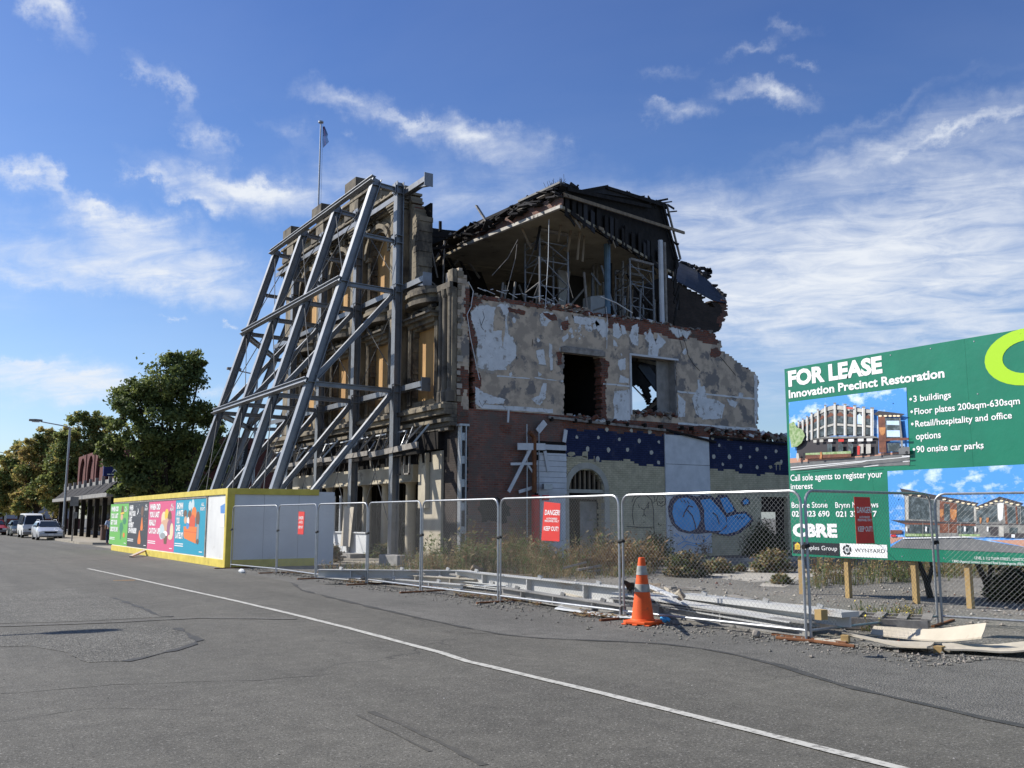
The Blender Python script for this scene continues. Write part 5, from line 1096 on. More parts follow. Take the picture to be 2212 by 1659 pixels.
for (xa, ta, ba), (xb, tb, bb) in zip(cols, cols[1:]):
    w_ = xb - xa; x0, x1 = xa + w_ * .22, xb - w_ * .14
    f = lambda s: (ta + (ba - ta) * s); h = lambda s: (tb + (bb - tb) * s)
    L1.append(q(k1, 'pic_stone', (xa, f(.06)), (xb, h(.06)), (xb, h(.18)), (xa, f(.18)))); 
    sky_ = xa == 1040
    L1.append(q(k1, 'pic_cloud' if sky_ else 'pic_glass', (x0, f(.60)), (x0, f(.33)), ((x0 + x1) / 2, (f(.24) + h(.24)) / 2), (x1, h(.33)), (x1, h(.60))))
    if not sky_: L1.append(q(k1, 'pic_brick', (x0, f(.38)), (x0, f(.33)), ((x0 + x1) / 2, (f(.25) + h(.25)) / 2), (x1, h(.33)), (x1, h(.38))))
    L1.append(q(k1, 'pic_stone', (x0, f(.62)), (x1, h(.62)), (x1, h(.69)), (x0, f(.69)))); L1.append(q(k1, 'pic_glass', (x0, f(.95)), (x0, f(.72)), (x1, h(.72)), (x1, h(.95))))
for x, t, b in cols: wd = 9 + (x - 275) * .012; L1.append(q(k1, 'pic_stone', (x - wd, t), (x + wd, t), (x + wd, b), (x - wd, b))); L1.append(q(k1, 'pic_white', (x - wd, t + 8), (x - wd * .3, t + 8), (x - wd * .3, b), (x - wd, b))); L1.append(q(k1, 'pic_shade', (x - wd * 1.3, t - 12), (x + wd * 1.3, t - 12), (x + wd * 1.3, t + 8), (x - wd * 1.3, t + 8)))
L1.append(q(k1, 'pic_shade', (430, 855), (640, 815), (1290, 806), (1370, 835), (1290, 832), (640, 838)))
for x, y, m in ((500, 880, 'pic_stone'), (588, 872, 'pic_stone'), (712, 868, 'pic_white'), (855, 868, 'danger_red'), (990, 866, 'pic_white'), (1120, 862, 'pic_white'), (1240, 860, 'pic_white')): L1.append(q(k1, m, (x - 40 * min(1, x / 900), y - 18), (x + 40 * min(1, x / 900), y - 20), (x + 38 * min(1, x / 900), y + 16), (x - 38 * min(1, x / 900), y + 18)))
for x in (700, 850, 985, 1125, 1225): L1.append(q(k1, 'pic_glass' if x < 1000 else 'pic_stone', (x - 32, 920), (x + 32, 915), (x + 32, 1040), (x - 32, 1048)))
L1 += [q(k1, 'pic_brick', (370, 1060), (990, 1045), (990, 1088), (370, 1118)), q(k1, 'pic_leaf', (370, 1040), (990, 1010), (990, 1045), (370, 1066)), q(k1, 'pic_brick', (1355, 520), (1450, 530), (1470, 1030), (1370, 1035)), q(k1, 'pic_glass', (1450, 560), (1655, 565), (1690, 830), (1465, 828)), q(k1, 'pic_shade', (1640, 560), (1660, 560), (1700, 1010), (1670, 1010)), q(k1, 'pic_cloud', (1470, 600), (1640, 600), (1645, 660), (1472, 655)), q(k1, 'pic_cloud', (1475, 730), (1650, 730), (1655, 820), (1477, 818)), q(k1, 'pic_roof', (1300, 512), (1360, 465), (1722, 508), (1655, 552), (1350, 535)), q(k1, 'pic_copper', (1370, 690), (1460, 690), (1450, 770), (1425, 802), (1395, 790), (1375, 750)), q(k1, 'pic_brick', (1380, 840), (1770, 830), (1770, 860), (1380, 882)), q(k1, 'pic_glass', (1480, 905), (1650, 900), (1660, 1015), (1490, 1022))]
for x in (1385, 1455, 1520, 1580, 1630): L1.append(el(k1, 'pic_light', x, 535, 24, 12))
L1 += [q(k1, 'danger_red', (930, 415), (1015, 422), (1015, 442), (930, 435)), q(k1, 'pic_leaf', (150, 640), (215, 610), (255, 690), (330, 720), (365, 800), (320, 900), (260, 950), (180, 965), (155, 800)), q(k1, 'pic_road', (1630, 985), (1680, 955), (1785, 955), (1785, 1050), (1640, 1055)), el(k1, 'sign_black', 1745, 1032, 20, 22), q(k1, 'pic_copper', (570, 1025), (590, 1022), (598, 1070), (590, 1118), (560, 1118), (572, 1070)), q(k1, 'pic_stone', (250, 1040), (275, 1040), (285, 1100), (265, 1150), (245, 1100)), q(k1, 'sign_black', (340, 1035), (360, 1035), (365, 1135), (340, 1135)), q(k1, 'danger_red', (1075, 940), (1110, 940), (1105, 1060), (1075, 1060)), q(k1, 'sign_black', (1330, 950), (1350, 950), (1355, 1050), (1330, 1050))]
for a in (((170, 1230), (900, 1165), (1785, 1085), (1785, 1092), (900, 1174), (170, 1240)), ((170, 1264), (700, 1205), (1130, 1158), (1290, 1122), (1130, 1166), (700, 1213), (170, 1272)), ((1160, 1222), (1360, 1198), (1360, 1206), (1160, 1230)), ((1690, 1152), (1785, 1142), (1785, 1150), (1690, 1160)), ((1680, 1075), (1785, 1072), (1785, 1086), (1680, 1086))): L1.append(q(k1, 'pic_white', *a))
picture([q(k1, 'pic_sky', (143, 350), (1740, 150), (1785, 1200), (168, 1272))], [],
        [q(k1, 'pic_road', (165, 1172), (1000, 1080), (1785, 1030), (1785, 1200), (168, 1272)), q(k1, 'pic_pave', (163, 1110), (990, 1065), (1640, 1025), (1640, 1050), (163, 1175))] + L1)
L2 = [q(k2, 'pic_road', (265, 1180), (440, 1062), (1330, 1045), (2170, 1180), (2700, 1260), (2700, 1290), (265, 1190)), q(k2, 'pic_pave', (255, 1040), (470, 1040), (265, 1140)), q(k2, 'pic_pave', (1680, 1082), (2170, 1080), (2700, 1090), (2700, 1180), (2170, 1175)),
      q(k2, 'pic_shade', (460, 430), (920, 480), (1500, 570), (1480, 1040), (470, 1040)), q(k2, 'pic_roof', (395, 342), (910, 440), (1525, 552), (1480, 590), (900, 500), (440, 440)), q(k2, 'pic_glass', (525, 460), (920, 520), (920, 800), (525, 780)), q(k2, 'pic_glass', (1210, 560), (1450, 590), (1450, 830), (1210, 820)), q(k2, 'pic_brick', (965, 520), (1210, 560), (1210, 980), (965, 980)), q(k2, 'pic_glass', (1030, 560), (1110, 570), (1110, 820), (1030, 810)), q(k2, 'pic_stone', (470, 450), (520, 455), (520, 790), (480, 790)), q(k2, 'pic_stone', (1452, 590), (1482, 595), (1486, 800), (1465, 810)), q(k2, 'pic_roof', (265, 795), (1530, 840), (1530, 856), (470, 856)), q(k2, 'pic_brick', (420, 835), (1500, 858), (1490, 880), (470, 858)), q(k2, 'pic_glass', (530, 860), (920, 865), (920, 985), (530, 990)), q(k2, 'pic_glass', (1230, 880), (1450, 880), (1450, 1010), (1230, 1000)), q(k2, 'pic_copper', (968, 640), (1022, 645), (1020, 720), (990, 765), (970, 730)), q(k2, 'pic_copper', (1115, 640), (1210, 650), (1205, 740), (1170, 805), (1130, 770), (1118, 710)),
      q(k2, 'pic_shade', (1480, 640), (1830, 520), (2130, 580), (2130, 850), (1480, 850)), q(k2, 'pic_roof', (1480, 605), (1825, 460), (2160, 555), (2110, 580), (1830, 510), (1490, 640)), q(k2, 'pic_glass', (1490, 670), (1780, 570), (1790, 820), (1500, 840)), q(k2, 'pic_glass', (1930, 600), (2110, 625), (2110, 840), (1940, 840)), q(k2, 'pic_white', (1790, 560), (1880, 550), (1865, 780), (1825, 815), (1800, 780)), q(k2, 'pic_brick', (1885, 570), (1920, 575), (1935, 850), (1905, 850)), q(k2, 'pic_brick', (2045, 595), (2070, 600), (2085, 850), (2060, 850)), q(k2, 'pic_glass', (2120, 590), (2400, 640), (2400, 850), (2130, 850)), q(k2, 'pic_roof', (1480, 850), (2600, 850), (2600, 870), (1480, 862)), q(k2, 'pic_shade', (1480, 862), (2600, 870), (2600, 1050), (1480, 1035)), q(k2, 'pic_roof', (1690, 890), (1800, 895), (1800, 1025), (1690, 1020)), q(k2, 'pic_glass', (1960, 900), (2080, 905), (2080, 1000), (1960, 1000)), q(k2, 'pic_stone', (1815, 880), (1880, 885), (1880, 1030), (1815, 1025)), q(k2, 'pic_copper', (1535, 760), (1565, 765), (1560, 830), (1548, 850), (1537, 830)), q(k2, 'pic_copper', (1630, 760), (1668, 765), (1662, 820), (1645, 840), (1632, 820)), q(k2, 'pic_leaf', (465, 990), (930, 995), (930, 1030), (465, 1030)), q(k2, 'pic_leaf', (1240, 995), (1540, 1000), (1540, 1028), (1240, 1030)), q(k2, 'pic_white', (440, 1050), (1330, 1030), (1640, 1040), (1330, 1046), (440, 1066)), q(k2, 'pic_brick', (258, 940), (430, 940), (430, 990), (258, 1000)), q(k2, 'danger_red', (265, 1005), (340, 1005), (345, 1035), (262, 1035)), q(k2, 'pic_roof', (1880, 985), (2600, 990), (2600, 1060), (1880, 1045)), q(k2, 'pic_white', (1990, 1000), (2040, 1002), (2040, 1050), (1990, 1045))]
for x, y in ((545, 435), (670, 450), (800, 468), (1030, 502), (1120, 520), (1220, 535), (1300, 552), (1380, 565), (1450, 577), (1500, 628), (1560, 605), (1630, 580), (1700, 555), (1770, 528), (1850, 520), (1920, 540), (1990, 560), (2080, 578)): L2.append(el(k2, 'pic_light', x, y, 26, 11))
for x in (720, 1090, 1255): L2.append(q(k2, 'pic_shade', (x, 830), (x + 8, 830), (x + 8, 1040), (x, 1040)))
for x in (490, 770, 1325, 1475, 1650): L2.append(q(k2, 'pic_white', (x - 14, 890), (x + 14, 890), (x + 10, 960), (x - 10, 960)))
picture([q(k2, 'pic_sky', (218, 98), (2700, -26), (2700, 1268), (262, 1190))], [], L2)

# ================================================================ CONE
CN = thing('traffic_cone', 'orange road cone with two grey bands standing in front of the wire fence', 'cone', (9.81, 11.5, 0)); cc = (9.81, 11.5, 0)
cr = lambda z: .178 - (z - .06) / .96 * .128
mb = MB('cone_orange'); mb.lathe([(cr(z), z) for z in (.06, .3, .44, .60, .74, .9, 1.01)] + [(.048, 1.025), (.038, 1.03), (.035, 1.0)], cc, 28); mb.build('cone_body', CN, smooth=True)
for z0, z1 in ((.50, .62), (.76, .90)):
    mb = MB('cone_grey'); mb.lathe([(cr(z0) + .001, z0), (cr(z0) + .006, z0 + .002), (cr(z1) + .006, z1 - .002), (cr(z1) + .001, z1)], cc, 28, cap=False); mb.build('reflective_band', CN, smooth=True)
mb = MB('cone_orange'); P = []
a = R(20); R2 = Matrix.Rotation(a, 3, 'Z'); oct_ = [(.25, .17), (.17, .25), (-.17, .25), (-.25, .17), (-.25, -.17), (-.17, -.25), (.17, -.25), (.25, -.17)]
mb.prism([Vector(cc) + R2 @ V(x, y, .02) for x, y in oct_], (0, 0, .045))
for x, y in ((.2, .2), (-.2, .2), (-.2, -.2), (.2, -.2), (.22, 0), (-.22, 0), (0, .22), (0, -.22)): mb.rbox(Vector(cc) + R2 @ V(x, y, .011), (.09, .09, .021), (0, 0, a))
mb.lathe([(.20, .065), (.19, .085), (.178, .09)], cc, 28); mb.build('cone_base', CN, bevel=.008)
# ================================================================ DEBRIS ON THE LOT
def gz(uv, z=0.0): p = G(uv[0], uv[1], z); return p
def steel(uv0, z0, uv1, z1, dep, wid, label, m='white_paint', up=(0, 0, 1), name='steel_beam'):
    mb = MB(m, 'rust'); a, b = gz(uv0, z0), gz(uv1, z1); mb.ibeam(a, b, dep, wid, up, m, .02, .016)
    d = (b - a)
    for t in (.3, .62): p = a + d * t; mb.rbox((p.x, p.y, p.z), (wid * .9, .03, dep * .92), (0, 0, math.atan2(d.y, d.x) - math.pi / 2), m)
    return tag(mb.build(name), label, 'steel beam', 'dismantled pale steel beams lying behind the fence')
def steel2(uv0, uv1, zt, dep, wid, label, m='beam_paint', box=False):
    mb = MB(m, 'rust'); a, b = gz(uv0, zt) - V(0, 0, dep / 2), gz(uv1, zt) - V(0, 0, dep / 2)
    if box: mb.beam(a, b, wid, dep, m=m); mb.beam(a - V(0, 0, dep / 2 + .07), b - V(0, 0, dep / 2 + .07), .02, .14, m=m)
    else: mb.ibeam(a, b, dep, wid, (0, 0, 1), m, .02, .016)
    d = (b - a)
    if not box:
        for t in (.22, .5, .8): p = a + d * t; mb.rbox((p.x, p.y, p.z), (wid * .9, .03, dep * .9), (0, 0, math.atan2(d.y, d.x) - math.pi / 2), m)
    for t in (.15, .55, .85): p = a + d * t; mb.rbox((p.x, p.y, p.z + dep / 2 + .03), (.05, .09, .06), (.3, 0, .3), m)
    return tag(mb.build(name_ := 'steel_beam'), label, 'steel beam', 'dismantled pale steel beams lying behind the fence')
steel2(c5(770, 528), c5(2240, 692), .36, .07, .34, 'long white steel channel lying nearest the billboard, ending by the pallets', box=True)
steel(c5(250, 540), .26, c5(1840, 800), .14, .1, .62, 'wide pale grey girder lying flat behind the traffic cone', 'beam_paint')
steel(c5(150, 615), .12, c5(1900, 850), .10, .2, .2, 'rust edged lower girder under the wide pale girder', 'concrete_grey')
steel2((688, 1230), (1018, 1232), .36, .2, .24, 'pale beam lying behind the concrete block by the white hoarding')
steel2((985, 1231), (1366, 1270), .40, .30, .26, 'broad pale beam across the middle of the lot, its near end behind the traffic cone')
steel2((790, 1235), (1030, 1251), .24, .16, .2, 'rusty second beam in front of the pale beam near the plastic bag', 'sheet_tan')
steel2((700, 1238), (1000, 1262), .15, .12, .16, 'thin beam on the ground beside the plastic bag')
steel2((1085, 1268), (1352, 1308), .22, .18, .2, 'low pale beam half buried in dry leaves beside the cone', 'concrete_grey')
steel2((930, 1246), (1090, 1264), .18, .12, .2, 'short pale beam among dry leaves behind the bent fence foot')
mb = MB('concrete_grey'); a = gz(cm(985, 292)); mb.rbox(a + V(.3, .2, .22), (.4, 1.2, .36), (0, 0, .1)); tag(mb.build('concrete_block', bevel=.02), 'rough grey concrete block behind the beams near the hoarding', 'concrete block')
def slabthing(pts, zs, th, m, name, label, cat, group=None, nx=8, bend=0.0, twist=0.0):
    A, B, C, D = [gz(p, z) for p, z in zip(pts, zs)]; mb = MB(m); Vv = []; F = []
    for j in range(nx + 1):
        for i in range(nx + 1):
            u, v = i / nx, j / nx; p = (A * (1 - u) + B * u) * (1 - v) + (D * (1 - u) + C * u) * v
            Vv.append(p + V(0, 0, bend * ((2 * u - 1) ** 2 - .3) + twist * (u - .5) * (v - .5) + .008 * math.sin(u * 9 + v * 5)))
    n = len(Vv); W_ = nx + 1
    for j in range(nx):
        for i in range(nx):
            k = j * W_ + i; F.append((k, k + 1, k + W_ + 1, k + W_)); F.append((n + k, n + k + W_, n + k + W_ + 1, n + k + 1))
    Vv += [p - V(0, 0, th) for p in Vv[:n]]
    for i in range(nx):
        for a, b in ((i, i + 1), (nx * W_ + i, nx * W_ + i + 1), (i * W_, (i + 1) * W_), (i * W_ + nx, (i + 1) * W_ + nx)): F.append((a, b, n + b, n + a))
    mb.add(Vv, F, m); return tag(mb.build(name), label, cat, group)
gs = 'loose boards on the ground along the fence'
slabthing([cl(990, 790), cl(1905, 738), cl(1868, 893), cl(960, 820)], [.09, .36, .14, .05], .02, 'sheet_tan', 'board_sheet', 'large warped tan board with one curled up corner, topmost of the boards under the billboard', 'board', gs, bend=.05, twist=.1)
slabthing([cl(725, 818), cl(1480, 905), cl(1420, 945), cl(800, 835)], [.16, .06, .09, .14], .02, 'sheet_tan', 'board_sheet', 'long narrow tan board sagging in front of the warped board', 'board', gs, bend=.03)
slabthing([cl(1545, 905), cl(2300, 888), cl(2300, 960), cl(1560, 945)], [.07, .1, .1, .06], .02, 'sheet_tan', 'board_sheet', 'frayed board end at the right edge under the warped board', 'board', gs, bend=.02)
slabthing([cl(500, 858), cl(770, 862), cl(760, 885), cl(500, 880)], [.04, .04, .03, .03], .015, 'sheet_tan', 'board_sheet', 'small pale board beside the double fence post', 'board', gs)
slabthing([c4(840, 1425), c4(1210, 1475), c4(1235, 1515), c4(770, 1455)], [.05, .06, .05, .04], .018, 'white_paint', 'board_sheet', 'broken pale sheet under the fence to the left of the traffic cone', 'board', gs, bend=.02)
mb = MB('post_timber'); mb.rbox(gz(cl(755, 862), .05), (.1, .1, .1), (0, 0, .4)); tag(mb.build('timber_block'), 'short timber block propping the narrow sagging board', 'timber block', 'timber blocks under boards')
mb = MB('post_timber'); mb.rbox(gz(cl(1522, 950), .04), (.12, .1, .09), (0, 0, .2)); tag(mb.build('timber_block'), 'timber block under the lowest corner of the warped board', 'timber block', 'timber blocks under boards')
PLT = thing('timber_pallet', 'grey timber pallet half hidden behind the double fence post', 'pallet', gz(cl(620, 790)))
p0 = gz(cl(430, 770), 0); ex = V(.52, -.85, 0).normalized(); ey = V(.85, .52, 0)
mb = MB('timber_grey')
for k in range(3): mb.beam(p0 + ey * (k * .45) + V(0, 0, .1), p0 + ey * (k * .45) + ex * 1.7 + V(0, 0, .1), .09, .16)
for k in range(6): mb.beam(p0 + ex * (k * .33 + .03) + V(0, 0, .19), p0 + ex * (k * .33 + .03) + ey * .95 + V(0, 0, .19), .14, .02)
mb.build('slat_frame', PLT)
mb = MB('rust'); mb.tube([gz(cl(190, 852), .03), gz(cl(500, 880), .03), gz(cl(830, 922), .03)], .022, 6); tag(mb.build('rusty_pipe'), 'thin rusty pipe on the asphalt before the double fence post', 'pipe')
mb = MB('post_timber', 'flower_yellow'); mb.rbox(gz(cl(558, 704), .42) + V(0, 0, .06), (.12, .1, .12)); tag(mb.build('wood_offcut'), 'small yellowish wood offcut sitting on the white beam', 'offcut')
def plank(p, q, wd, th, m, label, name='timber_plank', cat='plank', group='loose planks', up=(0, 0, 1)):
    mb = MB(m); mb.beam(p, q, wd, th, up); return tag(mb.build(name), label, cat, group)
plank(gz(c4(820, 1218), .25), gz(c4(955, 1183), .42), .12, .05, 'timber_grey', 'tilted grey plank highest among the brown weeds')
plank(gz(c4(905, 1228), .18), gz(c4(1040, 1203), .26), .12, .05, 'timber_grey', 'grey plank just below the tilted one in the weeds')
plank(gz(c4(960, 1240), .1), gz(c4(1085, 1225), .14), .1, .05, 'timber_grey', 'lowest grey plank of the three in the weeds')
plank(gz(c5(440, 455), .5), gz(c5(700, 560), .42), .1, .03, 'white_paint', 'white splintered batten lying over the pale girder behind the cone')
plank(gz(c5(560, 470), .05), gz(c5(950, 490), .06), .16, .03, 'timber_grey', 'flat weathered plank on the gravel right of the cone')
slabthing([c5(600, 500), c5(740, 520), c5(790, 580), c5(670, 540)], [.45, .5, .4, .42], .03, 'sheet_tan', 'board_sheet', 'torn sheet bent over the end of the white beam', 'board', gs, bend=.08)
slabthing([c5(460, 440), c5(570, 440), c5(560, 470), c5(440, 465)], [.3, .3, .3, .3], .1, 'timber', 'board_sheet', 'brown broken board lying behind the cone tip', 'board', gs)
slabthing([c5(245, 415), c5(340, 440), c5(330, 500), c5(290, 510)], [.75, .55, .25, .3], .04, 'timber_dark', 'board_sheet', 'dark panel standing tilted between the fence post and cone', 'board', gs)
slabthing([cm(1490, 275), cm(1560, 300), cm(1560, 318), cm(1470, 300)], [.55, .2, .05, .2], .06, 'timber', 'board_sheet', 'brown broken slab sticking up behind the beams in the weeds', 'board', gs)
PB_ = thing('plywood_sheet', 'tall weathered plywood sheet leaning on the low shop wall', 'plywood sheet', PX(746, 1180, 15.9)); q0 = [PX(u, v, 15.8) for u, v in [(737, 1094), (757, 1095), (755, 1181), (735, 1179)]]
mb = MB('sheet_tan'); mb.prism([q0[0] + V(.15, 0, 0), q0[1] + V(.15, 0, 0), q0[2], q0[3]], (.02, 0, 0)); mb.build('sheet', PB_)
# a scatter of thin boards and laths
for k in range(26):
    y_ = rnd.uniform(10.2, 21); zz = rnd.uniform(.03, .28); m_ = rnd.choice(['timber_grey', 'white_paint', 'sheet_tan', 'timber', 'timber_grey']); p = V(10.75 + (1.2 if y_ < 12.5 else 0) + rnd.random() * 2.6, y_, zz); a = rnd.gauss(1.57, .3); L_ = rnd.uniform(.5, 1.9); d = V(math.cos(a), math.sin(a), rnd.uniform(-.06, .06)) * L_ / 2
    mb = MB(m_); mb.beam(p - d, p + d, rnd.uniform(.06, .2), rnd.uniform(.015, .04), m=m_)
    tag(mb.build('timber_lath'), 'thin weathered lath lying in the scatter of boards and beams behind the fence', 'lath', 'laths scattered among the beams')
# plastic litter
def crumple(uv, s, m, label, z=.06):
    mb = MB(m); c = gz(uv, z); n = 9; Vv = []; F = []
    for j in range(5):
        for i in range(n): t = 2 * math.pi * i / n; ph = math.pi * (j + .5) / 5; r = s * rnd.uniform(.6, 1.2); Vv.append(c + V(r * math.sin(ph) * math.cos(t), r * math.sin(ph) * math.sin(t) * 1.4, r * .7 * math.cos(ph)))
    for j in range(4):
        for i in range(n): F.append((j * n + i, j * n + (i + 1) % n, (j + 1) * n + (i + 1) % n, (j + 1) * n + i))
    F.append(tuple(range(n))); F.append(tuple(range(4 * n, 5 * n))); mb.add(Vv, F, m); return tag(mb.build('plastic_bag' if s > .1 else 'wrapper'), label, 'litter')
crumple(cm(1075, 352), .17, 'white_paint', 'crumpled white plastic bag among the pale beams', .12); crumple(c4(1420, 1520), .07, 'gra_blue', 'small blue wrapper on the ground right of the cone', .05); crumple(cm(130, 315), .12, 'white_paint', 'white scrap at the foot of the hoarding corner', .05)
mb = MB('rubble_grey'); mb.rbox(gz(c5(1412, 885), .05), (.12, .1, .1), (.3, .2, .5)); tag(mb.build('stone', bevel=.03, smooth=True), 'pale rounded stone on the asphalt in front of the fence', 'stone')

# white boards and plumbing wreckage against the red brick wall
yb = 29.72
for i, (a, b, w_, l_) in enumerate([((552, 503), (715, 505), .26, 'horizontal white board highest on the red brick wall'), ((500, 770), (628, 518), .13, 'long white plank leaning diagonally on the red brick wall'), ((512, 606), (665, 604), .1, 'thin white board across the middle of the red brick wall'), ((605, 600), (645, 660), .08, 'short slanting white batten beside the rusty pipe'), ((670, 415), (715, 360), .24, 'white board hanging askew above the rusty pipe'), ((500, 282), (496, 362), .07, 'white strip hanging below the plaster edge'), ((826, 478), (836, 405), .16, 'narrow white board hanging left of the navy mural'), ((712, 530), (735, 650), .14, 'white plank leaning against the weatherboard patch'), ((560, 770), (640, 745), .12, 'lowest white scrap board before the red brick wall')]):
    plank(PY(*c4(*a), yb + .02 * i), PY(*c4(*b), yb + .02 * i), .04, w_, 'white_paint', l_, 'white_board', 'board', 'white boards on the brick wall', up=(0, 0, 1) if abs(a[0] - b[0]) > abs(a[1] - b[1]) else (1, 0, 0))
mb = MB('white_paint', 'timber_dark')
for k in range(9): z0 = PY(*c4(770, 780), 29.9).z; z1 = PY(*c4(770, 492), 29.9).z; za = z0 + (z1 - z0) * k / 9; mb.bx(20.35 + (.0 if k != 6 else .12), 21.75, 29.9 + .012 * (k % 2), 29.97, za, za + (z1 - z0) / 9 - (.012 if k != 7 else .13))
mb.bx(20.3, 21.75, 29.97, 29.995, .1, 4.6, 'timber_dark'); mb.bx(20.5, 21.7, 29.93, 29.96, .1, z0, 'white_paint'); mb.build('weatherboard_patch', SIDE)
mb = MB('rust', 'danger_red', 'galv'); x = PY(*c4(650, 500), 29.75).x
mb.tube([(x, 29.75, PY(*c4(650, 775), 29.75).z), (x, 29.75, PY(*c4(648, 450), 29.75).z), (x - .25, 29.7, PY(*c4(610, 420), 29.75).z)], .09, 8, 'rust'); mb.tube([(x + .05, 29.75, .1), (x + .05, 29.75, PY(*c4(650, 790), 29.75).z)], .16, 8, 'danger_red')
for s_ in (-.3, .25): mb.tube([(x + s_, 29.8, .6), (x + s_, 29.8, 5.2)], .025, 6, 'galv')
mb.bx(x + .35, x + .75, 29.6, 29.75, PY(*c4(700, 755), 29.7).z, PY(*c4(700, 722), 29.7).z, 'galv'); mb.bx(x + .35, x + .6, 29.62, 29.74, 2.3, 2.5, 'danger_red'); mb.build('fire_riser', SIDE)

# ================================================================ WEEDS
def blades(mb, x, y, h, spread, n, mats, leafy=6, hd=None, wd=.014, lean=.35):
    for _ in range(n):
        a = rnd.uniform(0, 6.283); r = spread * math.sqrt(rnd.random()) * .45; bx_, by_ = x + r * math.cos(a), y + r * math.sin(a); hh = h * rnd.uniform(.55, 1.1); l_ = hh * lean * rnd.uniform(.1, 1)
        tx, ty = bx_ + l_ * math.cos(a), by_ + l_ * math.sin(a); m = rnd.choice(mats); pw = Vector((-math.sin(a + 1), math.cos(a + 1), 0)) * wd * .5
        p0, p1, p2 = V(bx_, by_, 0), V(bx_ + (tx - bx_) * .35, by_ + (ty - by_) * .35, hh * .6), V(tx, ty, hh)
        mb.add([p0 - pw, p0 + pw, p1 + pw * .8, p1 - pw * .8, p2], [(0, 1, 2, 3), (3, 2, 4)], m)
        for k in range(leafy):
            t = rnd.uniform(.2, 1); q = p0.lerp(p1, t / .6) if t < .6 else p1.lerp(p2, (t - .6) / .4); b_ = rnd.uniform(0, 6.283); L_ = rnd.uniform(.04, .13) * (1 if t < .8 else .7) * min(1.5, h + .3)
            d = V(math.cos(b_), math.sin(b_), rnd.uniform(-.2, .9)) * L_; e = V(-math.sin(b_), math.cos(b_), rnd.uniform(-.4, .4)) * L_ * .28
            mb.add([q, q + d * .5 + e, q + d, q + d * .5 - e], [(0, 1, 2, 3)], m if not hd or t < .75 else hd)
BR, TN, GN, DK = 'weed_brown', 'weed_tan', 'weed_green', 'weed_dark'
mb = MB(BR, TN, GN, DK)
mnoise.seed_set(3)
def bed(u0, u1, y0, y1, n, h0, h1, mats, k=9, **kw):
    for _ in range(n):
        y = rnd.uniform(y0, y1); u = rnd.uniform(u0, u1); p = PY(u, 1200, y)
        q_ = mnoise.noise(Vector((p.x * .55, y * .55, 9)))
        if q_ < -.12: continue
        h_ = .75 + .8 * max(0, q_ + .1); blades(mb, p.x, y, rnd.uniform(h0, h1) * h_, .5, k, mats + ([GN] if q_ > .15 else []), **kw)
bed(1235, 1420, 22.0, 26.5, 130, .8, 1.4, [BR, BR, BR, TN]); bed(1130, 1250, 22.5, 27, 120, .5, 1.2, [BR, TN, BR, GN]); bed(1245, 1330, 23.5, 27.5, 45, 1.4, 2.0, [TN, GN, BR]); bed(1000, 1130, 23, 28, 120, .6, 1.3, [GN, TN, GN, BR]); bed(880, 1010, 23.5, 29, 100, .35, .9, [GN, TN, BR]); bed(1400, 1450, 23, 26, 26, .6, 1.3, [BR, GN, DK])
bed(980, 1400, 20.5, 24, 300, .15, .45, [TN, TN, BR, GN], k=10); bed(1090, 1120, 26, 28.5, 10, 1.2, 1.7, [BR]); bed(930, 960, 27.5, 29.5, 10, .8, 1.5, [GN]); bed(700, 800, 25, 29, 30, .2, .55, [GN, BR, TN]); bed(800, 1000, 23, 27, 90, .1, .4, [GN, TN])
bed(1500, 1540, 27, 28, 10, .6, 1.2, [BR]); bed(1760, 2300, 15.3, 21, 330, .25, .95, [GN, TN, BR, TN], k=8, hd='flower_yellow' if False else None); bed(1750, 2220, 14.9, 18, 120, .1, .4, [GN, TN, GN]); bed(2050, 2230, 18.5, 24, 60, .7, 1.5, [BR, TN])
tag(mb.build('weeds', fix=False), 'dry brown and green weeds growing over the empty lot', 'weeds', kind='stuff')
mb = MB(GN, TN, 'flower_yellow', BR)
for _ in range(60): u, v = cl(rnd.uniform(860, 1330), rnd.uniform(655, 800)); p = G(u, v); blades(mb, p.x, p.y, rnd.uniform(.08, .28), .3, 8, [GN, GN, TN], leafy=4, hd='flower_yellow' if rnd.random() < .5 else None)
tag(mb.build('flowering_weeds', fix=False), 'low green weeds with yellow flowers behind the warped board', 'weeds', kind='stuff')
def bush(u, v, wpx, hpx, mats, label, n=420, name='bush', wd=.01):
    p = G(u, v); d = (p - EYEP).dot(FW); R_ = wpx / 2 * d / FPX; H_ = hpx * d / FPX; mb = MB(*sorted(set(mats)))
    for _ in range(n):
        a = rnd.uniform(0, 6.283); e = rnd.uniform(.05, 1.45); f = rnd.uniform(.65, 1.05); q = V(p.x + R_ * f * math.cos(a) * math.cos(e), p.y + R_ * f * math.sin(a) * math.cos(e), max(.03, H_ * f * math.sin(e))); b0 = V(p.x + (q.x - p.x) * .25, p.y + (q.y - p.y) * .25, 0)
        s = V(-math.sin(a), math.cos(a), 0) * wd; m = rnd.choice(mats); mb.add([b0 - s, b0 + s, q], [(0, 1, 2)], m)
        for k in range(9):
            c = b0.lerp(q, rnd.uniform(.45, 1.05)) + V(rnd.uniform(-.06, .06), rnd.uniform(-.06, .06), rnd.uniform(-.03, .06)); b_ = rnd.uniform(0, 6.283); L_ = rnd.uniform(.05, .11) * (1 + R_ * .2); dd = V(math.cos(b_), math.sin(b_), rnd.uniform(-.3, .9)) * L_; e_ = V(-math.sin(b_), math.cos(b_), rnd.uniform(-.5, .5)) * L_ * .3
            mb.add([c, c + dd * .5 + e_, c + dd, c + dd * .5 - e_], [(0, 1, 2, 3)], m)
    return tag(mb.build(name, fix=False), label, 'bush', 'bushes on the lot')
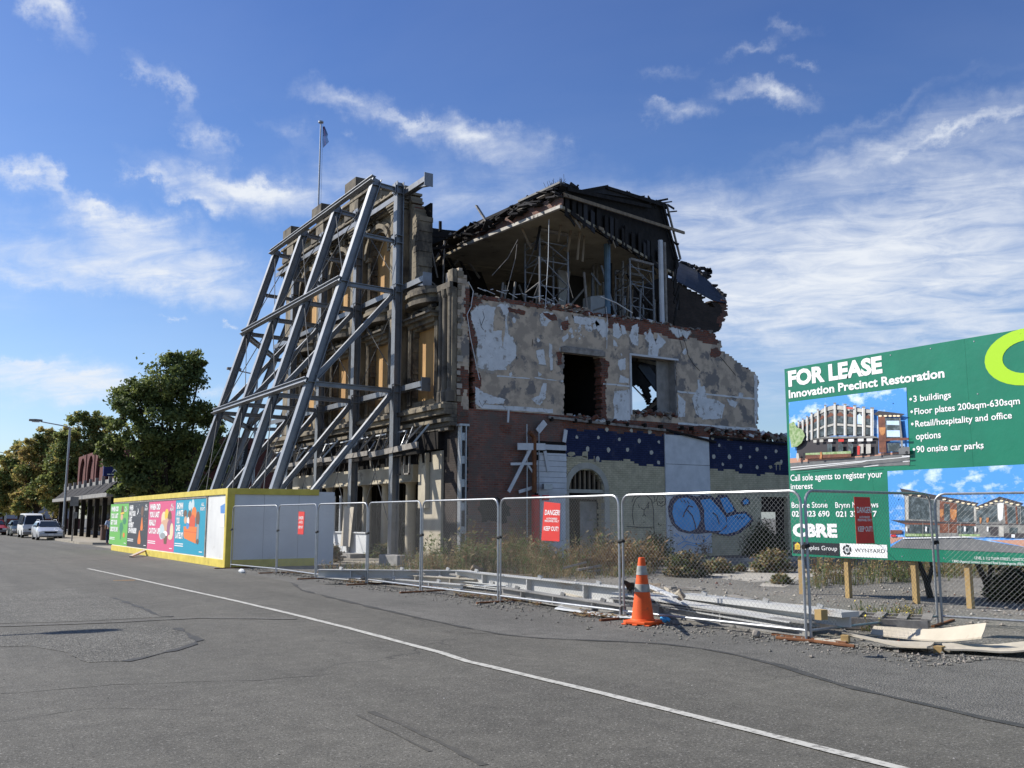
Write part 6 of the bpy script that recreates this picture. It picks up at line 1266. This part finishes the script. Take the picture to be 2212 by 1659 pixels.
bush(1482, 1246, 118, 52, [GN, TN, BR, DK], 'rounded green and tan bush just right of the traffic cone'); bush(1550, 1238, 80, 28, [TN, GN, BR], 'low tan bush in front of the graffiti panel', 300); bush(1670, 1236, 108, 46, [TN, BR, GN], 'golden brown bush by the left billboard post')
bush(1650, 1206, 120, 80, [DK, DK, GN], 'dark green shrub in the side doorway by the graffiti', 600, wd=.014); bush(1410, 1205, 70, 50, [DK, GN, BR], 'dark low shrub under the white wall panel', 320); bush(866, 1192, 60, 62, [DK, GN, DK], 'dark leafy shrub at the foot of the nearest steel post', 420); bush(826, 1205, 90, 28, [GN, TN, GN], 'yellow green low bush beside the grey shop wall', 420)
bush(2196, 1300, 130, 72, [DK, DK, GN], 'dark green bush at the far right below the billboard', 700); bush(1688, 1262, 46, 18, [GN, TN], 'small tuft of grass at the foot of the first billboard post', 160); bush(722, 1215, 44, 36, [BR, GN, TN], 'small scrubby bush right of the hoarding end', 220); bush(1600, 1235, 26, 12, [GN, BR], 'tiny tuft on the pale slab', 80)
# dead shrub trunks behind the billboard
for (u, v, u2, v2, l_) in [(2010, 1292, 1985, 1215, 'dark leaning trunk of a dead shrub behind the middle billboard posts'), (2142, 1296, 2110, 1215, 'forked dark trunk of a dead shrub near the right billboard post')]:
    t = thing('dead_shrub', l_, 'shrub', G(u, v)); mb = MB('bark'); p = G(u, v); y = p.y; q_ = PY(u2, v2, y); mb.tube([p, p.lerp(q_, .5) + V(.05, 0, 0), q_, q_ + V(-.1, 0, .5)], [.07, .06, .05, .03], 6); mb.tube([p.lerp(q_, .3), p.lerp(q_, .7) + V(.35, 0, .1), q_ + V(.5, .1, .3)], [.05, .04, .02], 6)
    mb.build('trunk', t); mb = MB('weed_brown', 'weed_tan')
    for k in range(90):
        c = q_ + V(rnd.gauss(0, .4), rnd.gauss(0, .3), rnd.uniform(.0, .7)); mb.tube([q_ + V(0, 0, .1), c], .006, 3, 'weed_brown'); 
    mb.build('twigs', t, fix=False)
# fallen leaves and gravel swept against the fence
mb = MB('rust', 'weed_tan', 'weed_brown')
for _ in range(5200):
    t = rnd.random(); y = 9.5 + t * 18; x = 9.95 + abs(rnd.gauss(0, .42)) + .35 * math.sin(y * 1.3) + (0.3 if y < 12 else 0)
    if mnoise.noise(Vector((x * .5, y * .45, 1))) < -.02: continue
    a = rnd.uniform(0, 6.28); L_ = rnd.uniform(.02, .05); d = V(math.cos(a), math.sin(a), rnd.uniform(-.3, .3)) * L_; e = V(-math.sin(a), math.cos(a), rnd.uniform(-.3, .3)) * L_ * .6; p = V(x, y, rnd.uniform(.012, .07)); mb.add([p - d, p + e, p + d, p - e], [(0, 1, 2, 3)], rnd.choice(['rust', 'weed_tan', 'weed_brown', 'weed_brown']))
tag(mb.build('dry_leaves', fix=False), 'drift of dry brown leaves under the fence and beams', 'leaves', kind='stuff')
mb = MB('rubble_grey', 'concrete_grey', 'brick_raw', 'pebble')
def pebble(x, y, s, m): 
    o_ = [V(rnd.uniform(.7, 1.2), 0, 0), V(0, rnd.uniform(.7, 1.2), 0), V(-rnd.uniform(.7, 1.2), 0, 0), V(0, -rnd.uniform(.7, 1.2), 0), V(0, 0, rnd.uniform(.4, .9)), V(0, 0, -.4)]
    a = rnd.uniform(0, 6.28); M_ = Matrix.Rotation(a, 3, 'Z'); c = V(x, y, s * .3); mb.add([c + M_ @ (q * s) for q in o_], [(0, 1, 4), (1, 2, 4), (2, 3, 4), (3, 0, 4), (1, 0, 5), (2, 1, 5), (3, 2, 5), (0, 3, 5)], m)
for _ in range(3600):
    y = 6.5 + (rnd.random() ** 1.3) * 24; x = 9.9 + rnd.gauss(-.05, .42) + (.5 if y < 9 else 0); pebble(x, y, rnd.choice([.008, .012, .015, .02, .03]) * (1 + .8 * mnoise.noise(Vector((x, y * .6, 4)))), rnd.choice(['pebble', 'pebble', 'rubble_grey']))
for _ in range(2600): y = 8 + rnd.random() * 20; x = 11 + rnd.random() * 9; pebble(x, y, rnd.choice([.015, .02, .03, .05]), rnd.choice(['rubble_grey', 'concrete_grey', 'brick_raw' if rnd.random() < .25 else 'concrete', 'rubble_grey']))
for _ in range(160): y = 2.6 + rnd.random() * 12; x = 0 + rnd.random() * 7.4; pebble(x, y, rnd.uniform(.004, .013), 'bitumen' if rnd.random() < .6 else 'concrete_grey')
mb.mats.append('bitumen') if 'bitumen' not in mb.mats else None
tag(mb.build('gravel', fix=False), 'loose gravel and brick crumbs along the fence line', 'gravel', kind='stuff')

# ================================================================ TREES
def tree(name, label, base, blobs, y0, nleaf, size, mats, group, trunk_r=.3, depth=.85):
    base = Vector(base); t = thing(name, label, 'tree', base, group); mb = MB(*mats)
    C_ = []
    for (u, v, r) in blobs:
        c = PY(u, v, y0); d = (c - EYEP).dot(FW); C_.append((c + V(0, rnd.uniform(-1, 1) * r * d / FPX * .5, 0), r * d / FPX))
    tw = MB('bark'); h0 = min(c.z - r * .4 for c, r in C_); top = max(C_, key=lambda q: q[0].z)[0]; fork = base + V(0, 0, max(2.2, h0 * .8)); fork.x += (top.x - base.x) * .1
    tw.tube([base, base + V(.05, 0, fork.z * .5), fork], [trunk_r * 1.25, trunk_r, trunk_r * .85], 10)
    tot = sum(r * r for c, r in C_)
    for c, r in C_:
        mid = fork.lerp(c, .5) + V(rnd.uniform(-.4, .4), rnd.uniform(-.4, .4), rnd.uniform(0, .5)); tw.tube([fork, mid, c], [trunk_r * .55, trunk_r * .3, trunk_r * .12], 7)
        nc = max(10, int(40 * (r / 2.2) ** 2)); 
        per = int(nleaf * r * r / tot / nc)
        for k in range(nc):
            z_ = rnd.uniform(-1, 1); a = rnd.uniform(0, 6.283); q = math.sqrt(1 - z_ * z_); f = rnd.uniform(.55, 1.08)
            cc_ = c + V(q * math.cos(a), q * math.sin(a) * depth, z_ * .92) * (r * f); cr_ = r * rnd.uniform(.14, .36); m = rnd.choice(mats)
            if k % 3 == 0: tw.tube([c, c.lerp(cc_, .6) + V(0, 0, rnd.uniform(-.2, .3)), cc_], [trunk_r * .12, .05, .025], 5)
            for _ in range(per):
                p = cc_ + V(rnd.gauss(0, 1), rnd.gauss(0, 1), rnd.gauss(0, .75)) * cr_ * .62; s = size * rnd.uniform(.6, 1.3); n_ = V(rnd.gauss(0, 1), rnd.gauss(0, 1), rnd.gauss(.6, 1)).normalized(); e1 = n_.orthogonal().normalized(); e1 = Matrix.Rotation(rnd.uniform(0, 6.28), 3, n_) @ e1; e2 = n_.cross(e1)
                mb.add([p - e1 * s, p + e2 * s * .55, p + e1 * s, p - e2 * s * .55], [(0, 1, 2, 3)], m if rnd.random() < .8 else rnd.choice(mats))
    tw.build('trunk', t, smooth=True); mb.build('crown', t, fix=False)
LD, LM, LL, LA, LR_ = 'leaf_dark', 'leaf_mid', 'leaf_light', 'leaf_autumn', 'leaf_rust'
by = 66
tree('street_tree', 'tall dark green tree standing behind the left end of the hoarding', (PY(352, 1100, by).x, by, 0), [(350, 845, 62), (398, 810, 46), (300, 865, 48), (262, 905, 32), (360, 915, 66), (428, 878, 32), (455, 920, 36), (478, 945, 24), (285, 955, 46), (350, 985, 56), (420, 985, 52), (455, 985, 30), (250, 965, 24), (418, 790, 30), (372, 785, 26), (255, 880, 20), (300, 1030, 48), (390, 1050, 48), (340, 1070, 40), (236, 958, 26), (224, 978, 16), (252, 1002, 28), (278, 1038, 30), (262, 1060, 22), (437, 790, 16), (450, 1040, 30), (480, 1000, 22)], by, 54000, .13, [LD, LM, LM, LL], None, .34)
gt_ = 'autumn tinged trees along the far footpath'
tree('autumn_tree', 'autumn tree with green top directly left of the red arched building', (*PY(112, 1158, 104).xy, 0), [(185, 945, 42), (150, 985, 40), (205, 990, 40), (225, 925, 30), (170, 915, 24), (120, 1020, 36), (215, 1040, 34), (160, 1045, 40), (200, 900, 20), (235, 965, 30), (150, 940, 26), (140, 1075, 36), (190, 1080, 34), (105, 1060, 30)], 104, 36000, .16, [LA, LM, LM, LL, LL], gt_, .28)
tree('autumn_tree', 'second autumn tree, golden brown, behind the parked white van', (*PY(72, 1156, 114).xy, 0), [(100, 975, 38), (70, 1005, 36), (120, 1015, 34), (60, 1045, 34), (110, 1060, 34), (150, 1060, 28), (85, 1070, 30), (85, 1040, 34), (110, 940, 22), (75, 965, 24), (55, 1085, 28)], 114, 30000, .17, [LA, LR_, LL, LM, LA], gt_, .26)
tree('autumn_tree', 'third autumn tree, mixed rust and gold, left of the van', (*PY(40, 1155, 126).xy, 0), [(50, 1000, 30), (25, 1020, 32), (60, 1040, 32), (20, 1060, 32), (45, 1080, 28), (75, 1080, 24), (35, 980, 24), (0, 1045, 32), (10, 1010, 26), (15, 1085, 28)], 126, 24000, .18, [LA, LM, LL, LA], gt_, .26)
tree('autumn_tree', 'farthest autumn tree, greenish, at the left edge', (*PY(8, 1154, 140).xy, 0), [(10, 1035, 28), (-15, 1020, 36), (-25, 1060, 36), (15, 1075, 26), (-5, 1090, 26)], 140, 10000, .2, [LM, LA, LL], gt_, .26)

# ================================================================ FAR STREET
ARC = thing('arcade_building', 'low building with dark red arched panels over a column row and a flat verandah', 'building', (13.5, 84, 0))
mb = MB('brick_shop', 'concrete_grey'); 
mb.bx(16.5, 45, 72, 100, 0, 7.6); mb.bx(16.3, 45.2, 71.7, 72, 6.9, 7.75); mb.bx(14.6, 16.5, 74, 98, 0, 3.1, 'concrete_grey'); mb.build('wall', ARC, fix=False)
mb = MB('brick_shop', 'gra_navy'); z0, z1 = 4.75, 7.35; y = 74.4; k = 0
while y < 97.3:
    w_ = 4.6
    if k % 1 == 0:
        c, r = y + w_ / 2, 1.55; zs = 5.5; N_ = 12
        arc = [(c + r * math.cos(t), zs + r * math.sin(t) * 1.05) for t in [math.pi * i / N_ for i in range(N_ + 1)]]
        mb.bx(13.5, 13.7, y, c - r, z0, z1); mb.bx(13.5, 13.7, c + r, y + w_, z0, z1)
        for (a, b) in zip(arc, arc[1:]): mb.hexa([(13.5, a[0], a[1]), (13.7, a[0], a[1]), (13.7, b[0], b[1]), (13.5, b[0], b[1]), (13.5, a[0], z1), (13.7, a[0], z1), (13.7, b[0], z1), (13.5, b[0], z1)])
        mb.bx(13.42, 13.5, y - .12, y + .12, z0, z1)
        mb.bx(13.75, 13.8, y, y + w_, z0, z1 - .1, 'brick_shop')
    y += w_; k += 1
mb.bx(13.5, 16.6, 74.2, 74.4, z0, z1); mb.bx(13.5, 16.6, 97.4, 97.6, z0, z1); mb.build('arched_panel', ARC, fix=False)
for k in range(9):
    mb = MB('concrete_grey'); y = 75.4 + k * 2.6; mb.lathe([(.42, 3.3), (.36, 3.4), (.36, 4.7), (.42, 4.75)], (14.0, y, 0), 12); mb.build('upper_column', ARC, smooth=True)
mb = MB('concrete_grey', 'roof_iron'); mb.bx(11.5, 14.8, 69.5, 98, 3.08, 3.36); 
for k in range(9): y = 71.6 + k * 2.9; mb.bx(12.6, 12.9, y, y + 2.75, 3.36, 4.5); mb.bx(12.4, 12.62, y + 2.75, y + 2.95, 3.36, 4.75); mb.hexa([(11.6, y, 3.38), (12.6, y, 3.38), (12.6, y + 2.7, 3.38), (11.6, y + 2.7, 3.38), (12.5, y, 4.2), (12.6, y, 4.2), (12.6, y + 2.7, 4.2), (12.5, y + 2.7, 4.2)], 'roof_dark')
mb.build('verandah', ARC)
for k in range(9):
    mb = MB('timber_dark'); y = 70.4 + k * 3.3; mb.bx(12.0, 12.3, y, y + .3, .13, 3.08); mb.build('verandah_post', ARC)
for k in range(8):
    mb = MB('glass_dark', 'timber_dark', 'print_white'); y = 74.6 + k * 2.9; mb.bx(14.55, 14.6, y, y + 2.6, .5, 2.7); mb.bx(14.52, 14.6, y + 1.28, y + 1.34, .5, 2.7, 'timber_dark'); 
    if k in (0, 2): mb.bx(14.5, 14.52, y + .5, y + 1.2, 1.4, 2.2, 'print_white')
    mb.build('shop_window', ARC)
t = thing('wall_sign', 'black shop sign with pale slanting leaf strokes on the red building side', 'sign', (24, 71.6, 5)); mb = MB('sign_black', 'print_white'); ys = 71.5
mb.prism([PY(u, v, ys) for u, v in [(482, 958), (536, 955), (530, 1068), (472, 1066)]], (0, .1, 0)); mb.build('board', t); mb = MB('print_grey')
for k in range(6): a, b = PY(508 + k * 2, 985 + k * 4, ys - .01), PY(528 - k, 968 + k * 5, ys - .01); mb.beam(a, b, .01, .16)
o_ = PY(492, 1013, ys - .02); put_text(mb, 'OPTICS', o_, (1, 0, 0), (0, 0, 1), 1.5, .35, 'print_grey'); mb.build('lettering', t, fix=False)
t = thing('hanging_sign', 'dark blue box sign with a white emblem under the tree by the red arches', 'sign', PX(247, 1018, 13.0)); mb = MB('flag_blue', 'print_white'); p = PX(247, 1018, 12.6); mb.rbox(p, (1.5, .3, .75)); mb.build('box', t)
mb = MB('print_white'); c = p + V(0, -.16, .08); mb.poly([c + V(-.2, 0, -.2), c + V(0, 0, .25), c + V(.2, 0, -.2), c + V(0, 0, 0)]); mb.bx(p.x - .5, p.x + .5, p.y - .17, p.y - .16, p.z - .27, p.z - .2); mb.build('emblem', t, fix=False)
t = thing('far_building', 'pale two storey building far behind the parked cars', 'building', (14, 175, 0)); mb = MB('pale_wall', 'glass_dark', 'brick_shop'); mb.bx(-6, 22, 160, 175, 0, 6.5); mb.bx(-6.1, 22.1, 159.8, 160, 6.3, 6.7); mb.build('wall', t)
for k in range(8): mb = MB('glass_dark'); mb.bx(-4 + k * 3.2, -2.4 + k * 3.2, 159.9, 159.98, 3.6, 5.2); mb.build('window', t)
mb = MB('brick_shop'); mb.bx(-6, 22, 150, 150.4, 0, 1.5); tag(mb.build('brick_garden_wall'), 'low reddish wall in front of the far pale building', 'wall')
def lamp(name, label, x, y, h, arm, rise, group='street lamps'):
    t = thing(name, label, 'street lamp', (x, y, 0), group); mb = MB('galv'); mb.lathe([(.16, 0), (.16, .5), (.11, .55), (.075, h)], (x, y, 0), 12); mb.build('pole', t, smooth=True)
    mb = MB('galv'); mb.tube([(x, y, h - .05), (x + arm * .1, y, h + rise * .2), (x + arm * .85, y, h + rise)], [.055, .045, .04], 8); mb.build('arm', t)
    mb = MB('timber_grey', 'lamp_glass'); c = V(x + arm, y, h + rise); s = 1 if arm > 0 else -1
    P = [V(c.x - s * .5, y - .1, c.z), V(c.x - s * .5, y + .1, c.z), V(c.x, y + .2, c.z + .02), V(c.x + s * .45, y + .1, c.z), V(c.x + s * .45, y - .1, c.z), V(c.x, y - .2, c.z + .02)]
    mb.prism(P, (0, 0, .16)); mb.bx(min(c.x - .25, c.x + .3), max(c.x - .25, c.x + .3), y - .12, y + .12, c.z - .06, c.z, 'lamp_glass'); mb.build('lamp_head', t, bevel=.02)
pl = G(135, 1164); lamp('street_lamp', 'tall grey street lamp beside the parked silver car', pl.x, pl.y, 8.75, -2.5, .35)
lamp('street_lamp', 'distant street lamp at the far left above the autumn trees', 10.4, 132, 9.4, -2.6, .5)
lamp('street_lamp', 'street lamp showing between the steel rakers', 19.3, 62, 11.2, -1.6, .2)
lamp('street_lamp', 'unseen lamp shape added on the near corner to throw a shadow on the road', -6.9, 22.6, 7.9, 2.5, .15)  # out-of-view caster in lamp form, added for the shadow on the near road

t = thing('parking_sign', 'grey parking sign on a thin post at the far kerb', 'street sign', (10.0, 74.5, .13)); mb = MB('timber_grey', 'concrete_grey'); pp = G(155, 1169, .13); mb.tube([(pp.x, pp.y, .13), (pp.x, pp.y, 2.95)], .04, 8); mb.build('post', t); mb = MB('concrete_grey'); mb.bx(pp.x - .25, pp.x + .25, pp.y - .05, pp.y - .03, 2.4, 3.0); mb.bx(pp.x + .03, pp.x + .22, pp.y - .05, pp.y - .03, 1.6, 2.0); mb.build('sign_plate', t)
pb = G(228, 1171, .0); t = thing('litter_bin', 'brown litter bin by the far end of the hoarding', 'bin', (pb.x, pb.y, .0)); mb = MB('bin_brown'); mb.prism([(pb.x + a * .33, pb.y + b * .33, .05) for a, b in ((-1, -.7), (-.7, -1), (.7, -1), (1, -.7), (1, .7), (.7, 1), (-.7, 1), (-1, .7))], (0, 0, 1.0)); mb.bx(pb.x - .38, pb.x + .38, pb.y - .38, pb.y + .38, 1.05, 1.15); mb.build('bin_body', t, bevel=.02)

# ---------------------------------------------------------------- vehicles
def vehicle(name, label, cat, x, y, st, body, wheels, wr, W_, glass, front='front', group='parked cars'):
    t = thing(name, label, cat, (x, y, 0), group); mb = MB(body); Vv = []
    for (s, zb, zm, zt_, wb, wt) in st: Vv += [(x - wb * .93, y + s, zb), (x - wb, y + s, (zb + zm) / 2), (x - wb, y + s, zm), (x - wt, y + s, zt_ - .03), (x - wt * .8, y + s, zt_), (x + wt * .8, y + s, zt_), (x + wt, y + s, zt_ - .03), (x + wb, y + s, zm), (x + wb, y + s, (zb + zm) / 2), (x + wb * .93, y + s, zb)]
    n = 10; F = []
    for i in range(len(st) - 1):
        for k in range(n): F.append((i * n + k, i * n + (k + 1) % n, (i + 1) * n + (k + 1) % n, (i + 1) * n + k))
    F += [tuple(range(n)), tuple(range((len(st) - 1) * n, len(st) * n))]; mb.add(Vv, F); mb.build('body', t, smooth=True)
    ws, we = glass['screen']; a, b = st[ws], st[we]
    def at(s_, e, f, k): # point on screen, f across
        s, zb, zm, zt_, wb, wt = s_; return None
    mb = MB('glass_dark'); A, B = a, b
    P = [V(x - A[5] * .92, y + A[0] + .05, A[3] + .02), V(x + A[5] * .92, y + A[0] + .05, A[3] + .02), V(x + B[5] * .86, y + B[0] - .06, B[3] - .05), V(x - B[5] * .86, y + B[0] - .06, B[3] - .05)]
    mb.prism([p + V(0, -.02, .02) for p in P], (0, -.012, .012)); mb.build('windscreen', t)
    for (i0, i1) in glass['sides']:
        for sd_ in (-1, 1):
            mb = MB('glass_dark'); p, q = st[i0], st[i1]
            mb.prism([V(x + sd_ * (p[4] + .004), y + p[0] + .12, p[2] + .05), V(x + sd_ * (q[4] + .004), y + q[0] - .08, q[2] + .05), V(x + sd_ * (q[5] + .02), y + q[0] - .12, q[3] - .1), V(x + sd_ * (p[5] + .02), y + p[0] + (.3 if i0 == glass['sides'][0][0] else .08), p[3] - .1 if p[3] > 1.2 else q[3] - .12)], (sd_ * .012, 0, 0)); mb.build('side_window', t)
    for s in wheels:
        for sd_ in (-1, 1):
            mb = MB('rubber'); xx = x + sd_ * (W_ - .1); N_ = 16; V2 = [(xx + dx, y + s + wr * math.cos(t_), wr + wr * math.sin(t_)) for dx in (-.1, .1) for t_ in [6.2832 * k / N_ for k in range(N_)]]
            mb.add(V2, [(k, (k + 1) % N_, N_ + (k + 1) % N_, N_ + k) for k in range(N_)] + [tuple(range(N_)), tuple(range(N_, 2 * N_))]); wo = mb.build('wheel', t); mb = MB('galv'); mb.add([(xx + sd_ * .104, y + s + wr * .6 * math.cos(t_), wr + wr * .6 * math.sin(t_)) for t_ in [6.2832 * k / 10 for k in range(10)]], [tuple(range(10))]); mb.build('rim', wo)
    f = st[0]; z_ = f[2]
    for sd_ in (-1, 1):
        mb = MB('lamp_glass'); mb.rbox((x + sd_ * (f[4] - .17), y + f[0] + .04, z_ - .05), (.34, .16, .15)); mb.build('headlight', t, bevel=.02)
        mb = MB('car_dark' if body != 'car_silver' else body); mb.rbox((x + sd_ * (W_ + .1), y + A[0] + .35, A[3] + .08), (.2, .1, .14)); mb.build('mirror', t, bevel=.02)
    mb = MB('rubber'); mb.rbox((x, y + f[0] - .01, z_ - .06), (f[4] * 1.0, .06, .13)); mb.build('grille', t)
    mb = MB(body if body == 'car_silver' else 'timber_grey'); mb.rbox((x, y + f[0] - .03, f[1] + .1), (f[4] * 2.02, .22, .2)); mb.build('bumper', t, bevel=.03)
    mb = MB('print_white'); mb.rbox((x, y + f[0] - .145, f[1] + .12), (.36, .01, .12)); mb.build('number_plate', t); return t
CARS = [(0, .3, .62, .68, .80, .70), (.2, .22, .70, .76, .86, .76), (1.15, .2, .86, .95, .87, .74), (1.9, .2, .92, 1.40, .87, .62), (3.9, .2, .96, 1.42, .87, .62), (4.4, .25, .96, 1.05, .85, .7), (4.55, .4, .8, .85, .8, .7)]
VANS = [(0, .3, .75, .85, .80, .74), (.15, .25, .95, 1.05, .85, .78), (.75, .25, 1.05, 1.85, .85, .66), (1.3, .25, 1.05, 1.98, .85, .66), (4.2, .25, 1.05, 2.0, .85, .68), (4.4, .3, 1.0, 1.2, .84, .76), (4.45, .4, .9, .95, .8, .7)]
gc = {'screen': (2, 3), 'sides': ((2, 3), (3, 4))}; gv = {'screen': (1, 2), 'sides': ((1, 3), (3, 4))}
pw_ = G(112, 1167); t = vehicle('station_wagon', 'silver station wagon parked nearest, with roof rails', 'car', pw_.x - .1, pw_.y, CARS, 'car_silver', (.85, 3.55), .31, .86, gc)
mb = MB('galv'); 
for sd_ in (-1, 1): mb.tube([(pw_.x - .1 + sd_ * .58, pw_.y + 2.0, 1.42), (pw_.x - .1 + sd_ * .58, pw_.y + 2.2, 1.49), (pw_.x - .1 + sd_ * .58, pw_.y + 3.7, 1.50), (pw_.x - .1 + sd_ * .58, pw_.y + 3.9, 1.44)], .02, 6)
mb.build('roof_rail', t)
pv = G(75, 1162); vehicle('van', 'white van parked behind the silver station wagon', 'van', pv.x - .1, pv.y, VANS, 'car_white', (.7, 3.3), .32, .85, gv)
pd = G(47, 1158.5); vehicle('parked_car', 'dark green car half hidden behind the white van', 'car', pd.x, pd.y, CARS, 'car_dark', (.85, 3.55), .31, .86, gc)
pr = G(8, 1156); vehicle('parked_car', 'red car at the far left edge', 'car', pr.x - .6, pr.y, CARS, 'car_red', (.85, 3.55), .31, .86, gc)

# ---------------------------------------------------------------- person at the end of the hoarding
def skin(name, verts, edges, radii, m, parent, sub=2):
    o_ = worg(parent); me = bpy.data.meshes.new(name); me.from_pydata([Vector(v) - o_ for v in verts], edges, []); me.materials.append(MATS[m]); o = bpy.data.objects.new(name, me); COL.objects.link(o); o.parent = parent
    sk_ = o.modifiers.new('skin', 'SKIN'); sk_.use_smooth_shade = True
    for i, r in enumerate(radii): me.skin_vertices[0].data[i].radius = (r, r) if not isinstance(r, tuple) else r; me.skin_vertices[0].data[i].use_root = (i == 0)
    s = o.modifiers.new('sub', 'SUBSURF'); s.levels = sub; s.render_levels = sub; return o
pp = G(232, 1177); px0, py0 = pp.x + .1, pp.y + .0
PER = thing('person', 'person in a striped blue shirt and dark trousers walking past the end of the hoarding', 'person', (px0, py0, 0))
def q3(x, y, z): return (px0 + x, py0 + y, z)
# facing down the street, mid-stride
skin('figure', [q3(0, 0, .95), q3(0, 0, 1.12), q3(0, .02, 1.38), q3(0, .03, 1.5), q3(0, .06, 1.62), q3(-.1, 0, .9), q3(-.12, .14, .5), q3(-.12, .02, .08), q3(-.12, .16, .04), q3(.1, 0, .9), q3(.12, -.02, .5), q3(.12, -.28, .12), q3(.12, -.16, .04), q3(-.2, .02, 1.4), q3(-.27, -.08, 1.14), q3(-.26, .1, .93), q3(.2, .02, 1.4), q3(.27, .1, 1.14), q3(.25, .26, .98)],
     [(0, 1), (1, 2), (2, 3), (3, 4), (0, 5), (5, 6), (6, 7), (7, 8), (0, 9), (9, 10), (10, 11), (11, 12), (2, 13), (13, 14), (14, 15), (2, 16), (16, 17), (17, 18)],
     [.15, .14, .16, .055, .10, .1, .07, .045, .035, .1, .07, .045, .035, .06, .045, .035, .06, .045, .035], 'skin', PER)
skin('shirt', [q3(0, 0, .98), q3(0, 0, 1.12), q3(0, .02, 1.36), q3(-.21, .02, 1.4), q3(-.275, -.08, 1.16), q3(.21, .02, 1.4), q3(.275, .1, 1.16)], [(0, 1), (1, 2), (2, 3), (3, 4), (2, 5), (5, 6)], [.175, .165, .18, .085, .07, .085, .07], 'shirt_blue', PER)
skin('trousers', [q3(0, 0, .95), q3(-.1, 0, .86), q3(-.12, .14, .5), q3(-.12, .02, .1), q3(.1, 0, .86), q3(.12, -.02, .5), q3(.12, -.28, .14)], [(0, 1), (1, 2), (2, 3), (0, 4), (4, 5), (5, 6)], [.16, .115, .085, .065, .115, .085, .065], 'jeans', PER)
mb = MB('hair'); mb.lathe([(.03, 0), (.085, .03), (.105, .1), (.08, .17), (.02, .2)], q3(0, .04, 1.56), 10); mb.build('hair', PER, smooth=True)

# ---------------------------------------------------------------- flagpole on the parapet
fb = PX(687, 470, 17.1); FLP = thing('flagpole', 'tall weathered flagpole with a furled dark flag on the parapet', 'flagpole', (17.1, fb.y, 16.3)); ft = PX(687, 272, 17.1).z
mb = MB('galv'); mb.tube([(17.1, fb.y, 16.3), (17.1, fb.y, 17.4), (17.1, fb.y, ft)], [.065, .055, .04], 10); mb.lathe([(.03, 0), (.14, .02), (.14, .1), (.03, .13)], (17.1, fb.y, ft), 12); mb.tube([(17.2, fb.y - .1, 17), (17.18, fb.y - .1, ft)], .008, 4); mb.build('pole', FLP)
mb = MB('flag_blue', 'flag_red'); f0 = V(17.18, fb.y - .08, ft - .2); 
for k in range(6): mb.tube([f0 + V(.0 + .015 * k, -.012 * k, 0), f0 + V(.05 + .03 * k, -.04 * k, -.45), f0 + V(.02 + .035 * k, -.03 * k, -.6), f0 + V(.08 + .035 * k, -.045 * k, -1.15 + .05 * k)], [.01, .018, .012, .02], 5, 'flag_red' if k == 2 else 'flag_blue')
mb.build('flag', FLP)
